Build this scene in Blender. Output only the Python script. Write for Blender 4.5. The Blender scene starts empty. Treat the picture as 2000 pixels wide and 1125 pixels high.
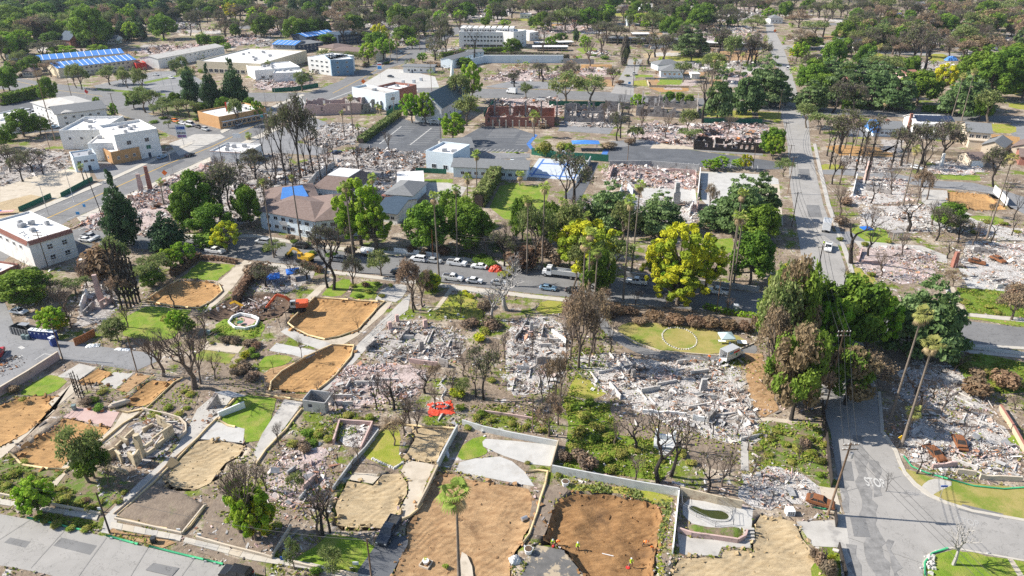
import bpy,bmesh,math,random
import numpy as np
from mathutils import Vector,Matrix,Euler,noise
from mathutils.geometry import delaunay_2d_cdt
from mathutils.bvhtree import BVHTree
R=math.radians
scn=bpy.context.scene
HAZE=0.00005
FPX,CX,CY,PITCH,CAMH=1390.0,1000.0,562.5,R(26.5),85.0
cam_d=bpy.data.cameras.new('camera');cam=bpy.data.objects.new('camera',cam_d)
scn.collection.objects.link(cam);scn.camera=cam
cam_d.sensor_width=36.0;cam_d.lens=FPX/2000*36
cam_d.clip_start=1.0;cam_d.clip_end=20000
cam.location=(0,0,CAMH);cam.rotation_euler=(R(90)-PITCH,0,0)
SUN_EL,SUN_AZ=R(37),R(277.5)
world=bpy.data.worlds.new('World');scn.world=world;world.use_nodes=True
wn=world.node_tree.nodes;wl=world.node_tree.links
sky=wn.new('ShaderNodeTexSky');sky.sky_type='NISHITA';sky.sun_disc=False
sky.sun_elevation=SUN_EL;sky.sun_rotation=SUN_AZ
sky.air_density=1.0;sky.dust_density=0.6;sky.ozone_density=1.0
bg=wn['Background'];bg.inputs['Strength'].default_value=0.098
wl.new(sky.outputs[0],bg.inputs[0])
sun_d=bpy.data.lights.new('sun','SUN');sun=bpy.data.objects.new('sun',sun_d)
scn.collection.objects.link(sun)
sun_d.energy=5.0;sun_d.angle=R(0.55);sun_d.color=(1.0,0.945,0.85)
sdir=Vector((math.sin(SUN_AZ)*math.cos(SUN_EL),math.cos(SUN_AZ)*math.cos(SUN_EL),math.sin(SUN_EL)))
sun.rotation_euler=sdir.to_track_quat('Z','Y').to_euler();sun.location=(-100,0,200)
scn.view_settings.view_transform='Standard';scn.view_settings.look='None'
scn.view_settings.exposure=0.78;scn.view_settings.gamma=1.0
scn.view_settings.use_curve_mapping=False
scn.render.engine='CYCLES'
scn.cycles.max_bounces=5;scn.cycles.diffuse_bounces=3;scn.cycles.transparent_max_bounces=8
scn.cycles.use_denoising=False
random.seed(7);rng=np.random.default_rng(7)
def G(px,py,z=0.0):
	a=(px-CX)/FPX;b=(py-CY)/FPX
	d=(a,math.cos(PITCH)-b*math.sin(PITCH),-math.sin(PITCH)-b*math.cos(PITCH))
	t=(z-CAMH)/d[2]
	return Vector((d[0]*t,d[1]*t,z))
def HT(px,py,ty):
	y=G(px,py).y;t=(ty-CY)/FPX
	return CAMH-y*(math.sin(PITCH)+t*math.cos(PITCH))/(math.cos(PITCH)-t*math.sin(PITCH))
def MPP(py):
	return CAMH/(math.sin(PITCH)+(py-CY)/FPX*math.cos(PITCH))/FPX
def PIX(x,y,z=0.0):
	yy=y;zc=yy*math.cos(PITCH)+(CAMH-z)*math.sin(PITCH)
	yc=(CAMH-z)*math.cos(PITCH)-yy*math.sin(PITCH)
	return CX+FPX*x/zc,CY+FPX*yc/zc
col=scn.collection
def link(o,parent=None):
	col.objects.link(o)
	if parent is not None:o.parent=parent
	return o
def tag(o,label=None,cat=None,group=None,kind=None):
	if label:o['label']=label
	if cat:o['category']=cat
	if group:o['group']=group
	if kind:o['kind']=kind
	return o
def thing(name,label,cat,loc=(0,0,0),rz=0.0,group=None):
	o=bpy.data.objects.new(name,None);o.empty_display_size=0.3
	link(o);o.location=loc;o.rotation_euler=(0,0,rz)
	return tag(o,label,cat,group)
def clone(o,parent=None):
	c=o.copy();link(c,parent)
	for ch in list(o.children):clone(ch,c)
	return c
class MB:
	def __init__(s):s.v=[];s.f=[];s.m=[]
	def add(s,vs,fs,m=0):
		k=len(s.v);s.v+=[tuple(p)for p in vs]
		for f in fs:s.f.append(tuple(i+k for i in f));s.m.append(m)
		return s
	def box(s,c,d,rz=0.0,m=0,rot=None,top=1.0):
		hx,hy,hz=d[0]/2,d[1]/2,d[2]/2
		vs=[(-hx,-hy,-hz),(hx,-hy,-hz),(hx,hy,-hz),(-hx,hy,-hz),(-hx*top,-hy*top,hz),(hx*top,-hy*top,hz),(hx*top,hy*top,hz),(-hx*top,hy*top,hz)]
		mt=rot if rot is not None else Matrix.Rotation(rz,3,'Z')
		c=Vector(c);vs=[mt@Vector(p)+c for p in vs]
		return s.add(vs,[(0,3,2,1),(4,5,6,7),(0,1,5,4),(1,2,6,5),(2,3,7,6),(3,0,4,7)],m)
	def bar(s,p,q,w,h,m=0):
		p=Vector(p);q=Vector(q);d=q-p
		if d.length<1e-6:return s
		return s.box((p+q)/2,(d.length,w,h),m=m,rot=d.to_track_quat('X','Z').to_matrix())
	def tube(s,pts,rad,n=6,m=0,cap=True):
		pts=[Vector(p)for p in pts]
		if not hasattr(rad,'__len__'):rad=[rad]*len(pts)
		k=len(s.v);L=len(pts)
		for i,p in enumerate(pts):
			d=(pts[min(i+1,L-1)]-pts[max(i-1,0)])
			d=d.normalized()if d.length>1e-9 else Vector((0,0,1))
			a=Vector((0,0,1))if abs(d.z)<0.9 else Vector((1,0,0))
			u=d.cross(a).normalized();w=d.cross(u)
			for j in range(n):
				t=2*math.pi*j/n
				s.v.append(tuple(p+(u*math.cos(t)+w*math.sin(t))*rad[i]))
		for i in range(L-1):
			for j in range(n):
				a0=k+i*n+j;a1=k+i*n+(j+1)%n
				s.f.append((a0,a1,a1+n,a0+n));s.m.append(m)
		if cap:
			s.f.append(tuple(k+j for j in range(n)));s.m.append(m)
			s.f.append(tuple(k+(L-1)*n+j for j in range(n-1,-1,-1)));s.m.append(m)
		return s
	def prism(s,poly,z0,z1,m=0,bottom=False):
		n=len(poly);A=sum(poly[i][0]*poly[(i+1)%n][1]-poly[(i+1)%n][0]*poly[i][1]for i in range(n))
		if A<0:poly=poly[::-1]
		vs=[(p[0],p[1],z0)for p in poly]+[(p[0],p[1],z1)for p in poly]
		fs=[tuple(range(n,2*n))]+[(i,(i+1)%n,n+(i+1)%n,n+i)for i in range(n)]
		if bottom:fs.append(tuple(range(n-1,-1,-1)))
		return s.add(vs,fs,m)
	def cyl(s,c,r,h,n=10,m=0,r2=None):
		return s.tube([c,(c[0],c[1],c[2]+h)],[r,r if r2 is None else r2],n,m)
	def mesh(s,name,mats,smooth=False):
		me=bpy.data.meshes.new(name);me.from_pydata(s.v,[],s.f)
		for mt in(mats if isinstance(mats,(list,tuple))else[mats]):me.materials.append(mt)
		if len(set(s.m))>1:me.polygons.foreach_set('material_index',s.m)
		if smooth:me.polygons.foreach_set('use_smooth',[True]*len(s.f))
		me.update();return me
	def build(s,name,mats,parent=None,smooth=False):
		return link(bpy.data.objects.new(name,s.mesh(name,mats,smooth)),parent)
def obj(name,me,parent=None,loc=None,rz=None,scale=None):
	o=link(bpy.data.objects.new(name,me),parent)
	if loc is not None:o.location=loc
	if rz is not None:o.rotation_euler=(0,0,rz)
	if scale is not None:o.scale=scale
	return o
def quad_mesh(name,V,mats,mi=None,colr=None):
	"""V: (n,4,3) array of quads -> one mesh, fast."""
	n=len(V);me=bpy.data.meshes.new(name)
	me.vertices.add(4*n);me.vertices.foreach_set('co',np.ascontiguousarray(V.reshape(-1),dtype=np.float32))
	me.loops.add(4*n);me.loops.foreach_set('vertex_index',np.arange(4*n,dtype=np.int32))
	me.polygons.add(n);me.polygons.foreach_set('loop_start',np.arange(0,4*n,4,dtype=np.int32))
	me.polygons.foreach_set('loop_total',np.full(n,4,dtype=np.int32))
	for mt in(mats if isinstance(mats,(list,tuple))else[mats]):me.materials.append(mt)
	if mi is not None:me.polygons.foreach_set('material_index',np.asarray(mi,dtype=np.int32))
	me.polygons.foreach_set('use_smooth',np.zeros(n,bool));me.update(calc_edges=True);return me
BOXF=np.array([[0,3,2,1],[4,5,6,7],[0,1,5,4],[1,2,6,5],[2,3,7,6],[3,0,4,7]])
BOXV=np.array([[-1,-1,-1],[1,-1,-1],[1,1,-1],[-1,1,-1],[-1,-1,1],[1,-1,1],[1,1,1],[-1,1,1]])*0.5
def boxes_mesh(name,C,D,Rm,cols,mat,rough=0.25):
	"""many small chunks as one mesh with a colour of its own for each (C centres, D sizes, Rm rotations)."""
	n=len(C)
	base=BOXV[None]*(1+rng.uniform(-rough,rough,(n,8,3)))
	V=np.einsum('nij,nkj->nki',Rm,base*D[:,None,:])+C[:,None,:]
	me=bpy.data.meshes.new(name)
	me.vertices.add(8*n);me.vertices.foreach_set('co',np.ascontiguousarray(V.reshape(-1),dtype=np.float32))
	F=(np.arange(n)[:,None,None]*8+BOXF[None]).reshape(-1)
	me.loops.add(24*n);me.loops.foreach_set('vertex_index',F.astype(np.int32))
	me.polygons.add(6*n);me.polygons.foreach_set('loop_start',np.arange(0,24*n,4,dtype=np.int32))
	me.polygons.foreach_set('loop_total',np.full(6*n,4,dtype=np.int32))
	at=me.color_attributes.new('Col','FLOAT_COLOR','POINT')
	cc=np.ones((n,8,4),dtype=np.float32);cc[:,:,:3]=cols[:,None,:]
	at.data.foreach_set('color',cc.reshape(-1))
	me.materials.append(mat);me.polygons.foreach_set('use_smooth',np.zeros(6*n,bool));me.update(calc_edges=True);return me
def rotmats(n,tilt=0.5):
	a=rng.uniform(0,2*np.pi,n);b=rng.normal(0,tilt,n);c=rng.normal(0,tilt,n)
	ca,sa,cb,sb,cc,sc=np.cos(a),np.sin(a),np.cos(b),np.sin(b),np.cos(c),np.sin(c)
	Z=np.zeros(n);O=np.ones(n)
	Rz=np.stack([np.stack([ca,-sa,Z],1),np.stack([sa,ca,Z],1),np.stack([Z,Z,O],1)],1)
	Rx=np.stack([np.stack([O,Z,Z],1),np.stack([Z,cb,-sb],1),np.stack([Z,sb,cb],1)],1)
	Ry=np.stack([np.stack([cc,Z,sc],1),np.stack([Z,O,Z],1),np.stack([-sc,Z,cc],1)],1)
	return Rz@Rx@Ry
def inpoly(X,Y,poly):
	r=np.zeros(X.shape,bool);n=len(poly)
	for i in range(n):
		x0,y0=poly[i][0],poly[i][1];x1,y1=poly[(i+1)%n][0],poly[(i+1)%n][1]
		if y0==y1:continue
		c=((y0>Y)!=(y1>Y))&(X<(x1-x0)*(Y-y0)/(y1-y0)+x0)
		r^=c
	return r
def edgedist(X,Y,poly):
	d=np.full(X.shape,1e9);n=len(poly)
	for i in range(n):
		x0,y0=poly[i][0],poly[i][1];x1,y1=poly[(i+1)%n][0],poly[(i+1)%n][1]
		L=(x1-x0)**2+(y1-y0)**2+1e-9
		t=np.clip(((X-x0)*(x1-x0)+(Y-y0)*(y1-y0))/L,0,1)
		d=np.minimum(d,np.hypot(X-x0-t*(x1-x0),Y-y0-t*(y1-y0)))
	return d
def PP(pts,z=0.0):return[G(p[0],p[1],z)for p in pts]
BVH=[]
def GP(px,py):
	a=G(px,py);o=Vector((0,0,CAMH));d=(a-o).normalized();best=None
	for t in BVH:
		h=t.ray_cast(o,d)
		if h[0]is not None and(best is None or h[3]<best[3]):best=h
	return best[0].copy()if best else a
def topz(x,y):return max([zz for(a,b,c,d,zz)in SHEETS if a<x<b and c<y<d]+[.02])
def pts(s):
	a=[float(t)for t in s.replace(',',' ').split()]
	return[(a[i],a[i+1])for i in range(0,len(a),2)]
def mat(name,c1,c2=None,scale=0.5,rough=0.9,bump=0.0,bscale=4.0,c3=None,s3=0.12,t3=0.58,stretch=None,detail=6.0,spec=0.3,metal=0.0,objvar=0.0,trans=0.0,w3=0.06):
	m=bpy.data.materials.new(name);m.use_nodes=True
	N=m.node_tree.nodes;L=m.node_tree.links;b=N['Principled BSDF']
	b.inputs['Roughness'].default_value=rough;b.inputs['Metallic'].default_value=metal
	b.inputs['Specular IOR Level'].default_value=spec
	m.diffuse_color=(*c1,1)
	if c2 is None and not objvar:
		b.inputs['Base Color'].default_value=(*c1,1)
	tc=N.new('ShaderNodeTexCoord');vec=tc.outputs['Object']
	if stretch:
		mp=N.new('ShaderNodeMapping');mp.inputs['Scale'].default_value=stretch
		mp.inputs['Rotation'].default_value=(0,0,stretch[2]);L.new(vec,mp.inputs[0]);vec2=mp.outputs[0]
	else:vec2=vec
	out=None
	if c2 is not None:
		n=N.new('ShaderNodeTexNoise');n.inputs['Scale'].default_value=scale;n.inputs['Detail'].default_value=detail
		n.inputs['Roughness'].default_value=0.65
		L.new(vec2,n.inputs['Vector'])
		r=N.new('ShaderNodeValToRGB');e=r.color_ramp.elements
		e[0].position=0.32;e[0].color=(*c1,1);e[1].position=0.68;e[1].color=(*c2,1)
		L.new(n.outputs['Fac'],r.inputs[0]);out=r.outputs[0]
	if c3 is not None:
		n3=N.new('ShaderNodeTexNoise');n3.inputs['Scale'].default_value=s3;n3.inputs['Detail'].default_value=9
		n3.inputs['Roughness'].default_value=0.7
		L.new(vec,n3.inputs['Vector'])
		r3=N.new('ShaderNodeValToRGB');e=r3.color_ramp.elements
		e[0].position=t3-w3;e[0].color=(0,0,0,1);e[1].position=t3+w3;e[1].color=(1,1,1,1)
		L.new(n3.outputs['Fac'],r3.inputs[0])
		mx=N.new('ShaderNodeMix');mx.data_type='RGBA'
		L.new(r3.outputs[0],mx.inputs[0]);L.new(out,mx.inputs[6]);mx.inputs[7].default_value=(*c3,1)
		out=mx.outputs[2]
	if objvar:
		oi=N.new('ShaderNodeObjectInfo');hs=N.new('ShaderNodeHueSaturation')
		mr=N.new('ShaderNodeMapRange');mr.inputs[3].default_value=1-objvar;mr.inputs[4].default_value=1+objvar
		L.new(oi.outputs['Random'],mr.inputs[0]);L.new(mr.outputs[0],hs.inputs['Value'])
		mh=N.new('ShaderNodeMapRange');mh.inputs[3].default_value=0.5-objvar*0.06;mh.inputs[4].default_value=0.5+objvar*0.06
		ml=N.new('ShaderNodeMath');ml.operation='MULTIPLY';ml.inputs[1].default_value=7.31
		fr=N.new('ShaderNodeMath');fr.operation='FRACT'
		L.new(oi.outputs['Random'],ml.inputs[0]);L.new(ml.outputs[0],fr.inputs[0]);L.new(fr.outputs[0],mh.inputs[0])
		L.new(mh.outputs[0],hs.inputs['Hue'])
		if out is not None:L.new(out,hs.inputs['Color'])
		else:hs.inputs['Color'].default_value=(*c1,1)
		out=hs.outputs[0]
	if out is not None:L.new(out,b.inputs['Base Color'])
	if bump:
		nb=N.new('ShaderNodeTexNoise');nb.inputs['Scale'].default_value=bscale;nb.inputs['Detail'].default_value=8
		nb.inputs['Roughness'].default_value=0.65
		L.new(vec2,nb.inputs['Vector'])
		bp=N.new('ShaderNodeBump');bp.inputs['Strength'].default_value=1.0;bp.inputs['Distance'].default_value=bump
		L.new(nb.outputs['Fac'],bp.inputs['Height']);L.new(bp.outputs[0],b.inputs['Normal'])
	if trans:
		tr=N.new('ShaderNodeBsdfTranslucent');ms=N.new('ShaderNodeMixShader');ms.inputs[0].default_value=trans
		if out is not None:L.new(out,tr.inputs[0])
		else:tr.inputs[0].default_value=(*c1,1)
		o=N['Material Output'];L.new(b.outputs[0],ms.inputs[1]);L.new(tr.outputs[0],ms.inputs[2]);L.new(ms.outputs[0],o.inputs[0])
	return m
def colmat(name,rough=0.95):
	m=bpy.data.materials.new(name);m.use_nodes=True
	N=m.node_tree.nodes;L=m.node_tree.links;b=N['Principled BSDF'];b.inputs['Roughness'].default_value=rough
	a=N.new('ShaderNodeAttribute');a.attribute_name='Col'
	L.new(a.outputs['Color'],b.inputs['Base Color']);b.inputs['Specular IOR Level'].default_value=0.2
	return m
def ground_mat():
	"""burnt ground: brown-grey soil with ash, weeds and dry patches at several sizes"""
	m=bpy.data.materials.new('burnt ground');m.use_nodes=True
	N=m.node_tree.nodes;L=m.node_tree.links;b=N['Principled BSDF'];b.inputs['Roughness'].default_value=0.95
	b.inputs['Specular IOR Level'].default_value=0.15
	tc=N.new('ShaderNodeTexCoord')
	def nz(scale,detail=8,off=0.0):
		n=N.new('ShaderNodeTexNoise');n.inputs['Scale'].default_value=scale;n.inputs['Detail'].default_value=detail
		n.inputs['Roughness'].default_value=0.68
		mp=N.new('ShaderNodeMapping');mp.inputs['Location'].default_value=(off,off*1.7,off)
		L.new(tc.outputs['Object'],mp.inputs[0]);L.new(mp.outputs[0],n.inputs['Vector']);return n.outputs['Fac']
	def ramp(f,p0,p1,c0=(0,0,0),c1=(1,1,1)):
		r=N.new('ShaderNodeValToRGB');e=r.color_ramp.elements
		e[0].position=p0;e[0].color=(*c0,1);e[1].position=p1;e[1].color=(*c1,1)
		L.new(f,r.inputs[0]);return r.outputs[0]
	def mix(f,a,c):
		x=N.new('ShaderNodeMix');x.data_type='RGBA';L.new(f,x.inputs[0]);L.new(a,x.inputs[6])
		if isinstance(c,tuple):x.inputs[7].default_value=(*c,1)
		else:L.new(c,x.inputs[7])
		return x.outputs[2]
	base=ramp(nz(0.9),0.3,0.7,(0.135,0.10,0.072),(0.33,0.26,0.195))
	base=mix(ramp(nz(0.16,9,11),0.50,0.60),base,ramp(nz(2.2,6,3),0.35,0.65,(0.27,0.22,0.175),(0.50,0.425,0.33)))
	base=mix(ramp(nz(0.11,10,31),0.54,0.60),base,ramp(nz(1.4,6,5),0.3,0.7,(0.07,0.115,0.012),(0.20,0.235,0.035)))
	base=mix(ramp(nz(0.35,10,57),0.60,0.66),base,(0.52,0.49,0.475))
	L.new(base,b.inputs['Base Color'])
	bp=N.new('ShaderNodeBump');bp.inputs['Distance'].default_value=0.25;L.new(nz(1.7,9,71),bp.inputs['Height'])
	L.new(bp.outputs[0],b.inputs['Normal'])
	return m
def road_mat(name,c1,c2,crack):
	m=mat(name,c1,c2,0.18,0.85,0.0,detail=9,c3=tuple(x*0.62 for x in c1),s3=0.32,t3=0.66)
	N=m.node_tree.nodes;L=m.node_tree.links;b=N['Principled BSDF']
	tc=N.new('ShaderNodeTexCoord')
	nd=N.new('ShaderNodeTexNoise');nd.inputs['Scale'].default_value=0.5;nd.inputs['Detail'].default_value=4
	L.new(tc.outputs['Object'],nd.inputs['Vector'])
	va=N.new('ShaderNodeMix');va.data_type='VECTOR';va.inputs[0].default_value=0.12
	L.new(tc.outputs['Object'],va.inputs[4])
	sc=N.new('ShaderNodeVectorMath');sc.operation='SCALE';sc.inputs[3].default_value=12.0
	L.new(nd.outputs['Color'],sc.inputs[0])
	ad=N.new('ShaderNodeVectorMath');ad.operation='ADD';L.new(tc.outputs['Object'],ad.inputs[0]);L.new(sc.outputs[0],ad.inputs[1])
	vo=N.new('ShaderNodeTexVoronoi');vo.feature='DISTANCE_TO_EDGE';vo.inputs['Scale'].default_value=0.14
	L.new(ad.outputs[0],vo.inputs['Vector'])
	r=N.new('ShaderNodeValToRGB');e=r.color_ramp.elements
	e[0].position=0.006;e[0].color=(1-crack,1-crack,1-crack,1);e[1].position=0.014;e[1].color=(1,1,1,1)
	L.new(vo.outputs['Distance'],r.inputs[0])
	mx=N.new('ShaderNodeMix');mx.data_type='RGBA';mx.blend_type='MULTIPLY';mx.inputs[0].default_value=1.0
	src=b.inputs['Base Color'].links[0].from_socket
	L.new(src,mx.inputs[6]);L.new(r.outputs[0],mx.inputs[7]);L.new(mx.outputs[2],b.inputs['Base Color'])
	return m
MT={}
MT['ground']=ground_mat()
MT['road']=road_mat('old asphalt',(0.155,0.152,0.152),(0.205,0.202,0.20),0.4)
MT['road2']=road_mat('pale asphalt',(0.275,0.262,0.246),(0.345,0.328,0.308),0.28)
MT['asphalt']=road_mat('dark asphalt',(0.085,0.09,0.10),(0.13,0.135,0.145),0.3)
MT['greyasph']=road_mat('parking asphalt',(0.19,0.19,0.195),(0.25,0.248,0.25),0.4)
MT['tar']=mat('tar slab',(0.10,0.098,0.095),(0.16,0.152,0.145),0.6,0.9,c3=(0.38,0.31,0.22),s3=0.35,t3=0.56,w3=0.015)
MT['concrete']=mat('concrete',(0.36,0.34,0.31),(0.47,0.445,0.41),0.35,0.9,0.01,6,c3=(0.28,0.265,0.25),s3=0.3,t3=0.6)
MT['white_con']=mat('pale concrete',(0.40,0.39,0.37),(0.50,0.485,0.46),0.4,0.9,c3=(0.38,0.36,0.33),s3=0.25,t3=0.6)
MT['tan_con']=mat('tan concrete',(0.42,0.36,0.28),(0.52,0.455,0.37),0.4,0.9,c3=(0.33,0.28,0.215),s3=0.3,t3=0.6)
MT['walk']=mat('sidewalk concrete',(0.42,0.385,0.33),(0.52,0.48,0.42),0.5,0.9,c3=(0.33,0.30,0.255),s3=0.5,t3=0.6)
MT['pink_con']=mat('pink concrete',(0.42,0.29,0.26),(0.52,0.38,0.345),0.4,0.9,c3=(0.36,0.26,0.22),s3=0.4,t3=0.6)
MT['orange']=mat('orange dirt',(0.32,0.18,0.072),(0.48,0.285,0.12),0.7,0.95,0.42,0.6,c3=(0.30,0.175,0.075),s3=0.25,t3=0.62,stretch=(0.35,2.0,0.5))
MT['pit']=mat('reddish dirt',(0.20,0.105,0.042),(0.345,0.195,0.085),0.8,0.95,0.48,0.7,c3=(0.17,0.095,0.045),s3=0.16,t3=0.58,stretch=(0.6,1.5,0.9))
MT['sand']=mat('pale sandy dirt',(0.36,0.265,0.15),(0.50,0.395,0.25),0.8,0.95,0.42,0.6,c3=(0.32,0.245,0.15),s3=0.25,t3=0.61,stretch=(0.4,1.8,0.8))
MT['brown']=mat('brown dirt',(0.29,0.17,0.083),(0.46,0.30,0.16),0.7,0.95,0.48,0.7,c3=(0.24,0.14,0.07),s3=0.22,t3=0.6,stretch=(0.5,1.7,0.7))
MT['soil']=mat('grey brown soil',(0.17,0.13,0.10),(0.26,0.205,0.155),0.9,0.95,0.12,2.2,c3=(0.10,0.13,0.03),s3=0.3,t3=0.66)
MT['dark_soil']=mat('dark wet soil',(0.07,0.045,0.03),(0.15,0.10,0.068),0.8,0.95,0.3,1.2)
MT['weeds']=mat('weedy ground',(0.15,0.115,0.08),(0.25,0.19,0.125),0.8,0.95,0.15,2.0,c3=(0.11,0.165,0.025),s3=0.42,t3=0.50,w3=0.05)
MT['green']=mat('lush weeds',(0.085,0.14,0.012),(0.18,0.25,0.026),0.9,0.95,0.3,2.0,c3=(0.22,0.21,0.06),s3=0.3,t3=0.60)
MT['lawn']=mat('lawn grass',(0.105,0.185,0.012),(0.20,0.29,0.024),0.55,0.95,0.12,5,c3=(0.29,0.27,0.07),s3=0.3,t3=0.57,w3=.12)
MT['ylawn']=mat('yellowing lawn',(0.20,0.24,0.022),(0.31,0.31,0.045),0.5,0.95,0.12,5,c3=(0.36,0.27,0.10),s3=0.25,t3=0.57,w3=.12)
MT['drylawn']=mat('dry lawn',(0.26,0.235,0.06),(0.35,0.285,0.105),0.4,0.95,0.06,6,c3=(0.165,0.215,0.03),s3=0.12,t3=0.55)
MT['ash']=mat('pale ash',(0.38,0.35,0.325),(0.61,0.585,0.56),1.6,0.95,0.4,2.5,c3=(0.24,0.195,0.16),s3=0.45,t3=0.575)
MT['greyash']=mat('grey ash',(0.26,0.235,0.215),(0.50,0.465,0.435),1.5,0.95,0.2,2.0,c3=(0.13,0.105,0.09),s3=0.35,t3=0.56)
MT['pinkash']=mat('pinkish ash',(0.34,0.27,0.25),(0.56,0.46,0.43),1.5,0.95,0.2,2.0,c3=(0.16,0.125,0.105),s3=0.35,t3=0.56)
MT['court']=mat('sport court',(0.44,0.48,0.54),(0.52,0.555,0.60),0.3,0.8)
MT['blue']=mat('blue paint',(0.06,0.16,0.42),(0.08,0.2,0.5),0.5,0.7)
MT['paint']=mat('road paint',(0.56,0.55,0.52),(0.36,0.35,0.34),1.4,0.8)
MT['yellow']=mat('yellow road paint',(0.55,0.34,0.05),(0.45,0.30,0.09),1.4,0.8)
MT['water']=mat('green pool water',(0.035,0.045,0.008),(0.05,0.055,0.012),0.5,0.08,spec=0.5)
MT['oily']=mat('oil stains',(0.15,0.146,0.142),(0.285,0.275,0.265),0.8,0.85,detail=8)
def graded(m,rot,sc):
	"""wandering bands left by the blades and tracks of machines: a little relief and turned-over, darker soil"""
	N=m.node_tree.nodes;L=m.node_tree.links;b=N['Principled BSDF'];tc=N.new('ShaderNodeTexCoord');mp=N.new('ShaderNodeMapping');mp.inputs['Rotation'].default_value=(0,0,rot);L.new(tc.outputs['Object'],mp.inputs[0])
	w=N.new('ShaderNodeTexWave');w.inputs['Scale'].default_value=sc;w.inputs['Distortion'].default_value=9;w.inputs['Detail'].default_value=4;w.inputs['Detail Scale'].default_value=.7;L.new(mp.outputs[0],w.inputs['Vector'])
	n=N.new('ShaderNodeTexNoise');n.inputs['Scale'].default_value=.12;n.inputs['Detail'].default_value=3;L.new(tc.outputs['Object'],n.inputs['Vector'])
	r=N.new('ShaderNodeMapRange');r.inputs[1].default_value=.42;r.inputs[2].default_value=.62;L.new(n.outputs['Fac'],r.inputs[0])
	k=N.new('ShaderNodeMath');k.operation='MULTIPLY';L.new(w.outputs['Fac'],k.inputs[0]);L.new(r.outputs[0],k.inputs[1])
	mx=N.new('ShaderNodeMix');mx.data_type='RGBA';mx.blend_type='MULTIPLY';f=N.new('ShaderNodeMath');f.operation='MULTIPLY';f.inputs[1].default_value=.34;L.new(k.outputs[0],f.inputs[0]);L.new(f.outputs[0],mx.inputs[0])
	L.new(b.inputs['Base Color'].links[0].from_socket,mx.inputs[6]);mx.inputs[7].default_value=(.55,.5,.45,1);L.new(mx.outputs[2],b.inputs['Base Color'])
	o=b.inputs['Normal'].links[0].from_node;bp=N.new('ShaderNodeBump');bp.inputs['Distance'].default_value=.045;L.new(k.outputs[0],bp.inputs['Height']);L.new(o.outputs[0],bp.inputs['Normal']);L.new(bp.outputs[0],b.inputs['Normal'])
for k_,a_,s_ in(('orange',.5,.26),('pit',1.2,.3),('sand',.9,.28),('brown',.7,.3)):graded(MT[k_],a_,s_)
MT['rubble']=colmat('rubble')
SHEETS=[]
CLEAN=[];LOTS=[];PITS=[]
def sheet_z(P):
	x0=min(p.x for p in P);x1=max(p.x for p in P);y0=min(p.y for p in P);y1=max(p.y for p in P)
	z=0.02
	for(a,b,c,d,zz)in SHEETS:
		if x0<b and x1>a and y0<d and y1>c:z=max(z,zz+0.005)
	SHEETS.append((x0,x1,y0,y1,z));return z
def smooth_poly(P,it=1):
	for _ in range(it):
		Q=[]
		n=len(P)
		for i in range(n):
			a,b=P[i],P[(i+1)%n]
			Q+=[a*0.75+b*0.25,a*0.25+b*0.75]
		P=Q
	return P
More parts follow.
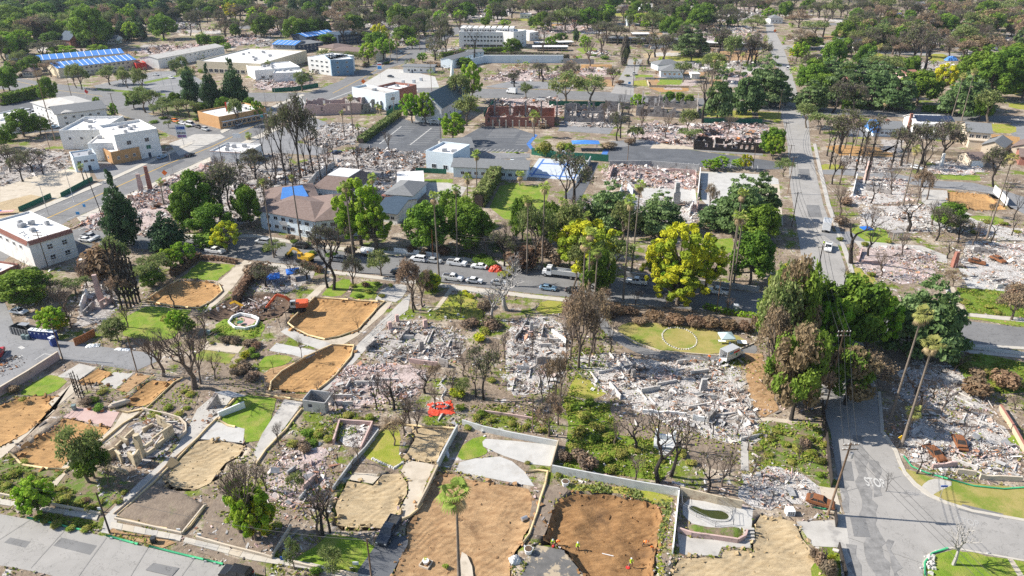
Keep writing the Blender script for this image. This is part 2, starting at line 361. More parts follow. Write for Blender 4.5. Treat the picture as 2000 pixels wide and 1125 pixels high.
def sheet(name,s,m,rnd=0,depth=0.0,slope=1.2,rough=0.0,jag=0.0,step=0.8,raise_=0.0):
	P=[G(*p)for p in(pts(s)if isinstance(s,str)else s)]
	if rnd:P=smooth_poly(P,rnd)
	if not jag and(name in('lawn','dirt_lot','verge','garden','soil_yard')):jag=.28 if MPP(pts(s)[0][1]if isinstance(s,str)else 600)<.16 else 0
	if jag:
		Q=[]
		n=len(P)
		for i in range(n):
			a,b=P[i],P[(i+1)%n];k=max(1,int((b-a).length/1.6))
			for j in range(k):
				q=a.lerp(b,j/k);Q.append(q+Vector((random.uniform(-jag,jag),random.uniform(-jag,jag),0)))
		P=Q
	z=sheet_z(P)
	if name not in('ash_ground','lot','burnt_yard','soil_yard','front_yard','verge','weed_yard','garden','yard'):CLEAN.append([(q.x,q.y)for q in P])
	if m=='orange':depth*=1.7
	if not depth and not rough and not raise_:
		b=MB();A=sum(P[i].x*P[(i+1)%len(P)].y-P[(i+1)%len(P)].x*P[i].y for i in range(len(P)))
		if A<0:P=P[::-1]
		b.add([(p.x,p.y,z)for p in P],[tuple(range(len(P)))])
		o=b.build(name,MT[m])
	else:
		xs=[p.x for p in P];ys=[p.y for p in P]
		X,Y=np.meshgrid(np.arange(min(xs),max(xs),step),np.arange(min(ys),max(ys),step))
		X=X.ravel()+rng.uniform(-.2,.2,X.size)*step;Y=Y.ravel()+rng.uniform(-.2,.2,Y.size)*step
		D=edgedist(X,Y,P);k=inpoly(X,Y,P)&(D>0.25*step);X,Y,D=X[k],Y[k],D[k]
		n=len(P);V=[Vector((p.x,p.y))for p in P]+[Vector((a,b))for a,b in zip(X,Y)]
		vs,es,fs,_,_,_=delaunay_2d_cdt(V,[(i,(i+1)%n)for i in range(n)],[],1,1e-4)
		VX=np.array([v.x for v in vs]);VY=np.array([v.y for v in vs]);DD=edgedist(VX,VY,P)
		t=np.clip(DD/slope,0,1);t=t*t*(3-2*t)
		Z=z+(raise_-depth)*t
		for i in range(len(vs)):
			Z[i]+=t[i]*(rough*noise.noise((VX[i]*0.23,VY[i]*0.23,3.1))+0.45*rough*noise.noise((VX[i]*0.9,VY[i]*0.9,7.7)))
		if depth<=0 and raise_<=0:Z=np.maximum(Z,z)
		me=bpy.data.meshes.new(name);me.from_pydata([(a,b,c)for a,b,c in zip(VX,VY,Z)],[],[tuple(f)for f in fs])
		me.materials.append(MT[m]);me.polygons.foreach_set('use_smooth',[True]*len(me.polygons));me.update()
		o=link(bpy.data.objects.new(name,me))
		if depth>0 or m in('brown','tar'):BVH.append(BVHTree.FromPolygons([Vector(v)for v in zip(VX,VY,Z)],[tuple(f)for f in fs]))
		if name=='dirt_lot':LOTS.append(([(q.x,q.y)for q in P],BVHTree.FromPolygons([Vector(v)for v in zip(VX,VY,Z)],[tuple(f)for f in fs]),m))
		if depth>0:PITS.append([(p.x,p.y)for p in P])
	return tag(o,kind='structure')
sheet('boulevard','-90,500 -60,470 63,417 218,353 316,308 381,279 426,261 499,227 545,206 598,183 663,159 695,140 740,122 773,100 811,83 830,74 860,64 905,48 930,50 885,70 846,90 821,110 793,123 758,133 718,150 705,165 695,182 640,200 598,214 545,243 499,266 469,279 411,306 338,339 263,373 218,394 148,424 60,470 -60,560','road')
sheet('avenue','-120,140 5,148 95,162 190,173 323,184 500,181 598,181 705,164 725,171 843,172 1000,174 1193,180 1260,187 1370,192 1500,200 1600,211 1715,214 1850,222 2000,228 2120,234 2120,247 2000,241 1850,235 1715,226 1600,224 1500,216 1370,208 1193,198 1100,194 946,192 836,181 690,183 598,197 500,199 400,203 323,206 200,202 108,190 15,175 -120,165','road')
sheet('side_street','200,201 330,206 300,216 290,222 345,233 400,245 445,256 420,266 381,279 330,262 280,240 240,225 215,212','road')
sheet('north_street','1193,182 1223,130 1228,116 1255,116 1250,130 1238,160 1238,186','road2')
sheet('residential_street','90,470 160,443 240,455 345,466 500,465 600,482 700,495 817,502 940,515 1063,528 1240,545 1400,563 1560,582 1700,603 1848,622 2000,640 2150,660 2150,698 2000,678 1850,670 1660,647 1476,616 1263,596 1038,573 858,551 690,531 500,509 421,499 300,488 160,475 90,490','road')
sheet('cross_street','1494,40 1497,60 1503,100 1519,140 1520,175 1527,225 1538,281 1543,363 1548,393 1555,435 1562,480 1570,540 1580,600 1592,700 1603,787 1622,843 1637,940 1650,1005 1668,1125 1690,1260 1850,1260 1815,1180 1803,1125 1801,1100 1810,1085 1826,1076 1860,1070 2000,1095 2200,1130 2200,1055 2000,1019 1900,1000 1848,984 1815,970 1785,948 1765,925 1753,900 1746,880 1720,843 1713,762 1690,690 1670,600 1660,562 1650,520 1637,480 1608,400 1592,330 1583,281 1578,225 1560,190 1547,145 1537,113 1530,93 1515,63 1508,40','road2')
sheet('far_street','1500,100 1530,96 1640,100 1780,108 1900,112 2100,118 2100,112 1900,105 1780,101 1640,94 1530,88','road2')
sheet('bottom_street','-150,975 0,1004 55,1014 165,1039 208,1049 276,1066 326,1077 436,1105 520,1131 700,1180 660,1290 300,1190 93,1122 18,1107 -150,1085','road2')
sheet('parking_lot','-60,590 10,592 30,640 120,665 190,676 300,690 312,704 265,724 125,702 112,691 -60,800','greyasph')
sheet('slab','110,737 155,710 188,718 153,743 135,738','concrete')
sheet('lawn','40,765 83,735 108,732 135,742 118,760 90,772 45,772','lawn',rnd=1)
sheet('dirt_lot','-60,812 50,775 108,775 93,788 107,800 50,845 0,872 -60,900','orange',depth=.35,rough=.25)
sheet('driveway','96,786 140,749 158,755 112,794 56,848 0,897 -60,930 -60,902 0,875 52,846 107,802','tan_con')
sheet('dirt_lot','153,745 190,722 220,726 193,748','orange',depth=.25,rough=.1)
sheet('slab','194,749 223,727 260,730 226,760','concrete')
sheet('dirt_lot','227,762 261,732 293,735 253,765','brown',rough=.15)
sheet('dirt_lot','243,788 298,742 341,746 283,795','orange',depth=.3,rough=.12)
sheet('patio','123,815 150,795 233,805 217,834','pink_con')
sheet('dirt_lot','30,888 95,845 124,819 216,837 160,880 128,917 95,915 48,908','orange',depth=.35,rough=.2)
sheet('driveway','221,836 240,805 278,798 236,845 145,905 108,952 93,946 128,905','tan_con')
sheet('soil_yard','283,803 346,748 391,757 383,788 371,812 320,806','soil',rough=.2)
sheet('driveway','364,842 385,800 420,770 460,768 428,812 413,832 388,852 342,905 256,985 229,1012 226,1046 198,1040 206,1008 274,940 335,888','concrete')
sheet('lawn','425,822 468,772 500,773 542,780 511,862 478,866 470,836 430,831','lawn',rough=.1)
sheet('driveway','556,780 592,786 545,850 505,905 496,884 512,848','concrete')
sheet('slab','396,848 420,823 478,838 475,866 440,862 391,858','white_con')
sheet('dirt_lot','352,902 382,868 391,859 468,868 479,882 430,912 404,955 345,956 322,945','sand',depth=.3,rough=.25,rnd=1)
sheet('soil_yard','230,1010 298,948 338,957 402,988 357,1043','soil',raise_=.45,slope=.3,rough=.12)
sheet('front_yard','-60,905 20,892 45,905 95,917 125,922 95,948 0,972 -60,960','weeds',rough=.15)
sheet('front_yard','112,950 132,922 185,918 266,945 200,1004 100,985','weeds',rough=.2)
sheet('front_yard','408,995 430,960 520,950 540,990 570,1010 530,1090 390,1052','soil',rough=.2)
sheet('verge','60,1010 85,1001 190,1020 185,1036','green',rough=.2)
sheet('verge','212,1040 218,1033 345,1060 320,1071','brown')
sheet('verge','370,1068 385,1070 470,1092 520,1110 515,1127 440,1103','soil')
sheet('dirt_lot','283,587 325,560 352,548 400,550 428,556 434,570 411,590 385,600 330,597','orange',rnd=1,depth=.5,rough=.3)
sheet('lawn','353,543 391,511 461,518 424,548','lawn')
sheet('driveway','426,551 463,519 478,508 492,512 455,562 425,592 398,612 411,592 434,571','tan_con')
sheet('lawn','236,626 285,598 372,606 365,622 340,660 300,668 243,655','lawn',rough=.15)
sheet('excavation','398,615 450,584 530,573 580,586 562,604 545,618 500,628 470,618 430,628','dark_soil',depth=.8,rough=.8,slope=2.)
sheet('lawn','412,640 448,618 515,630 515,648 505,660 440,657','lawn',rnd=1)
sheet('dirt_lot','563,632 590,605 615,582 660,585 738,592 735,605 700,645 663,658 635,663 603,655 575,642','orange',depth=.6,rough=.35)
sheet('dirt_lot','525,760 530,747 550,727 600,697 648,676 692,676 685,697 620,763 605,767','orange',depth=.55,rough=.3)
sheet('path','752,592 768,588 750,612 700,655 665,676 640,676 606,662 636,665 665,660 702,647','tan_con')
sheet('driveway','778,594 802,572 797,605 745,645 700,700 640,762 625,764 692,696 692,679 720,652','concrete')
sheet('patio','548,648 560,640 600,657 640,669 655,675 628,684 582,668','concrete')
sheet('slab','525,685 540,670 626,687 598,701 570,693','white_con')
sheet('lawn','500,716 523,691 573,697 560,712 528,718','lawn',rnd=1)
sheet('dirt_garden','500,742 528,720 562,712 592,702 545,730 527,748','brown')
sheet('lawn','378,696 398,685 460,692 447,711 425,709','drylawn')
sheet('slab','392,679 405,667 475,677 465,690 398,683','tan_con')
sheet('soil_yard','415,728 428,712 475,712 520,735 515,768 470,768','soil',rough=.15)
sheet('dirt_yard','520,770 610,770 600,784 530,778','brown')
sheet('lawn','625,575 660,547 690,545 675,577 640,580','lawn',rnd=1)
sheet('lawn','682,577 702,549 752,551 735,570 725,585 690,584','lawn',rnd=1)
sheet('slab','730,590 742,566 775,553 800,560 778,592 752,586','concrete',rnd=1)
sheet('yard','480,560 530,520 620,520 610,545 560,572 500,570','greyash')
sheet('path','588,590 622,560 645,540 652,543 615,584','tan_con')
sheet('lawn','845,622 853,605 885,570 925,582 950,605 935,627 890,624','ylawn',rnd=1)
sheet('path','846,606 878,563 887,562 857,604','tan_con')
sheet('lawn','1043,612 1058,585 1110,590 1106,613','ylawn',rnd=1)
sheet('lawn','1206,652 1206,637 1240,629 1300,632 1376,641 1463,662 1450,680 1401,694 1288,686 1236,670','drylawn',rnd=1)
sheet('driveway','1165,581 1178,583 1180,618 1192,640 1215,656 1243,674 1290,689 1400,697 1450,683 1476,671 1480,690 1450,701 1400,706 1290,703 1250,693 1213,674 1178,650 1166,625','road',rnd=1)
sheet('burnt_slope','1185,592 1263,600 1476,622 1472,650 1376,639 1240,627 1200,632','soil',rough=.5,raise_=.4)
sheet('soil_yard','1455,690 1490,690 1520,800 1490,820 1462,770','brown',rough=.3)
sheet('lawn','1120,735 1150,720 1190,740 1190,770 1150,780 1105,770','ylawn',rnd=1,rough=.15)
sheet('weed_yard','1100,775 1190,790 1210,850 1290,860 1345,880 1290,940 1100,912 1110,830','green',rough=.35)
sheet('soil_yard','1330,858 1430,850 1445,925 1352,905','soil',rnd=1,rough=.15)
sheet('soil_yard','1180,770 1290,790 1330,850 1240,862 1200,830','soil',rough=.2)
sheet('garden','1470,835 1500,822 1600,828 1622,950 1560,920 1470,880','weeds',rough=.3)
sheet('path','1447,880 1448,858 1461,860 1462,920 1447,918','concrete')
sheet('path','1455,820 1500,815 1560,822 1610,838 1608,843 1556,829 1500,822 1456,826','tan_con')
sheet('lawn','706,893 722,868 745,840 762,828 783,838 784,862 776,882 790,905 780,919 740,908','ylawn',rnd=1,rough=.1)
sheet('dirt_lot','788,893 812,860 805,840 830,833 889,838 853,899 835,904','sand',depth=.25,rough=.25)
sheet('driveway','783,920 796,899 836,905 848,909 833,943 811,998 788,1020 773,1010 798,963 798,938','tan_con')
sheet('dirt_lot','678,940 730,950 748,928 783,927 797,943 796,965 772,1006 750,1033 715,1031 660,1027 655,993','sand',rough=.3,depth=.25)
sheet('slab','675,936 693,923 746,926 728,945','tan_con')
sheet('lawn','616,1066 640,1042 705,1051 735,1068 700,1123 560,1100','lawn',rough=.1)
sheet('driveway','736,1062 748,1048 798,1046 796,1064 768,1116 730,1190 660,1170','asphalt')
sheet('dirt_lot','796,1032 826,970 852,930 886,927 900,934 960,942 1035,957 1050,998 1018,1062 996,1100 990,1150 760,1150 780,1100','brown',rough=.35,depth=.3)
sheet('slab','888,921 898,903 926,896 976,892 1000,901 1025,922 1044,950 1000,943 930,929','white_con')
sheet('patio','936,868 946,857 1000,861 1088,870 1076,911 1030,906 985,891 962,881','white_con')
sheet('lawn','891,902 911,859 951,851 938,868 956,884 926,894','lawn',rnd=1)
sheet('path','891,1135 902,1078 912,1084 922,1106 926,1140','tan_con')
sheet('dirt_lot','1085,983 1120,964 1200,968 1286,986 1294,1013 1284,1043 1279,1125 1279,1160 1165,1160 1108,1075 1063,1057','pit',rnd=0,depth=1.15,slope=1.1,rough=.6,jag=.25,step=.6)
sheet('verge','1108,946 1190,950 1290,964 1316,975 1308,1012 1292,1060 1296,1125 1283,1125 1288,1040 1297,1012 1290,984 1205,964 1112,957','ylawn',jag=.3)
sheet('verge','1040,958 1106,946 1108,958 1085,980 1060,1050 1035,1040','soil',rough=.25)
sheet('slab','1048,1064 1098,1074 1155,1140 1010,1140','tar')
sheet('pool_deck','1333,988 1345,975 1426,986 1471,992 1467,1040 1430,1030 1395,1033 1350,1022 1334,1005','white_con')
sheet('patio','1323,1040 1350,1051 1440,1058 1465,1048 1466,1070 1410,1068 1402,1086 1328,1083','concrete')
sheet('planter_bed','1345,1022 1395,1032 1440,1028 1452,1040 1440,1054 1400,1050 1345,1045','weeds',rnd=1,raise_=.4,slope=.4)
sheet('dirt_lot','1482,1005 1553,1020 1563,1050 1585,1073 1600,1150 1310,1150 1328,1090 1405,1092 1415,1074 1470,1076','sand',rough=.35,depth=.2)
sheet('slab','1555,1019 1630,1016 1650,1070 1588,1067','concrete')
sheet('lawn','1582,1100 1620,1098 1632,1140 1585,1140','lawn',rnd=1)
sheet('sidewalk','1628,1003 1650,1005 1690,1260 1655,1260 1640,1080','concrete')
sheet('driveway','1573,945 1632,955 1645,1003 1610,1000 1590,980','tan_con')
sheet('lawn','1754,911 1800,928 1850,938 2000,953 2120,965 2120,1042 2000,1015 1900,996 1850,981 1818,968 1788,946','drylawn')
sheet('lawn','1808,1125 1803,1106 1828,1080 1858,1072 2000,1097 2130,1120 2130,1200 1815,1200','lawn')
sheet('path','1967,1090 1978,1092 2010,1140 1996,1140','tan_con')
sheet('path','1793,961 1808,940 1830,934 1868,944 1828,962 1817,972','concrete',rnd=1)
sheet('dirt_lot','1848,374 1926,380 1941,390 1968,411 1911,411 1851,399','orange',depth=.4,rough=.2)
sheet('lawn','1821,338 1913,343 1916,353 1831,350','lawn')
sheet('dirt_lot','1612,286 1640,283 1740,290 1745,306 1640,304','orange')
sheet('lawn','1600,320 1648,322 1650,336 1602,333','ylawn',rnd=1)
sheet('lawn','1662,442 1725,442 1745,475 1690,478 1665,460','lawn',rnd=1)
sheet('lawn','1890,420 1960,424 1960,442 1900,434','lawn',rnd=1)
sheet('lawn','1660,525 1700,520 1712,558 1690,580 1665,560','ylawn',rnd=1)
sheet('weed_slope','1868,562 1960,568 2060,578 2060,632 2000,620 1890,611','green',rough=.3)
sheet('verge','1888,616 2000,630 2100,645 2100,652 2000,638 1886,622','lawn')
sheet('driveway','1846,560 1863,560 1887,612 1890,624 1862,622','tan_con')
sheet('slab','1872,523 1985,543 1992,572 1890,562','white_con')
sheet('lane','1700,330 1812,352 1900,357 1960,372 2010,388 2060,420 2000,418 1975,405 1940,380 1900,372 1815,367 1700,345 1600,340 1596,332','greyasph')
sheet('driveway','1800,370 1850,372 1852,400 1900,420 1840,420 1800,395','concrete')
sheet('path','1600,455 1660,452 1690,470 1640,480','greyasph')
sheet('driveway','1668,470 1800,480 1850,500 1850,515 1780,500 1680,486','concrete')
sheet('weed_slope','1845,705 1915,690 2060,720 2060,760 1960,770 1890,740','green',rough=.4)
sheet('shaded_soil','1700,690 1780,680 1850,700 1780,760 1720,765','soil',rough=.3)
sheet('lawn','1960,848 2060,862 2060,900 1985,872','lawn')
sheet('sidewalk','1856,680 2000,692 2100,704 2100,712 2000,700 1850,686','walk')
sheet('driveway','1980,240 2060,262 2060,300 2010,290 1960,250','greyasph')
sheet('lawn','1925,240 1985,244 1985,262 1935,258','ylawn',rnd=1)
sheet('dirt_lot','1935,262 1992,268 1990,285 1940,280','orange')
sheet('lawn','1930,172 2000,174 2060,180 2060,188 1935,182','ylawn',rnd=1)
sheet('lawn','1970,200 2060,205 2060,218 1970,212','ylawn',rnd=1)
sheet('lawn','1815,105 1850,105 1850,120 1812,120','ylawn',rnd=1)
sheet('lawn','1690,103 1725,103 1725,118 1690,118','ylawn',rnd=1)
sheet('dirt_lot','1580,113 1630,108 1635,128 1585,130','tan_con')
sheet('dirt_lot','1675,125 1702,124 1702,145 1680,146','brown')
sheet('lawn','956,405 976,363 1000,360 1075,364 1066,400 1025,432 985,428','lawn',rough=.1)
sheet('sport_court','1028,345 1053,309 1153,314 1128,353','court')
for s_ in('1036,344 1040,344 1064,311 1060,311','1090,350 1094,350 1112,314 1108,314','1118,352 1121,352 1143,315 1140,315','1033,338 1125,346 1124,348 1031,340','1056,318 1140,322 1139,324 1055,320'):
	sheet('court_line',s_,'blue')
sheet('school_drive','1185,290 1240,284 1330,290 1400,300 1490,312 1530,318 1530,330 1480,332 1370,326 1280,322 1185,316','asphalt')
sheet('school_drive','1190,276 1260,272 1330,282 1360,290 1490,296 1490,304 1400,298 1330,290 1240,284 1190,290','greyasph')
sheet('slab','1250,366 1358,369 1361,399 1298,396 1255,385','white_con')
sheet('parking_lot','1368,335 1446,338 1500,342 1520,350 1530,440 1400,420 1370,390','white_con')
sheet('tennis_court','1478,360 1522,360 1530,440 1490,430','tan_con')
sheet('parking_lot','700,282 780,229 800,236 861,242 864,290 860,300 700,300','asphalt')
sheet('parking_lot','880,290 885,278 940,248 1005,250 1046,263 1030,297 960,296 900,300','asphalt')
sheet('parking_lot','820,300 900,300 960,298 1035,300 1035,308 960,312 880,306','greyasph')
sheet('parking_lot','1096,236 1130,235 1200,248 1190,262 1090,256','greyasph')
sheet('forecourt','705,166 758,134 788,136 850,150 858,171 800,172 725,171','white_con')
sheet('parking_lot','182,168 300,140 360,138 400,160 400,184 323,184 190,173','greyasph')
sheet('parking_lot','945,170 1000,158 1090,160 1120,174 1000,173','greyasph')
sheet('lawn','1380,216 1468,216 1470,230 1380,228','ylawn')
sheet('lawn','1480,218 1525,220 1524,236 1482,232','ylawn')
sheet('lawn','1240,145 1275,147 1275,150 1240,151','lawn')
sheet('lawn','1238,158 1262,156 1264,168 1236,168','ylawn')
sheet('dirt_lot','1264,156 1350,158 1350,168 1266,168','brown')
sheet('dirt_lot','1266,171 1345,172 1345,178 1290,180','orange')
sheet('lawn','1290,115 1380,108 1380,120 1290,121','ylawn')
sheet('dirt_lot','1255,105 1340,98 1345,106 1260,114','sand')
sheet('dirt_lot','1400,100 1480,98 1480,118 1400,120','brown')
sheet('lawn','1125,96 1150,90 1168,96 1140,105','lawn')
sheet('lawn','1180,140 1208,140 1208,147 1180,146','lawn')
sheet('dirt_lot','1135,126 1195,126 1195,134 1135,133','orange')
sheet('lot','1090,150 1190,152 1200,170 1090,160','brown')
sheet('lawn','1200,26 1270,24 1270,32 1200,32','ylawn')
sheet('lot','1270,290 1360,292 1360,280 1280,276','tan_con')
sheet('driveway','1100,385 1125,357 1155,318 1170,318 1150,360 1130,395','asphalt')
sheet('driveway','830,355 855,352 912,366 900,385 850,395 832,380','concrete')
sheet('lawn','815,350 885,350 884,357 830,356','lawn')
sheet('lawn','790,400 830,398 825,412 800,412','ylawn')
sheet('lot','735,412 800,405 810,425 770,440','greyash')
sheet('lot','500,290 560,275 640,290 640,305 560,300 520,310','greyasph')
sheet('lot','470,282 545,248 600,225 640,240 560,290 500,300','greyasph')
sheet('lot','0,350 130,330 175,335 178,352 63,414 0,440','tan_con')
sheet('lot','0,395 60,380 110,390 63,416 -20,440','sand')
sheet('lot','175,320 235,310 290,305 300,309 218,350 190,350','greyasph')
sheet('parking_lot','150,478 160,476 220,482 215,500 150,522','asphalt')
sheet('parking_lot','0,205 60,195 110,220 120,255 60,260 0,255','asphalt')
sheet('plaza','330,280 381,262 430,262 440,268 400,285 350,305','concrete')
sheet('verge','190,172 323,183 323,187 190,176','green');sheet('verge','300,216 345,228 445,244 490,226 440,214 330,207','weeds');sheet('verge','280,160 350,146 352,149 283,164','green')
sheet('lawn','205,240 235,236 260,244 240,250','weeds')
sheet('burnt_yard','900,470 1000,440 1060,450 1060,520 940,510 880,500','soil',rough=.4)
sheet('burnt_yard','1100,600 1160,590 1165,640 1180,680 1120,700 1100,650','soil',rough=.3)
sheet('lawn','1395,440 1440,430 1450,445 1420,455','lawn')
sheet('lawn','1380,470 1430,465 1440,490 1400,500','lawn')
def walk(s,name='sidewalk',m='walk',h=0.13,slabs=False):
	P=[G(*p)for p in pts(s)];CLEAN.append([(q.x,q.y)for q in P])
	b=MB();b.prism([(p.x,p.y)for p in P],0.0,h);o=b.build(name,MT[m]);tag(o,kind='structure')
	if not slabs:return
	n=len(P)//2;A,B=P[:n],P[n:][::-1]
	for i in range(n-1):
		k=max(1,int((A[i+1]-A[i]).length/1.9))
		for t in range(k):
			f0,f1=(t+.015)/k,(t+.985)/k;q=[A[i].lerp(A[i+1],f0),A[i].lerp(A[i+1],f1),B[i].lerp(B[i+1],f1),B[i].lerp(B[i+1],f0)]
			b=MB();b.prism([(v.x,v.y)for v in q],h-.02,h+random.uniform(.012,.04));c=b.build('paving_slab',MT[random.choice(('walk','walk','tan_con','concrete'))],o)
walk('0,975 83,989 194,1006 189,1017 83,999 0,986',slabs=True)
walk('218,1020 356,1047 352,1058 216,1032',slabs=True)
walk('362,1050 498,1084 605,1100 700,1121 800,1140 795,1160 690,1134 600,1112 491,1095 358,1060',slabs=True)
walk('-60,463 63,409 218,347 316,302 375,277 378,280 316,308 218,353 63,417 -60,470')
walk('430,256 499,222 545,202 590,184 596,186 545,207 499,228 434,261')
walk('150,425 218,395 263,374 338,340 411,307 469,280 545,244 556,248 480,284 420,312 345,346 270,380 225,402 158,434')
walk('190,447 345,458 500,458 600,475 700,487 817,494 940,507 1063,520 1063,527 940,514 817,501 700,494 600,481 500,464 345,465 230,454')
walk('510,512 690,534 858,554 1038,576 1260,599 1260,606 1038,583 858,561 690,540 500,518')
walk('1588,281 1598,330 1614,400 1643,480 1656,520 1668,562 1676,600 1684,598 1677,562 1665,520 1652,480 1622,400 1605,330 1594,281',m='concrete')
walk('1720,765 1727,843 1753,880 1760,900 1770,922 1790,944 1820,966 1850,980 1900,996 2000,1014 2000,1019 1900,1001 1848,985 1815,971 1785,949 1765,926 1753,901 1746,881 1720,844 1714,765','kerb','walk',.12)
walk('1806,1125 1801,1100 1810,1084 1826,1075 1860,1069 2000,1094 2000,1097 1860,1072 1828,1079 1813,1088 1806,1102 1811,1125','kerb','walk',.12)
walk('1888,612 2000,622 2100,634 2100,644 2000,630 1886,618')
walk('1850,670 2000,678 2000,683 1850,676','kerb')
walk('705,171 725,176 816,176 816,179 700,182','kerb')
def line_mark(name,pp,w,m,z=None,dash=None,gap=0):
	P=[G(*p)for p in pp];b=MB();zz=max(topz(q.x,q.y)for q in P+[(P[0]+P[-1])/2])+.006
	for a,c in zip(P,P[1:]):
		d=c-a;L=d.length;u=d/L;nrm=Vector((-u.y,u.x,0))*w/2;t=0
		while t<L-0.01:
			e=min(L,t+(dash or L));p0=a+u*t;p1=a+u*e
			b.add([(*(p0-nrm).xy,zz),(*(p1-nrm).xy,zz),(*(p1+nrm).xy,zz),(*(p0+nrm).xy,zz)],[(0,1,2,3)])
			t=e+gap
	o=b.build(name,MT[m]);return tag(o,kind='structure')
line_mark('yellow_line',pts('40,448 100,423 215,371 326,321 413,287 499,245 560,212'),.5,'yellow',.11)
line_mark('lane_line',pts('70,452 130,429 235,385 345,334 430,297 515,255'),.25,'paint',.11,4,8)
line_mark('lane_line',pts('70,424 215,360 316,315 420,270 505,232'),.25,'paint',.11,4,8)
line_mark('yellow_line',pts('650,182 713,150 750,127 800,103'),.5,'yellow',.11)
line_mark('stop_line',pts('640,196 688,178'),.7,'paint',.11)
line_mark('stop_line',pts('585,186 600,208'),.7,'paint',.11)
line_mark('yellow_line',pts('30,158 110,176 200,188'),.4,'yellow',.11)
line_mark('yellow_line',pts('290,222 345,236 400,252'),.4,'yellow',.11)
def stalls(a,b_,n,d,w=.22,m='paint',back=True):
	A,B=G(*a),G(*b_);D=Vector((d[0],d[1],0));b=MB();zs=topz(*((A+B)/2+D/2).xy)+.005
	for i in range(n+1):
		p=A.lerp(B,i/n);u=D.normalized();nr=Vector((-u.y,u.x,0))*w/2;q=p+D
		b.add([(*(p-nr).xy,zs),(*(q-nr).xy,zs),(*(q+nr).xy,zs),(*(p+nr).xy,zs)],[(0,1,2,3)])
	o=b.build('stall_marking',MT[m]);tag(o,kind='structure')
stalls((735,281),(778,248),9,(9,0));stalls((795,283),(838,250),9,(9,0));line_mark('stall_marking',[(741,281),(784,247)],.5,'paint',.123)
line_mark('stall_marking',[(801,283),(843,250)],.5,'paint',.123);stalls((868,297),(1010,299),16,(2.5,6));stalls((950,268),(966,252),6,(13,0));stalls((1005,282),(1018,262),7,(12,0))
stalls((215,168),(330,146),16,(3,9));stalls((230,178),(372,162),18,(3,9));stalls((1250,322),(1480,331),22,(1.5,5))
sheet('painted_bay','1028,281 1045,262 1050,264 1036,281 1043,292 1036,292','blue');sheet('painted_bay','1172,306 1180,291 1190,292 1183,308','blue')
line_mark('parking_arrow',[(21,706),(44,694)],.5,'paint');line_mark('parking_arrow',[(38,677),(46,681)],.8,'paint');line_mark('stall_marking',pts('68,703 87,691 107,694'),.2,'paint')
line_mark('stall_marking',[(0,705),(18,683)],.2,'paint')
for s_ in('1560,440 1580,580 1622,800',):pass
def text_mark(txt,p,ang,size,stretch,m):
	cu=bpy.data.curves.new('lettering','FONT');cu.body=txt;cu.size=size;cu.align_x='CENTER';cu.offset=.035
	o=bpy.data.objects.new('lettering',cu);col.objects.link(o)
	bpy.context.view_layer.update()
	me=bpy.data.meshes.new_from_object(o.evaluated_get(bpy.context.evaluated_depsgraph_get()))
	bpy.data.objects.remove(o);me.materials.clear();me.materials.append(MT[m])
	q=link(bpy.data.objects.new('road_lettering',me));g=G(*p)
	q.location=(g.x,g.y,topz(g.x,g.y)+.02);q.rotation_euler=(0,0,ang);q.scale=(1,stretch,1)
	tag(q,kind='structure')
for s_ in('1660,850 1684,850 1704,960 1720,1040 1745,1140 1705,1140 1690,1050 1675,950','1700,900 1714,905 1722,970 1712,975','1655,1060 1672,1060 1690,1140 1668,1140','1728,1050 1742,1060 1765,1140 1745,1140','1640,930 1652,935 1660,1000 1652,1000'):
	sheet('oil_stain',s_,'oily',jag=.6)
for s_,m_ in(('1660,1010 1690,1012 1700,1050 1668,1048','road'),('1640,900 1662,902 1668,940 1646,938','road'),('1575,400 1600,401 1606,425 1579,424','road'),('1560,330 1580,330 1584,350 1563,350','road'),('120,1050 190,1066 176,1084 104,1066','road'),('20,1050 60,1058 50,1070 8,1060','road'),('300,1100 350,1110 336,1126 284,1114','road'),('560,500 640,510 634,520 552,510','asphalt'),('1250,562 1330,570 1326,580 1245,572','asphalt'),('1880,985 1960,1004 1950,1016 1870,996','road'),('300,330 350,308 362,314 312,337','asphalt')):
	sheet('asphalt_patch',s_,m_)
for a_,c_ in(((60,1015),(-10,1060)),((130,1032),(60,1110)),((208,1050),(150,1130)),((290,1068),(240,1150)),((380,1090),(330,1160)),((1640,963),(1760,930)),((1655,1050),(1800,1100))):line_mark('road_joint',[a_,c_],.07,'oily',.118)
text_mark('STOP',(1712,951),-0.16,1.35,2.3,'paint')
MT['faded']=mat('worn road paint',(0.40,0.39,0.375),(0.30,0.29,0.28),1.2)
text_mark('STOP',(1893,1026),-0.3,1.3,1.7,'faded')
gx=np.concatenate([np.linspace(-6000,-900,20),np.linspace(-820,-170,40),np.arange(-160,160.1,1.0),np.linspace(170,820,40),np.linspace(900,6000,20)])
gy=np.concatenate([np.linspace(-300,60,8),np.arange(70,262,1.0),np.linspace(270,1100,84),np.linspace(1200,7000,24)])
GX,GY=np.meshgrid(gx,gy);GZ=np.zeros_like(GX)
for p in PITS:GZ[inpoly(GX,GY,p)]=-3.0
nx,ny=len(gx),len(gy)
V=np.stack([GX.ravel(),GY.ravel(),GZ.ravel()],1)
I=(np.arange(ny-1)[:,None]*nx+np.arange(nx-1)[None]).ravel()
F=np.stack([I,I+1,I+1+nx,I+nx],1)
me=bpy.data.meshes.new('ground');me.vertices.add(len(V));me.vertices.foreach_set('co',V.ravel().astype(np.float32))
me.loops.add(F.size);me.loops.foreach_set('vertex_index',F.ravel().astype(np.int32))
me.polygons.add(len(F));me.polygons.foreach_set('loop_start',np.arange(0,F.size,4,dtype=np.int32))
me.polygons.foreach_set('loop_total',np.full(len(F),4,dtype=np.int32));me.materials.append(MT['ground']);me.update(calc_edges=True)
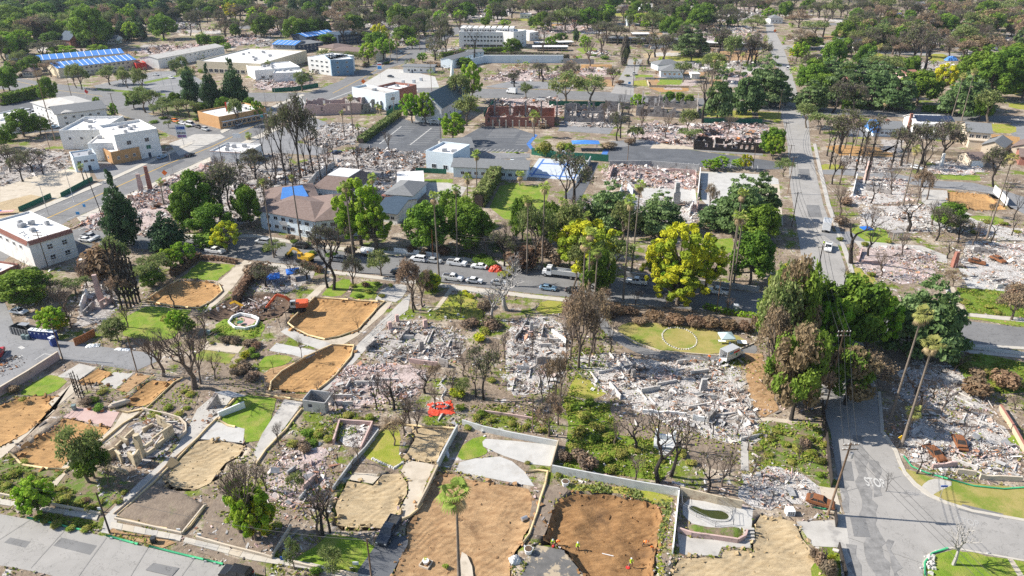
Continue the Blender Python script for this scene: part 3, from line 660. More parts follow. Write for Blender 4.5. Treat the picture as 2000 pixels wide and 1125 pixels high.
tag(link(bpy.data.objects.new('ground',me)),kind='structure')
PAL={'white':[(.66,.64,.61),(.60,.57,.54),(.50,.46,.42),(.38,.32,.27),(.72,.70,.67),(.17,.13,.11),(.34,.22,.14),(.62,.59,.55),(.54,.43,.37),(.44,.33,.26),(.50,.40,.35)],'grey':[(.56,.54,.52),(.42,.39,.37),(.28,.25,.23),(.12,.10,.09),(.66,.63,.61),(.46,.41,.38),(.32,.18,.11),(.22,.19,.17),(.62,.60,.58)],
'pink':[(.62,.46,.43),(.55,.39,.36),(.66,.57,.54),(.34,.27,.24),(.18,.15,.13),(.45,.24,.16),(.70,.65,.62),(.46,.37,.34),(.64,.60,.57)],'dark':[(.22,.19,.17),(.12,.105,.095),(.36,.33,.31),(.08,.07,.06),(.50,.46,.44),(.30,.20,.14),(.44,.41,.39),(.58,.54,.51)]}
ALT={'white':('grey','pink'),'grey':('white','dark'),'pink':('grey','white'),'dark':('grey','pink')}
FOOT=mat('broken footing',(.50,.47,.44),(.62,.59,.56),.8,.95,c3=(.25,.22,.20),s3=.6,t3=.6)
def rubble(s,pal,dens,size=.35,label='heap',m=None,big=.04,mound=.5):
	near=size<.4;size*=.5;dens*=1.7 if near else 1.7
	P=[G(*p)for p in pts(s)]
	if m:sheet('ash_ground',s,m,jag=.9,rough=.3,step=1.3)
	poly=[(p.x,p.y)for p in P]
	x0,x1=min(p.x for p in P),max(p.x for p in P);y0,y1=min(p.y for p in P),max(p.y for p in P)
	n=int((x1-x0)*(y1-y0)*dens)
	X=rng.uniform(x0,x1,n);Y=rng.uniform(y0,y1,n)
	D=edgedist(X,Y,poly);ins=inpoly(X,Y,poly)
	nf=lambda f,k:np.array([noise.noise((x*f,y*f,k))for x,y in zip(X,Y)])
	f0=1 if near else .4
	nz=nf(.2*f0,1.0)+.7*nf(.55*f0,5.0)
	k=(ins&(nz+rng.uniform(-.3,.3,n)>-.12))|(~ins&(D<2.2)&(rng.random(n)<.2))
	X,Y,nz,D=X[k],Y[k],nz[k],np.where(ins[k],D[k],0);n=len(X)
	if n==0:return
	sz=size*np.exp(np.clip(rng.normal(-.1,.6,n),-1.1,1.5));isb=rng.random(n)<big*.25;sz[isb]=size*rng.uniform(4,8,isb.sum())
	DD=np.stack([sz*rng.uniform(.7,1.6,n),sz*rng.uniform(.4,1.0,n),sz*rng.uniform(.12,.45,n)],1)
	st=rng.random(n)<.14;DD[st,0]=np.minimum(sz[st]*rng.uniform(3,9,st.sum()),2.8);DD[st,1]=sz[st]*.25;DD[st,2]=sz[st]*.2
	DD[isb,2]=sz[isb]*.08
	Z=np.clip(nz,0,1)*mound*np.clip(D/3,0,1)*1.5+rng.uniform(0,.2,n)*size/.35+.06
	z1=nf(.12*f0,9.0);z2=nf(.16*f0,23.0);z3=nf(.3*f0,41.0)
	C=np.empty((n,3));a,b_=ALT[pal];pick=np.where(z1>.18,1,np.where(z2>.22,2,0))*(rng.random(n)<.8)
	for q,nm in enumerate((pal,a,b_)):
		pl=np.array(PAL[nm]);w=pick==q;C[w]=pl[rng.integers(0,len(pl),w.sum())]
	C*=rng.uniform(.7,1.15,(n,1));C*=np.where(z3>.30,.5,1.0)[:,None]
	w=rng.random(n)<.02;C[w]=np.array([(.34,.14,.05),(.42,.16,.05),(.24,.11,.05)])[rng.integers(0,3,w.sum())]
	me=boxes_mesh('rubble',np.stack([X,Y,Z],1),DD,rotmats(n,.42),C.astype(np.float32),MT['rubble'])
	tag(link(bpy.data.objects.new('rubble',me)),label,'rubble',None,'stuff')
	if not near or(x1-x0)*(y1-y0)<120:return
	rr=random.Random(int(x0*10));e=P[1]-P[0];th=math.atan2(e.y,e.x);u=Vector((math.cos(th),math.sin(th),0));v=Vector((-u.y,u.x,0));c=sum(P,Vector())/len(P)
	F=MB();inn=lambda q:bool(inpoly(np.array([q.x]),np.array([q.y]),poly)[0])
	for i in range(int((x1-x0)*(y1-y0)/28)):
		q=Vector((rr.uniform(x0,x1),rr.uniform(y0,y1),0));d=(u if rr.random()<.5 else v)*rr.uniform(2,6)
		if inn(q)and inn(q+d):h=rr.choice((.35,.5,.5,.8,1.2));F.bar(q+Vector((0,0,h/2)),q+d+Vector((0,0,h/2*rr.uniform(.5,1))),.22,h)
	tag(F.build('foundation',FOOT),kind='structure')
	B=[MB(),MB(),MB()]
	for i in range(int((x1-x0)*(y1-y0)/14)):
		q=Vector((rr.uniform(x0,x1),rr.uniform(y0,y1),rr.uniform(.2,.7)));a=rr.uniform(0,6.28);t_=rr.uniform(-.25,.25)
		if not inn(q):continue
		d=Vector((math.cos(a),math.sin(a),t_))*rr.uniform(1.2,3.2);k=rr.randrange(3)
		if k==0:B[0].bar(q,q+d,.14,.12)
		elif k==1:B[1].box(q,(rr.uniform(.8,2),rr.uniform(.6,1.2),.04),rot=Euler((rr.uniform(-.6,.6),rr.uniform(-.6,.6),a)).to_matrix())
		else:B[2].box(q,(rr.uniform(.6,1.3),rr.uniform(.4,.8),rr.uniform(.3,.7)),rot=Euler((rr.uniform(-.4,.4),rr.uniform(-.4,.4),a)).to_matrix(),top=.7)
	for b,nm,mt in zip(B,('burnt_beams','bent_sheets','wrecked_appliances'),(CHARM,SHEETM,RUSTM)):
		if b.v:tag(b.build('debris',mt),nm.replace('_',' ')+' in the '+label,'debris',None,'stuff')
CHARM=mat('charcoal',(.03,.027,.024),(.09,.075,.065),2,.95);SHEETM=mat('dented sheet metal',(.30,.29,.28),(.52,.51,.50),1.2,.6,metal=.3);RUSTM=mat('rusty metal',(.20,.10,.05),(.40,.36,.33),1.0,.85)
rubble('715,690 735,655 770,630 800,628 850,640 900,655 905,690 870,705 820,708 740,705','grey',9,.34,'grey ash and broken walls of a burnt house beside the long concrete driveway','greyash',.05)
rubble('640,765 660,728 690,712 740,712 800,712 835,735 820,770 760,785 700,800 645,790','pink',8,.36,'pinkish rubble of a burnt house below the driveway','pinkash',.07)
rubble('985,700 1000,640 1020,622 1070,620 1110,640 1108,690 1090,740 1060,770 1000,770 985,740','white',9,.36,'white ash rubble between two burnt lots below the street','ash',.05)
rubble('1120,700 1180,690 1260,705 1400,706 1445,720 1455,770 1480,830 1490,858 1440,868 1380,850 1330,838 1240,800 1180,760 1125,725','white',9,.34,'wide field of white ash and debris of the large burnt mansion','ash',.04,.6)
rubble('1458,930 1500,915 1545,920 1600,945 1605,985 1560,990 1500,995 1450,975','white',9,.3,'white ash rubble beside the rusty burnt car','ash',.03)
rubble('1745,725 1790,705 1870,715 1895,745 1930,800 1860,805 1770,785 1735,760','white',8,.3,'shaded white ash beyond the two tall palms','ash',.03)
rubble('1760,860 1790,810 1930,808 1985,870 1995,935 1900,930 1830,915 1775,900','white',9,.32,'white ash and rusty debris by the street corner lawn','ash',.04)
rubble('520,930 560,885 610,875 640,885 630,930 650,960 615,985 560,995 525,975','pink',9,.36,'pinkish debris of a burnt house beside the multi-stemmed tree','pinkash',.09)
rubble('220,885 262,830 320,808 355,830 345,868 290,905 240,915','grey',9,.32,'ash inside the roofless yellow stucco house','greyash',.04)
rubble('655,850 670,825 725,828 735,850 715,880 680,870','white',8,.3,'pale ash on the low-walled garage slab','ash',.03)
rubble('600,800 680,790 690,815 640,835 590,830','dark',4,.35,'dark debris below the roofless grey shed')
rubble('380,810 415,775 440,778 432,805 395,840','grey',5,.3,'grey ash under the collapsed metal shed')
rubble('150,440 215,402 270,377 340,346 420,315 420,330 370,370 340,420 290,462 215,457','pink',3.2,.6,'heap of brown and pink debris along the boulevard pavement','pinkash',.08,1.0)
rubble('330,370 420,325 500,300 560,300 570,380 500,430 440,450 350,440','dark',1.6,.6,'dark debris beneath the trees beside the boulevard','greyash',.05,.6)
rubble('560,330 640,300 720,290 830,300 830,330 800,350 740,390 700,395 640,340 600,380 560,400 500,400','grey',3.0,.65,'broad rubble of burnt shops behind the brown-roofed apartments','greyash',.1,1.2)
rubble('0,300 60,290 130,298 135,330 60,345 0,365','dark',1.4,.6,'dark ruins across the boulevard behind the green fence','greyash',.08,.8)
rubble('1178,352 1190,325 1250,322 1360,335 1362,368 1250,365 1230,375','pink',4,.6,'pink plaster ruins above the pale slab','pinkash',.12,1.2)
rubble('1130,400 1180,375 1250,385 1362,398 1370,430 1300,445 1230,440 1140,440','white',3.2,.5,'white ash and stumps of walls among the cedars','ash',.08,.8)
rubble('1225,265 1250,240 1330,245 1420,240 1500,245 1500,285 1420,292 1360,285 1290,280','pink',2.0,.75,'brown and pink debris of the burnt church hall','pinkash',.1,1.3)
rubble('1100,245 1110,215 1200,215 1215,240 1195,250','grey',1.8,.7,'burnt debris inside the ruined hall','greyash',.08,.8)
rubble('960,230 1090,225 1100,205 1090,190 950,195','pink',1.6,.8,'debris inside the red brick ruin','pinkash',.1,1.)
rubble('150,640 160,560 195,530 225,560 230,610 200,630','grey',5,.45,'pale debris of the ruined house beside the thin burnt cypresses','greyash',.12,1.0)
rubble('1655,395 1665,355 1700,345 1765,352 1775,390 1700,402','white',4,.42,'white ash of a burnt house beside the cross street','ash',.06)
rubble('1680,440 1690,405 1800,398 1850,430 1860,450 1780,455','white',3.6,.42,'white ash of the second burnt house beside the cross street','ash',.05)
rubble('1675,520 1680,485 1760,480 1830,500 1825,540 1760,555 1690,535','pink',4,.42,'pinkish rubble of the third burnt house beside the cross street','pinkash',.06)
rubble('1880,510 1890,470 1990,475 2060,490 2060,560 1980,560 1900,540','white',3.6,.42,'white ash around two rusty burnt cars','ash',.05)
rubble('1880,450 1890,425 1960,445 2060,450 2060,470 1960,470','white',3.0,.42,'white ash beyond the rusty cars','ash',.04)
rubble('1810,330 1830,315 1900,318 1925,335 1880,342 1820,340','white',2.6,.5,'white ash in front of the tan garage','ash',.05)
rubble('1650,330 1660,305 1760,310 1790,325 1700,340','grey',2.4,.5,'grey ash among the burnt trees beside the cross street','greyash',.05)
rubble('1870,543 1920,535 1990,550 1995,568 1900,560','white',3,.3,'white ash scattered on the pale slab',None,.02)
rubble('600,255 660,240 720,250 700,278 640,290 600,280','grey',1.8,.7,'debris behind the long clipped hedge','greyash',.06)
rubble('500,150 545,145 600,150 612,165 540,178 500,172','pink',1.2,.8,'rubble behind the green screen fence','pinkash',.08,1.)
rubble('0,705 30,695 48,700 30,725 0,735','dark',7,.3,'dark debris pile in the car park corner',None,.05,.8)
rubble('430,600 470,590 520,580 545,600 500,620','dark',2.5,.4,'broken roots and debris in the dark excavated soil',None,.05,.4)
rubble('500,558 540,545 610,548 590,566 520,570','grey',3,.3,'scattered belongings around the blue canopies',None,.04,.3)
rubble('850,800 900,800 905,835 870,838','grey',4,.3,'pale debris around the red tarpaulin',None,.02,.2)
rubble('1000,800 1090,790 1090,850 1000,840','dark',4,.28,'dark debris in the burnt garden terraces',None,.03,.2)
rubble('1885,255 1985,230 1985,236 1890,262','white',.5,.5,'loose pale debris beside the tan houses',None,.02,.2)
rf=random.Random(3)
FP=[(20,60,330,118,10),(330,45,560,92,16),(560,10,700,62,10),(700,18,860,72,10),(860,8,1000,44,8),(1010,8,1480,70,44),(1110,102,1190,165,6),(1265,96,1490,165,16),(1540,10,1990,88,34),(1600,120,1900,150,8),(1620,240,1760,330,6),(0,5,330,50,8)]
for(x0,y0,x1,y1,n)in FP:
	for i in range(n):
		x,y=rf.uniform(x0,x1),rf.uniform(y0,y1);w,h=rf.uniform(22,60),rf.uniform(3,7)*(.5+y/90);k_=rf.uniform(-6,14)
		sheet('lot',[(x-w/2,y),(x+w/2,y+rf.uniform(-1,1)),(x+w/2-k_,y+h),(x-w/2-k_,y+h)],rf.choice(['ash','pinkash','greyash','tan_con','ylawn','lawn','brown','concrete','greyash','pinkash','orange','road']),jag=1.2)
FARR='''945,155 1000,135 1100,140 1095,155 990,160|pink
1110,140 1180,130 1200,145 1130,150|pink
1145,102 1185,98 1190,110 1150,112|white
420,75 500,65 505,85 420,95|pink
505,60 600,45 690,50 690,65 560,72|pink
500,68 530,70 530,90 500,92|grey
250,98 330,88 400,85 410,95 300,108|pink
700,40 800,38 840,50 720,60|grey
880,25 1000,15 1000,30 890,42|grey
1040,55 1160,45 1160,62 1050,66|pink
1290,60 1460,50 1480,62 1300,72|white
1330,72 1490,66 1490,82 1340,86|pink
1640,45 1770,30 1770,50 1650,62|white
1800,40 1860,35 1865,60 1800,70|white
1740,75 1850,65 1870,85 1750,92|white
1690,118 1850,122 1880,138 1700,135|grey
560,15 700,10 700,30 570,35|grey
300,50 380,40 390,55 320,62|grey
1380,25 1490,20 1490,40 1390,42|grey
1080,20 1180,12 1190,28 1100,34|pink
1880,85 1990,70 1990,95 1890,105|grey
760,75 800,70 830,85 780,90|grey
830,100 900,92 940,108 860,112|grey
1340,120 1480,118 1490,135 1350,140|grey
1400,145 1480,142 1490,158 1410,162|pink'''
for k,ln in enumerate(FARR.split('\n')):
	s_,pl=ln.split('|')
	rubble(s_,pl,.3 if k>4 else .4,1.3,'far heap of debris left by burnt houses',{'white':'ash','pink':'pinkash','grey':'greyash'}[pl],.06,1.2)
WHITE=mat('white stucco',(.70,.69,.665),(.80,.79,.77),.4,.9,c3=(.52,.49,.455),s3=.35,t3=.62,w3=.1);CREAM=mat('cream stucco',(.62,.53,.38),(.70,.61,.46),.5,.9)
PALEB=mat('pale blue stucco',(.60,.68,.74),(.66,.74,.80),.4,.9);BLUEW=mat('slate blue siding',(.14,.24,.34),(.17,.28,.39),.5,.8)
NAVY=mat('navy siding',(.025,.04,.07),(.035,.055,.09),.5,.8);TANW=mat('tan stucco',(.50,.42,.33),(.56,.48,.38),.5,.9)
ORAN=mat('orange stucco',(.46,.255,.115),(.53,.31,.145),.5,.9);GREYW=mat('grey blockwork',(.33,.33,.33),(.42,.41,.40),.8,.9,c3=(.16,.15,.145),s3=.5,t3=.6)
BRICK=mat('red brickwork',(.27,.115,.085),(.36,.165,.125),1.2,.9,c3=(.07,.045,.04),s3=.35,t3=.62);PINKW=mat('pinkish stucco',(.46,.32,.29),(.54,.39,.35),.6,.9,c3=(.16,.12,.11),s3=.35,t3=.64)
CHAR=mat('charred timber',(.025,.021,.019),(.06,.05,.045),2.0,.95);SOOT=mat('sooty wall',(.20,.18,.17),(.42,.39,.37),.5,.95,c3=(.06,.05,.05),s3=.6,t3=.58)
RGREY=mat('grey shingles',(.15,.155,.16),(.21,.215,.22),1.5,.9,.02,8);RBROWN=mat('brown shingles',(.155,.11,.095),(.22,.165,.145),1.2,.9,.02,8)
RWHITE=mat('white roof coating',(.68,.67,.66),(.78,.77,.76),.3,.8,c3=(.48,.46,.44),s3=.3,t3=.56,w3=.1);RGRAVEL=mat('pale gravel roof',(.42,.40,.37),(.52,.50,.47),.5,.95,c3=(.33,.31,.29),s3=.3,t3=.6)
RTILE=mat('red clay tiles',(.30,.13,.10),(.38,.18,.14),2.0,.85);RTEAL=mat('dark blue roof',(.035,.06,.09),(.05,.08,.12),1,.8)
TARP=mat('blue tarpaulin',(.05,.18,.52),(.08,.26,.62),1.1,.55,.08,1.2,spec=.5);GLASS=mat('dark window glass',(.03,.035,.045),rough=.12,spec=.6)
SOLAR=mat('solar cells',(.03,.04,.07),rough=.2,spec=.6);METAL=mat('grey metal',(.35,.35,.36),(.45,.45,.46),.8,.5,metal=.3);STEEL=mat('galvanised steel',(.45,.45,.46),rough=.4,metal=.6)
TRIMW=mat('white trim',(.78,.78,.77),rough=.7);REDP=mat('red panel',(.55,.04,.03),rough=.6);WOODF=mat('rust brown timber',(.30,.11,.045),(.38,.15,.06),1.5,.8)
GSCREEN=mat('green fence screen',(.02,.12,.075),(.03,.16,.10),.9,.8);STONE=mat('pale fieldstone',(.45,.43,.40),(.58,.56,.53),1.5,.9);YSTUC=mat('yellow stucco',(.47,.385,.26),(.58,.49,.345),.5,.9,c3=(.20,.155,.115),s3=.7,t3=.58,w3=.1)
BLOCKW=mat('pale block wall',(.44,.45,.44),(.54,.545,.53),.7,.9,c3=(.33,.32,.30),s3=.4,t3=.62);TANB=mat('tan block wall',(.45,.37,.26),(.53,.45,.33),.7,.9,c3=(.30,.22,.15),s3=.4,t3=.6)
WCACHE={}
def window_mesh(w,h,fm,gm):
	k=(round(w,2),round(h,2),fm.name,gm.name)
	if k not in WCACHE:
		b=MB();t=.09
		b.box((0,-.03,h/2-t/2),(w,.1,t));b.box((0,-.03,-h/2+t/2),(w,.1,t))
		b.box((-w/2+t/2,-.03,0),(t,.1,h-2*t));b.box((w/2-t/2,-.03,0),(t,.1,h-2*t));b.box((0,-.03,0),(.06,.08,h-2*t))
		g=MB();g.box((0,-.012,0),(w-2*t,.03,h-2*t))
		WCACHE[k]=(b.mesh('window',fm),g.mesh('pane',gm))
	return WCACHE[k]
def windows(root,L,D,side,rows,cols,w,h,z0,dz,x0=None,x1=None,fm=None,gm=None):
	fm=fm or TRIMW;gm=gm or GLASS
	S=L if side in 'FK' else D
	a=x0 if x0 is not None else S*.08;c=x1 if x1 is not None else S*.92
	fme,gme=window_mesh(w,h,fm,gm)
	for r in range(rows):
		for i in range(cols):
			u=a+(c-a)*(i+.5)/cols;z=z0+r*dz
			if side=='F':loc,rz=(u,-.005,z),0
			elif side=='R':loc,rz=(L+.005,u,z),math.pi/2
			elif side=='L':loc,rz=(-.005,D-u,z),-math.pi/2
			else:loc,rz=(u,D+.005,z),math.pi
			f=obj('window',fme,root,loc,rz);obj('pane',gme,f)
def site(name,label,cat,A,B,group=None):
	a,b=G(*A),G(*B);d=b-a
	rz=math.atan2(d.y,d.x)
	return thing(name,label,cat,a,rz,group),d.length
def roof_on(root,L,D,h,kind,rm,wm,rise=1.8,over=.5,parapet=.55,axis='x'):
	b=MB()
	if kind=='flat':
		b.box((L/2,D/2,h-.1),(L-.5,D-.5,.2));r=b.build('roof',rm,root)
		p=MB();t=.25
		p.box((L/2,t/2,h+parapet/2),(L,t,parapet));p.box((L/2,D-t/2,h+parapet/2),(L,t,parapet))
		p.box((t/2,D/2,h+parapet/2),(t,D-2*t,parapet));p.box((L-t/2,D/2,h+parapet/2),(t,D-2*t,parapet));p.build('parapet',wm,root)
		return r
	if kind=='slab':
		b.box((L/2,D/2,h+.15),(L+2*over,D+2*over,.3));return b.build('roof',rm,root)
	x0,x1,y0,y1=-over,L+over,-over,D+over;th=.18
	if kind=='gable':
		if axis=='x':
			ym=(y0+y1)/2;tp=[(x0,y0,h),(x1,y0,h),(x1,ym,h+rise),(x0,ym,h+rise),(x1,y1,h),(x0,y1,h)]
		else:
			xm=(x0+x1)/2;tp=[(x0,y1,h),(x0,y0,h),(xm,y0,h+rise),(xm,y1,h+rise),(x1,y0,h),(x1,y1,h)]
		up=[(x,y,z+th)for x,y,z in tp]
		b.add(tp+up,[(6,7,8,9),(9,8,10,11),(0,3,2,1),(3,5,4,2),(0,1,7,6),(5,11,10,4),(1,2,8,7),(2,4,10,8),(0,6,9,3),(3,9,11,5)])
		r=b.build('roof',rm,root);g=MB()
		if axis=='x':
			for x in(0.02,L-.02):g.add([(x,0,h),(x,D,h),(x,D/2,h+rise*D/(D+2*over))],[(0,1,2)])
		else:
			for y in(0.02,D-.02):g.add([(0,y,h),(L,y,h),(L/2,y,h+rise*L/(L+2*over))],[(0,1,2)])
		g.build('gable',wm,root);return r
	if kind=='hip':
		W=min(x1-x0,y1-y0)/2
		if x1-x0>=y1-y0:ra,rb=(x0+W,(y0+y1)/2,h+rise),(x1-W,(y0+y1)/2,h+rise)
		else:ra,rb=((x0+x1)/2,y0+W,h+rise),((x0+x1)/2,y1-W,h+rise)
		c=[(x0,y0,h),(x1,y0,h),(x1,y1,h),(x0,y1,h)];lo=[(x,y,z-th)for x,y,z in c]
		vs=c+[ra,rb]+lo
		fs=[(0,1,5,4),(2,3,4,5),(1,2,5),(3,0,4)]if x1-x0>=y1-y0 else[(0,1,4),(2,3,5),(1,2,5,4),(3,0,4,5)]
		fs+=[(6,9,8,7),(0,6,7,1),(1,7,8,2),(2,8,9,3),(3,9,6,0)]
		b.add(vs,fs);return b.build('roof',rm,root)
def units(root,L,D,h,n,seed=1):
	rr=random.Random(seed)
	for i in range(n):
		b=MB();w=rr.uniform(1.0,2.2);q=rr.uniform(.7,1.3)
		b.box((0,0,q/2+.12),(w,w*.8,q));b.box((0,0,q+.16),(w*.6,w*.5,.12));b.box((0,0,.05),(w*1.05,w*.3,.14))
		obj('air_conditioner',b.mesh('air_conditioner',METAL),root,(rr.uniform(.15,.85)*L,rr.uniform(.2,.8)*D,h),rr.uniform(0,.5))
def building(name,label,cat,A,B,D,h,wm=WHITE,roof='flat',rm=RWHITE,wins=(),nunits=0,rise=1.8,over=.5,parapet=.55,axis='x',door=None,group=None,vents=0):
	root,L=site(name,label,cat,A,B,group)
	b=MB();b.box((L/2,D/2,h/2),(L,D,h))if roof!='flat' else b.box((L/2,D/2,(h-.21)/2),(L,D,h-.21))
	if roof=='flat':
		t=.25;z=h-.105;q=.21
		b.box((L/2,t/2,z),(L,t,q));b.box((L/2,D-t/2,z),(L,t,q));b.box((t/2,D/2,z),(t,D-2*t,q));b.box((L-t/2,D/2,z),(t,D-2*t,q))
	b.build('wall',wm,root)
	roof_on(root,L,D,h,roof,rm,wm,rise,over,parapet,axis)
	for w in wins:windows(root,L,D,*w)
	units(root,L,D,h,nunits,len(label))
	if roof=='flat':
		rv=random.Random(len(label)*3)
		for i in range(min(10,int(L*D/60))):
			m=MB();q=rv.uniform(.25,.7);m.box((0,0,q/2),(rv.uniform(.25,.9),rv.uniform(.25,.9),q))if i%2 else m.tube([(0,0,0),(0,0,q),(rv.uniform(-2,2),rv.uniform(-2,2),q)],.14,6)
			obj('roof_vent',m.mesh('roof_vent',rv.choice((METAL,STEEL,TRIMW))),root,(rv.uniform(.1,.9)*L,rv.uniform(.1,.9)*D,h))
	rr=random.Random(len(label)*7)
	if door is not None:
		for dx in(door if isinstance(door,(list,tuple))else[door]):
			m=MB();m.box((0,-.04,1.05),(1.0,.08,2.1));d=obj('door',m.mesh('door',NAVY),root,(dx*L,-.005,0))
			k=MB();k.box((.38,-.11,1.0),(.06,.08,.12));obj('handle',k.mesh('handle',STEEL),d)
	return root,L
r_,L_=building('office_block','white two-storey block with red tiled parapet and blank ribbed side wall','building',(72,527),(155,500),26,8.0,WHITE,'flat',RWHITE,[('F',2,2,1.5,1.5,2.2,3.2,3,11),('L',1,5,1.6,1.2,5.6,3,1,22)],5)
b=MB()
for i in range(28):b.bar((L_*i/28+.2,-.55,7.5),(L_*i/28+.2,-.02,8.75),.34,.16)
tag(b.build('tile_skirt',RTILE,r_),kind='stuff')
b=MB()
for i in range(40):b.bar((-.55,26*i/40+.3,7.5),(-.02,26*i/40+.3,8.75),.34,.16)
tag(b.build('tile_skirt',RTILE,r_),kind='stuff')
for k in range(7):
	b=MB();b.box((L_*.62,-.06,1.2+k*.85),(L_*.7,.09,.12));b.build('siding_board',TRIMW,r_)
building('shop','low brick shop with white roof and green awnings at the left edge','building',(-40,590),(48,548),14,4.5,BRICK,'flat',RWHITE,[('F',1,3,2.2,1.6,1.6,2)],3)
for(px_,py_)in((8,572),(40,553)):
	t=thing('awning','round green awning on the low brick shop, '+('nearer the picture edge' if px_<20 else 'beside the white block'),'awning',G(px_,py_)+Vector((.4,-.3,2.4)),-.3)
	b=MB();b.tube([(-1.3,-.05,.2),(-.9,-.7,.75),(0,-.95,.95),(.9,-.7,.75),(1.3,-.05,.2)],[.25,.5,.6,.5,.25],8);b.build('canopy',GSCREEN,t)
	b=MB();b.bar((-1.2,-.05,.1),(1.2,-.05,.1),.08,.08);b.build('frame',METAL,t)
building('motel','white two-storey block with grey hip roof beside the parked cars','building',(70,226),(130,248),20,7,WHITE,'hip',RGRAVEL,[('F',2,6,1.2,1.2,2,2.8)],0,2.2,.7)
building('motel','white two-storey block with low gabled grey roof in front of the grey hip roof','building',(117,250),(212,237),18,6.5,WHITE,'gable',RGREY,[('F',2,5,1.3,1.2,1.8,2.7),('L',2,3,1.2,1.2,1.8,2.7)],0,2.4,.8)
r_,L_=building('shop','stepped white commercial building with white parapets on the boulevard corner','building',(125,292),(205,290),26,7.5,WHITE,'flat',RWHITE,[('F',1,3,1.2,1.2,4.8,3)],3,parapet=1.0)
building('shop','tall white commercial building with two green awning windows over dark shopfronts','building',(236,318),(318,303),22,10.5,WHITE,'flat',RWHITE,[('F',1,2,1.8,1.8,7.6,3),('F',1,2,1.9,1.8,4.5,3,None,None,TRIMW,GSCREEN),('R',1,2,1.6,1.6,7.6,3,5,15)],5,parapet=1.1,door=(.3,.7))
building('annex','flat white annex between the two white commercial buildings','building',(180,315),(240,312),14,7,WHITE,'flat',RWHITE,[],2)
building('shop','low orange stucco shop with white roof beside the grey yard','building',(222,322),(277,311),14,4.6,ORAN,'flat',RWHITE,[('F',1,3,1.1,1.2,2.4,2),('L',1,2,1.2,1.2,2.4,2)],0,parapet=.7)
building('shop','small pale blue and white shop with dark roof unit at the grey yard','building',(150,337),(195,330),10,5.6,PALEB,'flat',METAL,[('F',1,3,1.5,1.0,3.9,2)],2,door=.6)
r_,L_=building('store','low lilac white store with red roof edge and pink door across the boulevard','building',(413,317),(483,321),14,4.2,WHITE,'flat',RWHITE,[('R',1,4,1.8,1.6,1.6,2)],4,parapet=.6,door=.75)
b=MB();b.box((L_/2,-.02,4.72),(L_+.1,.1,.22));b.build('roof_edge',RTILE,r_)
r_,L_=building('store','orange walled corner store with long dark shopfront and tall sign','building',(390,240),(431,252),26,5.2,ORAN,'flat',RWHITE,[('R',1,9,2.0,1.7,1.6,2,1,25)],3,parapet=.7)
b=MB();b.box((L_+.9,13,3.4),(1.6,24,.2));b.build('canopy',TRIMW,r_)
t=thing('roof_sign','tall white sign with red stripe on the orange store roof','sign',r_.location+Vector((L_*.8,3,5.3)),.3)
b=MB();b.box((0,0,2.2),(3.2,.5,4.2));b.build('panel',TRIMW,t);b=MB();b.box((-2.0,0,2.2),(.8,.6,4.4));b.build('stripe',REDP,t);b=MB();b.box((0,-.27,2.4),(1.6,.06,1.4));b.build('lettering_patch',NAVY,t)
def tarp_block(A,B,D,h,label,wm=CREAM,n=14,rise=2.2,rows=2):
	r,L=building('motel',label,'building',A,B,D,h,wm,'gable',TARP,[('F',rows,n,1.5,1.3,1.8,2.8)],0,rise,.7)
	for i in range(n):
		b=MB();x=L*(i+.5)/n;ym=D/2
		b.bar((x-.4,-.6,h+.26),(x+.4,ym,h+rise+.3),.35,.14);b.build('tarp_weight',TRIMW,r)
	return r
tarp_block((118,152),(268,134),24,6,'long two-storey motel wing under a bright blue tarp beside the car park')
tarp_block((84,136),(245,121),20,6.2,'second motel wing under a bright blue tarp behind the first',n=12)
building('motel','red walled end pavilion of the blue-tarped motel','building',(268,137),(288,135),14,4,REDP,'flat',RTILE,[])
building('shop','long white shop row with pale grey roof and small upper windows','building',(312,134),(440,108),17,6.5,WHITE,'gable',RGRAVEL,[('F',1,12,1.3,1.0,5.2,2)],0,1.6,.4)
building('supermarket','wide flat white supermarket roof with rooftop units','building',(388,142),(512,148),62,7,CREAM,'flat',RWHITE,[('F',1,10,3,2.4,1.9,2)],8,parapet=.8)
building('shop','low white shop with flat roof behind the rubble','building',(500,158),(588,150),26,6,WHITE,'flat',RWHITE,[('F',1,5,2.2,1.6,1.9,2)],5)
building('shop','small white block with blank walls beside the burnt rubble','building',(536,160),(590,158),12,5,WHITE,'flat',RWHITE,[],2)
building('apartment_block','white wing of the three-storey block at the crossing','building',(604,142),(649,148),22,10,WHITE,'flat',RWHITE,[('F',3,4,2.2,1.2,2.4,3)],2,parapet=.4)
building('apartment_block','slate blue wing of the three-storey block at the crossing','building',(649,149),(692,146),22,10,BLUEW,'flat',RWHITE,[('F',3,2,1.5,1.3,2.4,3)],1,parapet=.4)
tarp_block((535,102),(578,104),18,6,'grey block under a blue tarp beyond the supermarket',GREYW,5)
building('apartment_block','dark navy two-storey block with flat grey roof, nearer one','building',(578,104),(632,97),20,6,NAVY,'hip',RGREY,[('F',2,6,1.3,1.2,1.8,2.7)],0,1.5)
tarp_block((600,88),(655,80),18,6.5,'farther block under a crumpled blue tarp among the trees',NAVY,6)
building('apartment_block','dark navy two-storey block with balconies, farther one','building',(662,88),(706,84),24,8,NAVY,'hip',RTEAL,[('F',2,6,1.5,1.3,2,3)],0,1.5)
building('apartment_block','long cream two-storey block with brown roof, front wing','building',(645,117),(735,121),18,6.8,CREAM,'hip',RBROWN,[('F',2,12,1.4,1.2,1.8,2.9)],0,2)
building('apartment_block','cream two-storey block with brown roof, left wing','building',(624,108),(652,112),20,6.5,CREAM,'hip',RBROWN,[('F',2,4,1.3,1.2,1.8,2.8)],0,2)
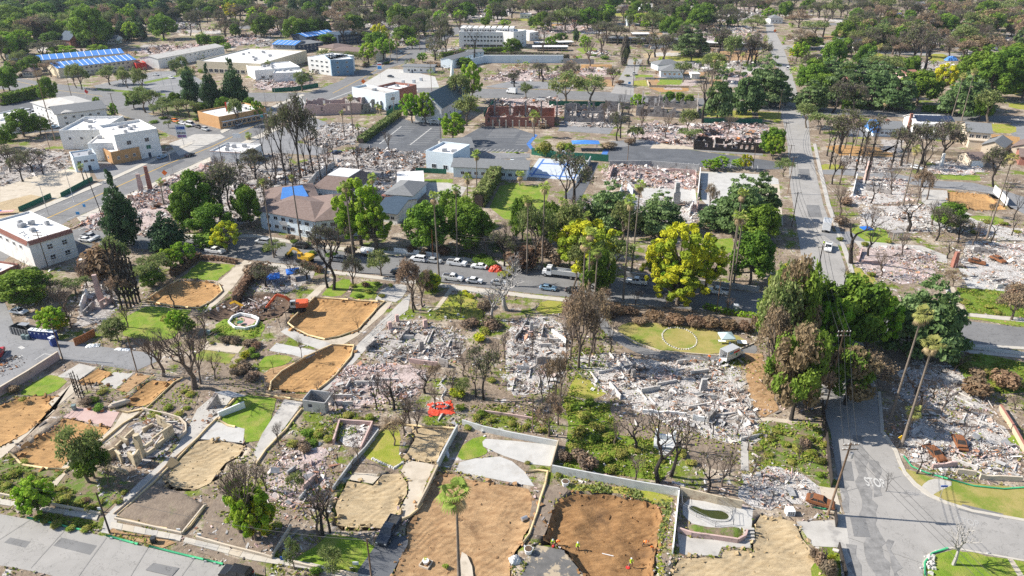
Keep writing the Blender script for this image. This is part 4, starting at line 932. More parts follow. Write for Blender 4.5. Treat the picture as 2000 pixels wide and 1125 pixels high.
r_,L_=building('apartment_block','white four-storey apartment block with open ground floor','building',(897,92),(1004,93),24,11.6,WHITE,'flat',RWHITE,[('F',2,14,1.8,1.5,5.2,3.1),('F',1,7,5.2,1.9,1.3,1,None,None,WHITE,GLASS)],6)
b=MB()
for i in range(9):b.box((L_*(i+.5)/9,12,13.2),(L_/9-1.6,16,3.0))
b.build('penthouse',WHITE,r_);windows(r_,L_,4,'F',1,18,1.7,1.5,12.9,3)
for o_ in list(r_.children)[-18:]:o_.location.y=3.95
building('apartment_block','white four-storey end block with stair tower beside the apartment block','building',(1003,95),(1028,90),30,12,WHITE,'flat',RWHITE,[('F',3,2,1.6,1.4,3,3),('R',3,4,1.5,1.4,3,3)],2,parapet=.9)
building('annex','small white flat-roofed annex right of the white apartment block','building',(1034,80),(1052,78),20,6.5,WHITE,'flat',RWHITE,[('F',2,2,1.4,1.3,2,2.8)],1)
def carport(label,A,B,D,h,rm=RWHITE,n=8):
	root,L=site('carport',label,'carport',A,B)
	b=MB();b.box((L/2,D/2,h),(L,D,.35));b.build('roof',rm,root)
	for i in range(n):
		for y in(.4,D-.4):
			p=MB();p.box((L*(i+.5)/n,y,h/2-.1),(.25,.25,h-.2));p.build('post',METAL,root)
	w=MB();w.box((L/2,D-.1,h/2),(L,.2,h-.4));w.build('wall',GREYW,root)
carport('flat pale carport below the white apartments, nearer row',(1040,100),(1110,100),9,3.2)
carport('flat pale carport below the white apartments, farther row',(1046,92),(1122,90),9,3.2)
carport('long grey flat-roofed carport beyond the black cypress',(1175,84),(1326,88),12,4,RGREY,12)
carport('long pale flat roof beyond the burnt lots near the cross street',(1368,92),(1486,96),14,3.5,RWHITE,10)
carport('low dark flat roof under the burnt oaks',(1236,74),(1270,74),12,3.2,RWHITE,4)
building('motel','grey roofed two-storey motel wing with white railings behind the burnt trees','building',(885,134),(925,122),10,6,PALEB,'gable',RGREY,[('F',2,7,1.2,1.2,1.8,2.8)],0,1.6)
building('motel','short grey roofed motel wing at the back of the yard','building',(918,118),(945,116),9,5.5,PALEB,'gable',RGREY,[('F',2,3,1.2,1.2,1.8,2.6)],0,1.5)
building('gas_station','low white kiosk with flat grey roof at the forecourt','building',(788,142),(846,143),9,4,WHITE,'slab',RGREY,[('F',1,4,1.6,1.4,1.8,2)],0,over=1.0,door=.3)
b=MB();pl_=thing('blank_wall','long pale blue wall of a gutted store with dark ground in front','wall',G(945,123),0)
b.box((29,0,2.6),(58,.5,5.2));b.build('wall',PALEB,pl_);b=MB();b.box((29,.3,5.35),(58.4,1.2,.3));b.build('coping',TRIMW,pl_)
b=MB();b.bar((0,-.2,2.4),(-12,-16,2.4),.4,4.8);b.build('side_wall',PALEB,pl_)
for i_ in range(5):
	b=MB();b.box((6+i_*12,-.4,2.4),(.5,.3,4.8));b.build('buttress',PALEB,pl_)
r_,L_=building('church','white wooden church with grey gabled roof and porch','church',(811,238),(863,242),40,7.5,WHITE,'gable',mat('slate teal shingles',(.10,.135,.145),(.15,.19,.20),1.5,.9,.02,8),[('F',1,2,1.0,1.6,4.6,2),('R',1,6,1.2,2.6,3,2),('F',1,2,1.1,1.5,1.7,2)],0,6.5,.6,axis='y')
b=MB();b.box((L_*.82,-1.6,2.6),(4.5,3.2,.25));b.box((L_*.82-2,-3,1.25),(.2,.2,2.5));b.box((L_*.82+2,-3,1.25),(.2,.2,2.5));b.build('porch',TRIMW,r_)
b=MB();b.box((L_/2,34,13.5),(3.2,3.2,6));b.build('tower',WHITE,r_)
b=MB();b.cyl((L_/2,34,16.5),1.5,9,8,0,.05);b.build('spire',TRIMW,r_)
b=MB();b.bar((-.7,-.62,7.5),(L_/2,-.62,14.1),.25,.6);b.bar((L_+.7,-.62,7.5),(L_/2,-.62,14.1),.25,.6);b.build('bargeboard',TRIMW,r_)
building('shop','pale blue fronted two-storey shop next to the burnt wall','building',(755,216),(782,210),28,8,PALEB,'flat',RGRAVEL,[('F',1,1,3,1.6,5.6,2),('F',1,2,1.4,1.8,1.8,2)],1,parapet=1.0,door=.2)
building('shop','red brick shop with white parapet beside the pale blue shop','building',(780,204),(815,194),16,7,BRICK,'flat',RWHITE,[('R',1,3,1.4,1.4,4,2)],3,parapet=1.3)
r_,L_=building('apartment_block','pale blue two-storey apartment block with brown hip roof and small blue tarp','building',(512,446),(620,468),16,6.4,PALEB,'hip',RBROWN,[('F',2,6,1.7,1.35,1.7,2.9)],0,2.4,.9,door=(.5,))
b=MB();b.box((L_*.45,-.3,3.1),(3.0,.9,.18));b.box((L_*.45,-.7,3.6),(3.0,.08,1.0));b.build('balcony',METAL,r_)
building('apartment_block','brown roofed wing on the right of the pale blue apartment block','building',(622,468),(700,460),22,6.4,PALEB,'hip',RBROWN,[('F',2,4,1.6,1.35,1.7,2.9)],0,2.6,.9)
r2_,L2_=building('apartment_block','brown roofed back wing with a square blue tarp on it','building',(530,432),(624,420),16,6.2,PALEB,'hip',RBROWN,[('F',1,5,1.4,1.2,4.4,2)],0,2.4,.7)
t=tag(MB().add([(0,0,0),(9,0,0),(8,6.4,1.95),(1.5,6.4,1.95),(0,0,.09),(9,0,.09),(8,6.4,2.04),(1.5,6.4,2.04)],[(4,5,6,7),(0,1,5,4),(1,2,6,5),(2,3,7,6),(3,0,4,7)]).build('tarp',TARP),'square blue tarp on the brown apartment roof','tarp')
t.matrix_world=r2_.matrix_basis@Matrix.Translation((L2_*.25,.6,6.75))
building('apartment_block','white block with brown mansard roof and flat white top','building',(616,396),(690,404),17,5,WHITE,'flat',RBROWN,[('F',1,5,1.3,1.3,3.2,2)],0)
r_,L_=site('mansard_roof','brown shingled mansard with flat white deck above the white block','roof',(616,396),(690,404))
b=MB();b.add([(-.6,-.6,5.6),(L_+.6,-.6,5.6),(L_+.6,17.6,5.6),(-.6,17.6,5.6),(3,4.5,8.8),(L_-3,4.5,8.8),(L_-3,14,8.8),(3,14,8.8)],[(0,1,5,4),(1,2,6,5),(2,3,7,6),(3,0,4,7),(4,5,6,7)]);b.build('shingle_slope',RBROWN,r_)
b=MB();b.box((L_/2,9.25,8.95),(L_-6.4,9,.25));b.build('deck',RWHITE,r_)
building('house','grey hip-roofed bungalow with rusty patio roof','house',(755,397),(806,401),15,3.6,PALEB,'hip',RGREY,[('F',1,4,1.5,1.2,1.9,2)],1,2.0,.7)
building('house','white flat-roofed wing behind the grey bungalow','house',(780,376),(826,374),13,3.4,PALEB,'slab',RWHITE,[('F',1,3,1.5,1.2,1.8,2)],0,over=.7)
carport('rust-red corrugated patio roof at the grey bungalow',(746,397),(778,400),4.5,2.8,RTILE,3)
building('house','dark roofed house with white gable in the shade of the bright tree','house',(738,432),(776,437),15,3.4,WHITE,'gable',RTEAL,[('F',1,3,1.4,1.2,1.8,2)],0,2.2,.7)
r_,L_=building('school_building','pale blue flat-roofed school building with green window frames','building',(833,331),(886,338),15,7,PALEB,'flat',RWHITE,[('F',1,2,2.0,1.8,1.9,2)],2,parapet=.8)
r_,L_=building('school_building','long low school wing with solar panels on a grey gabled roof','building',(886,346),(1028,352),11,4.2,PALEB,'gable',RGREY,[('F',1,9,1.5,1.3,1.9,2)],0,1.9,.9)
for i_ in range(18):
	x=2+i_*(L_-4)/18
	b=MB();b.bar((x,.9,4.82),(x,4.2,5.75),1.25,.09);b.build('solar_panel',SOLAR,r_)
building('school_building','grey gabled school hall behind the pale blue building','building',(868,318),(925,314),16,5.5,GREYW,'gable',RGREY,[('F',1,3,1.4,1.2,2,2)],0,2.4,.6)
building('shed','small pale shed at the end of the sport court','shed',(1012,340),(1030,338),9,4,PALEB,'gable',RGREY,[('F',1,1,1.2,1.0,2,2)],0,1.2)
building('house','pale blue house with grey hip roof and boarded windows','house',(1290,151),(1334,152),15,4.2,PALEB,'hip',RGREY,[('F',1,4,1.5,1.3,2.2,2,None,None,TRIMW,ORAN)],0,3.0,.9)
building('house','grey hip-roofed rear house behind the pale blue house','house',(1285,138),(1330,136),12,3.8,PALEB,'hip',RGREY,[('F',1,3,1.2,1.1,2,2)],0,2.6,.8)
building('garage','small white garage right of the pale blue house','garage',(1350,154),(1366,154),7,3,WHITE,'slab',RWHITE,[('F',1,1,2.6,2.0,1.2,2,None,None,WHITE,TRIMW)],0)
r_,L_=building('house','white two-storey house with dark solar panels on a white roof','house',(1780,266),(1835,268),14,6,WHITE,'gable',RWHITE,[('F',2,4,1.7,1.2,1.7,2.8),('R',2,2,1.3,1.2,1.7,2.8)],0,2.6,.6)
for i_ in range(8):
	b=MB();x=2+i_*2.1;b.bar((x,1.0,7.0),(x,6.2,8.65),1.9,.1);b.build('solar_panel',SOLAR,r_)
b=MB();b.box((-.7,4,4.8),(1.1,1.4,9.6));b.build('chimney',BRICK,r_)
b=MB();b.box((9,-2.5,3.0),(12,5,.25));b.box((9,-2.4,1.45),(11.4,4.6,2.8));b.build('front_wing',WHITE,r_)
r_,L_=building('house','grey roofed bungalow with a blue tarp on its end wall','house',(1705,266),(1762,268),13,3.6,PALEB,'gable',RGREY,[('F',1,6,1.3,1.2,1.8,2)],0,2.2,.6)
b=MB();b.box((L_*.55,6.4,5.9),(1.4,1.2,1.6));b.build('chimney',BRICK,r_)
t=tag(MB().add([(-.75,-.8,1.4),(-.75,13.5,1.4),(-.75,6.5,6.2),(2.2,-.8,3.98),(2.2,6.5,6.15),(-.8,-.8,3.98),(2.2,-.85,1.6),(-.8,-.85,1.6)],[(5,3,4,2),(0,5,2,1),(7,6,3,5)]).build('tarp',TARP),'blue tarp hanging over the end of the grey bungalow roof','tarp');t.matrix_world=r_.matrix_basis.copy();t.location.z=.25
r_,L_=building('house','white and tan two-storey house with grey gabled roof and three windows','house',(1882,284),(1928,288),16,6.2,TANW,'gable',RGREY,[('F',1,3,1.9,1.6,4.4,2),('L',2,2,1.3,1.3,1.8,2.8)],0,2.6,.6)
b=MB();b.box((L_/2,-2.2,3.6),(L_*.9,4.2,.3));b.box((L_/2,-2.1,1.7),(L_*.8,3.8,3.4));b.build('front_wing',TANW,r_)
building('garage','tan gabled garage below the grey roofed house','garage',(1914,298),(1955,305),14,3.4,TANW,'gable',RGREY,[],0,2.2,.5,axis='y')
building('garage','tan garage with brown gabled roof at the right edge','garage',(1972,302),(2030,312),15,3.4,TANW,'gable',RBROWN,[],0,2.4,.5,axis='y')
r_,L_=building('garage','tan garage with wide white door and brown roof beside the ash','garage',(1893,326),(1922,326),9,3.0,TANW,'gable',RBROWN,[],0,1.9,.4)
b=MB()
for k in range(4):b.box((L_/2,-.06,.36+k*.62),(L_*.8,.1,.6))
b.build('garage_door',TRIMW,r_)
building('house','red walled house at the right edge beyond the ash','house',(1988,322),(2060,330),12,3.4,BRICK,'gable',RBROWN,[],0,2.0)
FH=[('dark blue roofed chapel with brick gable among the trees',118,92,140,94,16,6,BRICK,'gable',RTEAL,6),('small white house with grey roof behind the tall pine',205,86,228,86,12,4,WHITE,'gable',RGREY,2.5),
('white house with red tiled gable among far trees',385,22,400,22,14,6,WHITE,'gable',RTILE,5),('low white roofed house left of the red gable',355,26,378,26,14,4,WHITE,'flat',RWHITE,2),
('red roofed house with pink wall among far trees',415,24,436,24,14,5,PINKW,'hip',RTILE,3),('pale house between the far dark trees',358,38,380,38,14,4,CREAM,'hip',RGRAVEL,2.5),('tan walled flat-roofed house behind the yellow lawn',1217,24,1246,24,16,5,TANW,'hip',RTILE,2),('pale blue gabled house beside the tan flat-roofed one',1250,23,1274,23,16,5,PALEB,'gable',RGRAVEL,3.5),
('small pale blue cottage with steep grey gable',1225,51,1240,51,14,4.5,PALEB,'gable',RGREY,4),('tan cottage with low roof left of the steep gable',1118,50,1138,50,12,4,TANW,'hip',RTILE,2),
('white shed beside the far road bend',880,34,894,34,14,5,WHITE,'gable',RWHITE,3),('white roofed house beside the top of the cross street',1504,46,1528,46,16,5,WHITE,'hip',RGREY,3),
('long red roofed house at the top right',1634,7,1690,8,18,6,CREAM,'hip',RTILE,4),('white wall fragment house beside the far street, left one',1634,93,1648,93,8,5,WHITE,'gable',RWHITE,3),
('white wall fragment house beside the far street, right one',1666,94,1680,94,8,5,WHITE,'gable',RWHITE,3),('pale roofed house among the scorched trees on the hill',1830,30,1858,30,14,4,CREAM,'hip',RGRAVEL,2),
('small grey house left of the motel tarp',14,118,40,116,12,4,WHITE,'gable',RGREY,2),('pink tiled house hidden by the dark cedars',1655,178,1690,176,14,4,PINKW,'gable',RTILE,3),('pale pink house with red ridge among the cedars',1770,163,1795,162,14,4.5,PINKW,'gable',RTILE,2.5),('small white garage beside the grassy bank',1790,14,1806,14,10,4,WHITE,'gable',RGREY,2),
('low white house behind the round trees',1016,36,1038,36,12,4,WHITE,'flat',RWHITE,2),('white bungalow beside the blue-tarped motel road',0,258,20,262,14,5,WHITE,'flat',RWHITE,2),('white house at the left edge beside the round dark tree',-30,246,5,250,16,4,WHITE,'flat',RWHITE,2),('brown roofed house on the far left road',45,150,66,150,10,3.5,TANW,'hip',RBROWN,2)]
for lb,ax,ay,bx,by,D,h,wm,rf,rm,rise in FH:
	building('house',lb,'house',(ax,ay),(bx,by),D,h,wm,rf,rm,[('F',1,3,1.6,1.4,h*.5,2)],0,rise,.6)
def ruin_wall(root,p,q,h,wm,t=.3,jag=.5,holes=.25,name='wall',seed=0,seg=1.1,minh=.25):
	rr=random.Random(seed);p=Vector(p);q=Vector(q);L=(q-p).length;n=max(2,int(L/seg));b=MB();hh=h*rr.uniform(.8,1)
	u=(q-p)/L;nr=Vector((-u.y,u.x,0))*t/2;top=[]
	for i in range(n+1):
		if rr.random()<.35:hh=h*(1-jag*rr.random())
		top.append(max(h*minh,hh*rr.uniform(.93,1.0)))
	for i in range(n):
		a=p+u*(L*i/n);c=p+u*(L*(i+1)/n);z0=0
		if rr.random()<holes and h>1.8:
			for(s0,s1)in((0,h*.32),(h*.72,None)):
				za,zc=(s1,s1)if s1 else(top[i],top[i+1])
				if min(za,zc)<=s0+.05:continue
				b.add([a-nr+Vector((0,0,s0)),c-nr+Vector((0,0,s0)),c+nr+Vector((0,0,s0)),a+nr+Vector((0,0,s0)),a-nr+Vector((0,0,za)),c-nr+Vector((0,0,zc)),c+nr+Vector((0,0,zc)),a+nr+Vector((0,0,za))],
[(0,3,2,1),(4,5,6,7),(0,1,5,4),(1,2,6,5),(2,3,7,6),(3,0,4,7)])
			continue
		b.add([a-nr,c-nr,c+nr,a+nr,a-nr+Vector((0,0,top[i])),c-nr+Vector((0,0,top[i+1])),c+nr+Vector((0,0,top[i+1])),a+nr+Vector((0,0,top[i]))],[(0,3,2,1),(4,5,6,7),(0,1,5,4),(1,2,6,5),(2,3,7,6),(3,0,4,7)])
	return b.build(name,wm,root)
def shell(name,label,A,B,D,h,wm,inner=2,seed=1,jag=.5,holes=.25,cat='ruin',sides='FRKL'):
	root,L=site(name,label,cat,A,B)
	S={'F':((0,0,0),(L,0,0)),'R':((L,.2,0),(L,D,0)),'K':((L-.2,D,0),(.2,D,0)),'L':((0,D,0),(0,.2,0))}
	for i,c in enumerate(sides):ruin_wall(root,*S[c],h,wm,seed=seed+i,jag=jag,holes=holes)
	rr=random.Random(seed)
	for i in range(inner):
		x=L*rr.uniform(.2,.8)
		ruin_wall(root,(x,.3,0),(x,D*rr.uniform(.5,.95),0),h*.8,SOOT,seed=seed+9+i,jag=.7,holes=.3,name='inner_wall')
	return root,L
shell('burnt_shop','long roofless pinkish wall of burnt shops along the avenue',(597,226),(706,222),16,6,PINKW,5,3,.25,.08)
shell('burnt_shop','roofless grey wall with window holes joining the pale blue shop',(706,222),(757,212),14,6.5,SOOT,2,8,.25,.3)
r_,L_=shell('brick_ruin','roofless red brick hall with dark rafters and pale columns',(948,246),(1082,248),22,5.8,BRICK,4,12,.25,.15)
for i_ in range(9):
	b=MB();b.box((4+i_*(L_-8)/8,-3.2,1.9),(.6,.6,3.8));b.build('column',TANW,r_)
for i_ in range(8):
	b=MB();x=3+i_*(L_-6)/8;b.bar((x,.3,6.3),(x+random.uniform(-3,3),10+random.uniform(0,10),2+random.random()*4),.3,.4);b.build('rafter',CHAR,r_)
for i_ in range(7):
	b=MB();b.box((3+i_*8,19,4.3),(.8,.8,8.6));b.build('pillar',SOOT,r_)
shell('ruined_hall','roofless grey hall with tall window piers left of the bare palms',(1102,238),(1212,240),24,6.5,SOOT,3,22,.6,.35)
r_,L_=shell('ruined_church','roofless burnt church with broken gables right of the bare palms',(1242,226),(1362,232),24,6.5,SOOT,4,31,.6,.3)
for x in(2,L_*.35,L_*.98):
	b=MB();b.prism([(0,0),(.5,0),(.5,8),(0,8)],0,.1);b.add([(x,6,5.5),(x,18,5.5),(x,12,10.5),(x+.4,6,5.5),(x+.4,18,5.5),(x+.4,12,10.5)],[(0,2,1),(3,4,5),(0,1,4,3),(1,2,5,4),(2,0,3,5)]);b.build('gable',SOOT,r_)
r_,L_=shell('ruined_hall','charred timber frame of a burnt hall beside the school drive',(1355,292),(1492,300),12,4.5,CHAR,3,41,.5,.45)
shell('burnt_house','remains of a pink walled house in the debris above the pale slab',(1190,352),(1358,364),14,2.6,PINKW,2,51,.7,.2,sides='KRL')
r_,L_=site('burnt_house','roofless yellow stucco house with round-topped chimney','ruin',(228,902),(268,912))
a_,b2_,c_=G(268,912),G(342,853),G(356,828)
iv=r_.matrix_basis.inverted()
loc=lambda px,py:iv@G(px,py)
YW=[((268,912),(276,900),3.2,0),((285,893),(303,880),2.6,.5),((303,879),(341,852),3.4,.25),((341,852),(324,846),3.3,.2),((212,900),(228,893),2.6,.3),((228,893),(240,905),2.4,.1),((255,903),(268,912),3.1,.2),((310,830),(327,838),3.0,.3),((228,880),(262,846),1.2,0),((240,868),(252,872),2.0,.0),((280,846),(300,836),1.3,0)]
for i_,(p,q,h,hl)in enumerate(YW):ruin_wall(r_,loc(*p),loc(*q),h,YSTUC,.35,.18,hl,seed=60+i_,seg=1.5)
b=MB();q=loc(278,893);b.box((q.x,q.y,2.3),(1.1,.8,4.6));b.cyl((q.x,q.y,4.6),.55,.5,10);b.build('chimney',YSTUC,r_)
b=MB();b.bar(loc(212,914),loc(250,926),.3,1.6);b.build('garden_wall',YSTUC,r_)
r_,L_=site('shed','roofless grey block shed with window and door openings','shed',(594,802),(637,808))
D_=3.6
def boxwall(root,x0,y0,x1,y1,h,wm,ops,t=.2,name='wall'):
	p,q=Vector((x0,y0,0)),Vector((x1,y1,0));L=(q-p).length;u=(q-p)/L;b=MB();x=0
	def seg(a,c,z0,z1):
		if c>a and z1>z0:m=p+u*(a+c)/2;b.box((m.x,m.y,(z0+z1)/2),(c-a,t,z1-z0),rz=math.atan2(u.y,u.x))
	for a,c,z0,z1 in ops:seg(x,a,0,h);seg(a,c,0,z0);seg(a,c,z1,h);x=c
	seg(x,L,0,h);return b.build(name,wm,root)
boxwall(r_,0,0,L_,0,2.6,GREYW,[(L_*.22,L_*.42,1.0,1.9)]);boxwall(r_,L_,.1,L_,D_,2.6,GREYW,[(D_*.3,D_*.7,0,2.0)]);boxwall(r_,L_-.1,D_,.1,D_,2.6,GREYW,[]);boxwall(r_,0,D_-.1,0,.1,2.6,GREYW,[])
r_,L_=site('collapsed_shed','collapsed shed with sagging grey corrugated roof','shed',(400,800),(440,812))
for i_ in range(11):
	b=MB();x=1.2+i_*.42;b.bar((x,2.4,2.9),(x+.9,4.9,1.9),.36,.06);b.build('roof_sheet',METAL,r_)
b=MB();b.add([(0,0,0),(1.2,2.4,0),(1.0,2.2,2.9),(.2,0,.1),(1.2,0,0),(2.2,2.4,0),(1.9,2.2,2.9),(.4,0,.1)],[(0,1,2,3),(7,6,5,4),(3,2,6,7),(0,3,7,4),(1,5,6,2)]);b.build('side_wall',SOOT,r_)
b=MB();b.bar((4.6,-1,.6),(7.0,3.6,.8),.3,1.5);b.build('fallen_wall',TRIMW,r_)
def stub(name,label,p,h,w,d,wm,rz=0,cat='chimney',top=.8):
	t=thing(name,label,cat,G(*p),rz)
	b=MB();b.box((0,0,h*.3),(w,d,h*.6),top=.9);b.build('base',wm,t)
	b=MB();b.box((0,0,h*.8),(w*top,d*.8,h*.4),top=.9);b.build('stack',wm,t)
stub('chimney','tall brick chimney standing beside the boulevard, nearest the road',(294,371),9,1.6,1.3,BRICK,.4)
stub('chimney','second brick chimney with pale panel beside the boulevard',(277,376),7,1.8,1.0,PINKW,.4)
stub('chimney','grey concrete chimney standing on the pale slab edge',(1319,402),8.5,2.6,1.8,GREYW,.1,top=.6)
stub('chimney','pale chimney leaning among the burnt house by the cross street',(1691,352),7.5,1.6,1.2,PINKW,.1)
stub('chimney','thin pale chimney in front of the tan garage',(1838,323),5,1.2,1.0,WHITE,.1)
stub('chimney','red brick chimney beside the white slab',(1862,521),4.6,1.4,1.2,BRICK,.2)
stub('chimney','tall pink chimney in the ruined house by the thin cypresses',(198,588),7.5,1.4,1.1,PINKW,.3)
stub('chimney','broad pale chimney at the back of the ruined house by the cypresses',(172,545),6,2.2,1.6,WHITE,.3)
stub('chimney','grey chimney standing in the white mansion ash',(1373,762),2.8,1.5,.9,GREYW,.1)
stub('chimney','dark chimney stump in the middle of the mansion ash',(1236,740),2.4,1.0,.8,SOOT,.5)
stub('chimney','grey chimney among the driveway house rubble',(824,686),2.6,1.3,.8,SOOT,.3)
stub('chimney','square chimney on the ash beside the white driveway rubble',(1038,650),3.0,1.0,.8,GREYW,.1)
stub('gate_pillar','short pink pillar at the lower gate of the long driveway',(762,642),1.9,1.0,1.0,PINKW,.4,'pillar',.95)
stub('gate_pillar','short pink pillar at the upper gate of the long driveway',(776,628),1.9,.9,.9,PINKW,.4,'pillar',.95)
stub('gate_pillar','wide pink pillar beside the garden path',(831,640),2.2,1.0,1.0,PINKW,.4,'pillar',.95)
for k_,(lb,p,q,h,wm)in enumerate([('dark broken wall at the left of the driveway house ash',(716,688),(735,672),1.8,SOOT),('dark leaning wall at the top of the driveway house ash',(780,668),(800,650),1.7,SOOT),('low pink wall below the driveway house ash',(800,708),(855,716),1.4,PINKW),
('dark wall end at the right of the low pink wall',(858,712),(876,718),1.8,SOOT),('pale wall standing left in the white ash below the street',(1006,668),(1030,630),1.6,GREYW),('white wall standing right in the white ash below the street',(1078,650),(1106,672),1.6,WHITE),
('sooty wall block in the lower white ash',(1048,712),(1075,705),2.0,SOOT),('broken wall at the left of the mansion ash',(1225,738),(1240,722),2.2,SOOT),('pale low wall at the front of the mansion ash',(1255,806),(1340,812),1.0,WHITE),('dark wall at the front right of the mansion ash',(1382,828),(1398,808),2.0,SOOT),
('white wall at the front right of the mansion ash',(1352,822),(1384,826),1.7,WHITE),('low wall in the upper mansion ash',(1347,770),(1400,778),1.0,GREYW),('pink wall piece on the fallen house beside the multi-stemmed tree',(592,960),(618,935),1.4,PINKW),('grey corner wall beside the fallen pink wall',(562,930),(578,918),1.4,GREYW),
('low tan wall at the corner lawn ash, left part',(1820,914),(1866,912),1.3,PINKW),('low tan wall at the corner lawn ash, middle part',(1868,925),(1905,930),1.2,TANW),('low tan wall at the corner lawn ash, right part',(1912,936),(1995,940),1.3,TANW),('white wall piece on the street side of the right ash',(1664,385),(1672,350),3.0,WHITE),
('dark wall piece in the white ash by the cross street',(1690,372),(1740,380),1.8,SOOT),('pink side wall of the third burnt house',(1676,512),(1682,492),1.6,PINKW),('long pink wall below the third burnt house',(1682,512),(1720,518),1.3,PINKW),('leaning dark roof piece over white ash',(1900,492),(1945,497),2.2,SOOT),
('broken white wall in the ruined house by the cypresses',(160,612),(172,575),2.6,WHITE),('dark stair wall in the ruined house by the cypresses',(165,620),(185,600),2.2,SOOT),('pale wall right in the ruined house by the cypresses',(198,604),(220,590),2.4,PINKW),('white wall fragment below the grey hall',(1210,385),(1214,372),3.5,WHITE),
('pale wall fragment under the cedars',(1226,372),(1236,380),3.0,PALEB),('white wall stumps right of the grey chimney',(1346,420),(1354,400),3.0,WHITE),('second white wall stump right of the grey chimney',(1360,415),(1364,398),3.0,PINKW)]):
	t=thing('wall_fragment',lb,'wall',G(*p));q_=G(*q)-G(*p);ruin_wall(t,(0,0,0),q_,h,wm,.3,.4,.12,seed=100+k_,seg=.9)
t=thing('garage_ruin','low pink walls of a roofless garage filled with ash','ruin',G(652,868))
i0=G(652,868)
for p,q in(((652,868),(664,828)),((664,828),(728,832)),((728,832),(705,882))):ruin_wall(t,G(*p)-i0,G(*q)-i0,1.3,PINKW,.3,.2,0,seed=77,name='wall')
def wall(name,label,s,h,wm,t=.25,cat='wall',cap=None,sub='panel'):
	P=[G(*p)for p in pts(s)];root=thing(name,label,cat,P[0])
	for a,c in zip(P,P[1:]):
		d=c-a;n=max(1,int(round(d.length/6)))
		for i in range(n):
			p0=a.lerp(c,i/n)-P[0];p1=a.lerp(c,(i+1)/n)-P[0];b=MB()
			b.bar(p0+Vector((0,0,h/2)),p1+Vector((0,0,h/2)),t,h);b.build(sub,wm,root)
		if cap:
			b=MB();b.bar(a-P[0]+Vector((0,0,h+.04)),c-P[0]+Vector((0,0,h+.04)),t+.12,.08);b.build('coping',cap,root)
	return root
wall('patio_wall','white curved wall round a pink garden patio with a green disc table','447,633 455,622 470,616 492,620 506,626 500,640 480,645 460,643 447,633',.8,TRIMW,.3)
sheet('patio','450,632 470,618 502,626 482,643','pink_con')
t=thing('garden_table','round green table on the pink patio','table',G(470,634));b=MB();b.cyl((0,0,.7),.75,.06,14);b.build('tabletop',GSCREEN,t);b=MB();b.cyl((0,0,0),.06,.7,6);b.build('leg',METAL,t)
wall('boundary_wall','long brown brick wall along the car park','-20,786 0,774 60,738 117,701',1.9,PINKW,.3,cap=TANW)
wall('boundary_wall','long pale block wall above the reddish pit','1078,923 1150,937 1240,954 1323,968',1.7,BLOCKW,.25)
wall('boundary_wall','tan block wall behind the fenced pool','1327,966 1400,984 1448,993',1.7,TANB,.25)
wall('boundary_wall','thin white wall between the pit and the pool yard','1325,966 1320,1015 1313,1082',1.4,TRIMW,.2)
wall('boundary_wall','grey stepped retaining wall beside the sandy driveway','893,843 870,886 855,916',1.6,BLOCKW,.3)
wall('boundary_wall','low rough wall continuing beside the sandy driveway','855,916 835,958 815,996',1.0,TANB,.3)
wall('boundary_wall','pale wall behind the white patio slabs','903,830 945,843 1000,855 1090,872',1.3,BLOCKW,.25)
wall('boundary_wall','grey brown fence wall right of the white patio slabs','1090,872 1082,900 1076,922',1.6,TANB,.2)
wall('boundary_wall','dark sloping wall left of the yellow lawn','650,960 690,905 714,880 740,845',.9,GREYW,.25)
wall('boundary_wall','low wall beside the driveway below the charred tree','569,1030 545,1068 531,1092',.7,TANW,.25)
wall('boundary_wall','low front wall along the near pavement','384,1052 440,1068 500,1083 532,1092',.6,TANW,.25)
wall('boundary_wall','low front wall before the dark lawn','566,1100 620,1112 700,1126',.6,TANW,.25)
wall('kerb_wall','low pale wall around the raised soil bed','225,1015 356,1044 400,990',.5,TANW,.25)
wall('kerb_wall','low pale wall in front of the flower garden','0,968 83,984 197,1006',.6,TANW,.25)
wall('kerb_wall','low wall along the drive past the yellow house','222,1005 258,975 330,905 384,858',.35,TANW,.2)
wall('kerb_wall','curved low wall behind the yellow stucco house','279,802 330,813 352,820 364,832 364,846 350,858',.7,TANW,.25)
wall('retaining_wall','curved pinkish retaining wall below the fenced pool','1323,1038 1350,1047 1400,1054 1440,1060 1455,1052 1458,1042',.9,PINKW,.3)
wall('boundary_wall','white wall in front of the green trees by the street','770,493 815,498 858,504',1.5,TRIMW,.25)
wall('boundary_wall','long stone wall below the big yellow trees','1219,540 1300,550 1400,560 1482,570',1.5,GREYW,.35)
wall('boundary_wall','dark timber fence along the cross street below the brown trees','1604,790 1612,850 1623,952',1.7,CHAR,.15)
wall('boundary_wall','short dark wall beside the leaning power pole','1630,1004 1633,1030',1.2,CHAR,.2)
wall('boundary_wall','dark wall at the lower cross street pavement','1637,1070 1643,1095 1652,1130',1.2,CHAR,.2)
wall('boundary_wall','red topped tan wall right of the corner ash','1951,800 1975,838 1998,880 2030,930',1.2,TANB,.3,cap=RTILE)
wall('boundary_wall','low wall along the upper side of the mansion driveway','1190,640 1215,655 1245,672 1290,687 1400,696 1450,681 1476,670',.35,TANW,.2)
wall('boundary_wall','pale rail wall beside the far shaded street','1850,676 1920,684 2000,694',.8,BLOCKW,.2)
wall('boundary_wall','white wall at the upper edge of the dirt lot by the lane','1940,375 1953,388 1966,402',2.6,TRIMW,.25)
wall('boundary_wall','grey wall bounding the white sport court','1153,316 1142,338 1126,358',2.4,BLOCKW,.3)
wall('boundary_wall','dark wall between the debris and the apartments','593,383 620,350 654,330',3.0,GREYW,.3)
wall('boundary_wall','dark back wall of the pink ruins above the slab','1190,326 1270,326 1365,334',2.6,GREYW,.3)
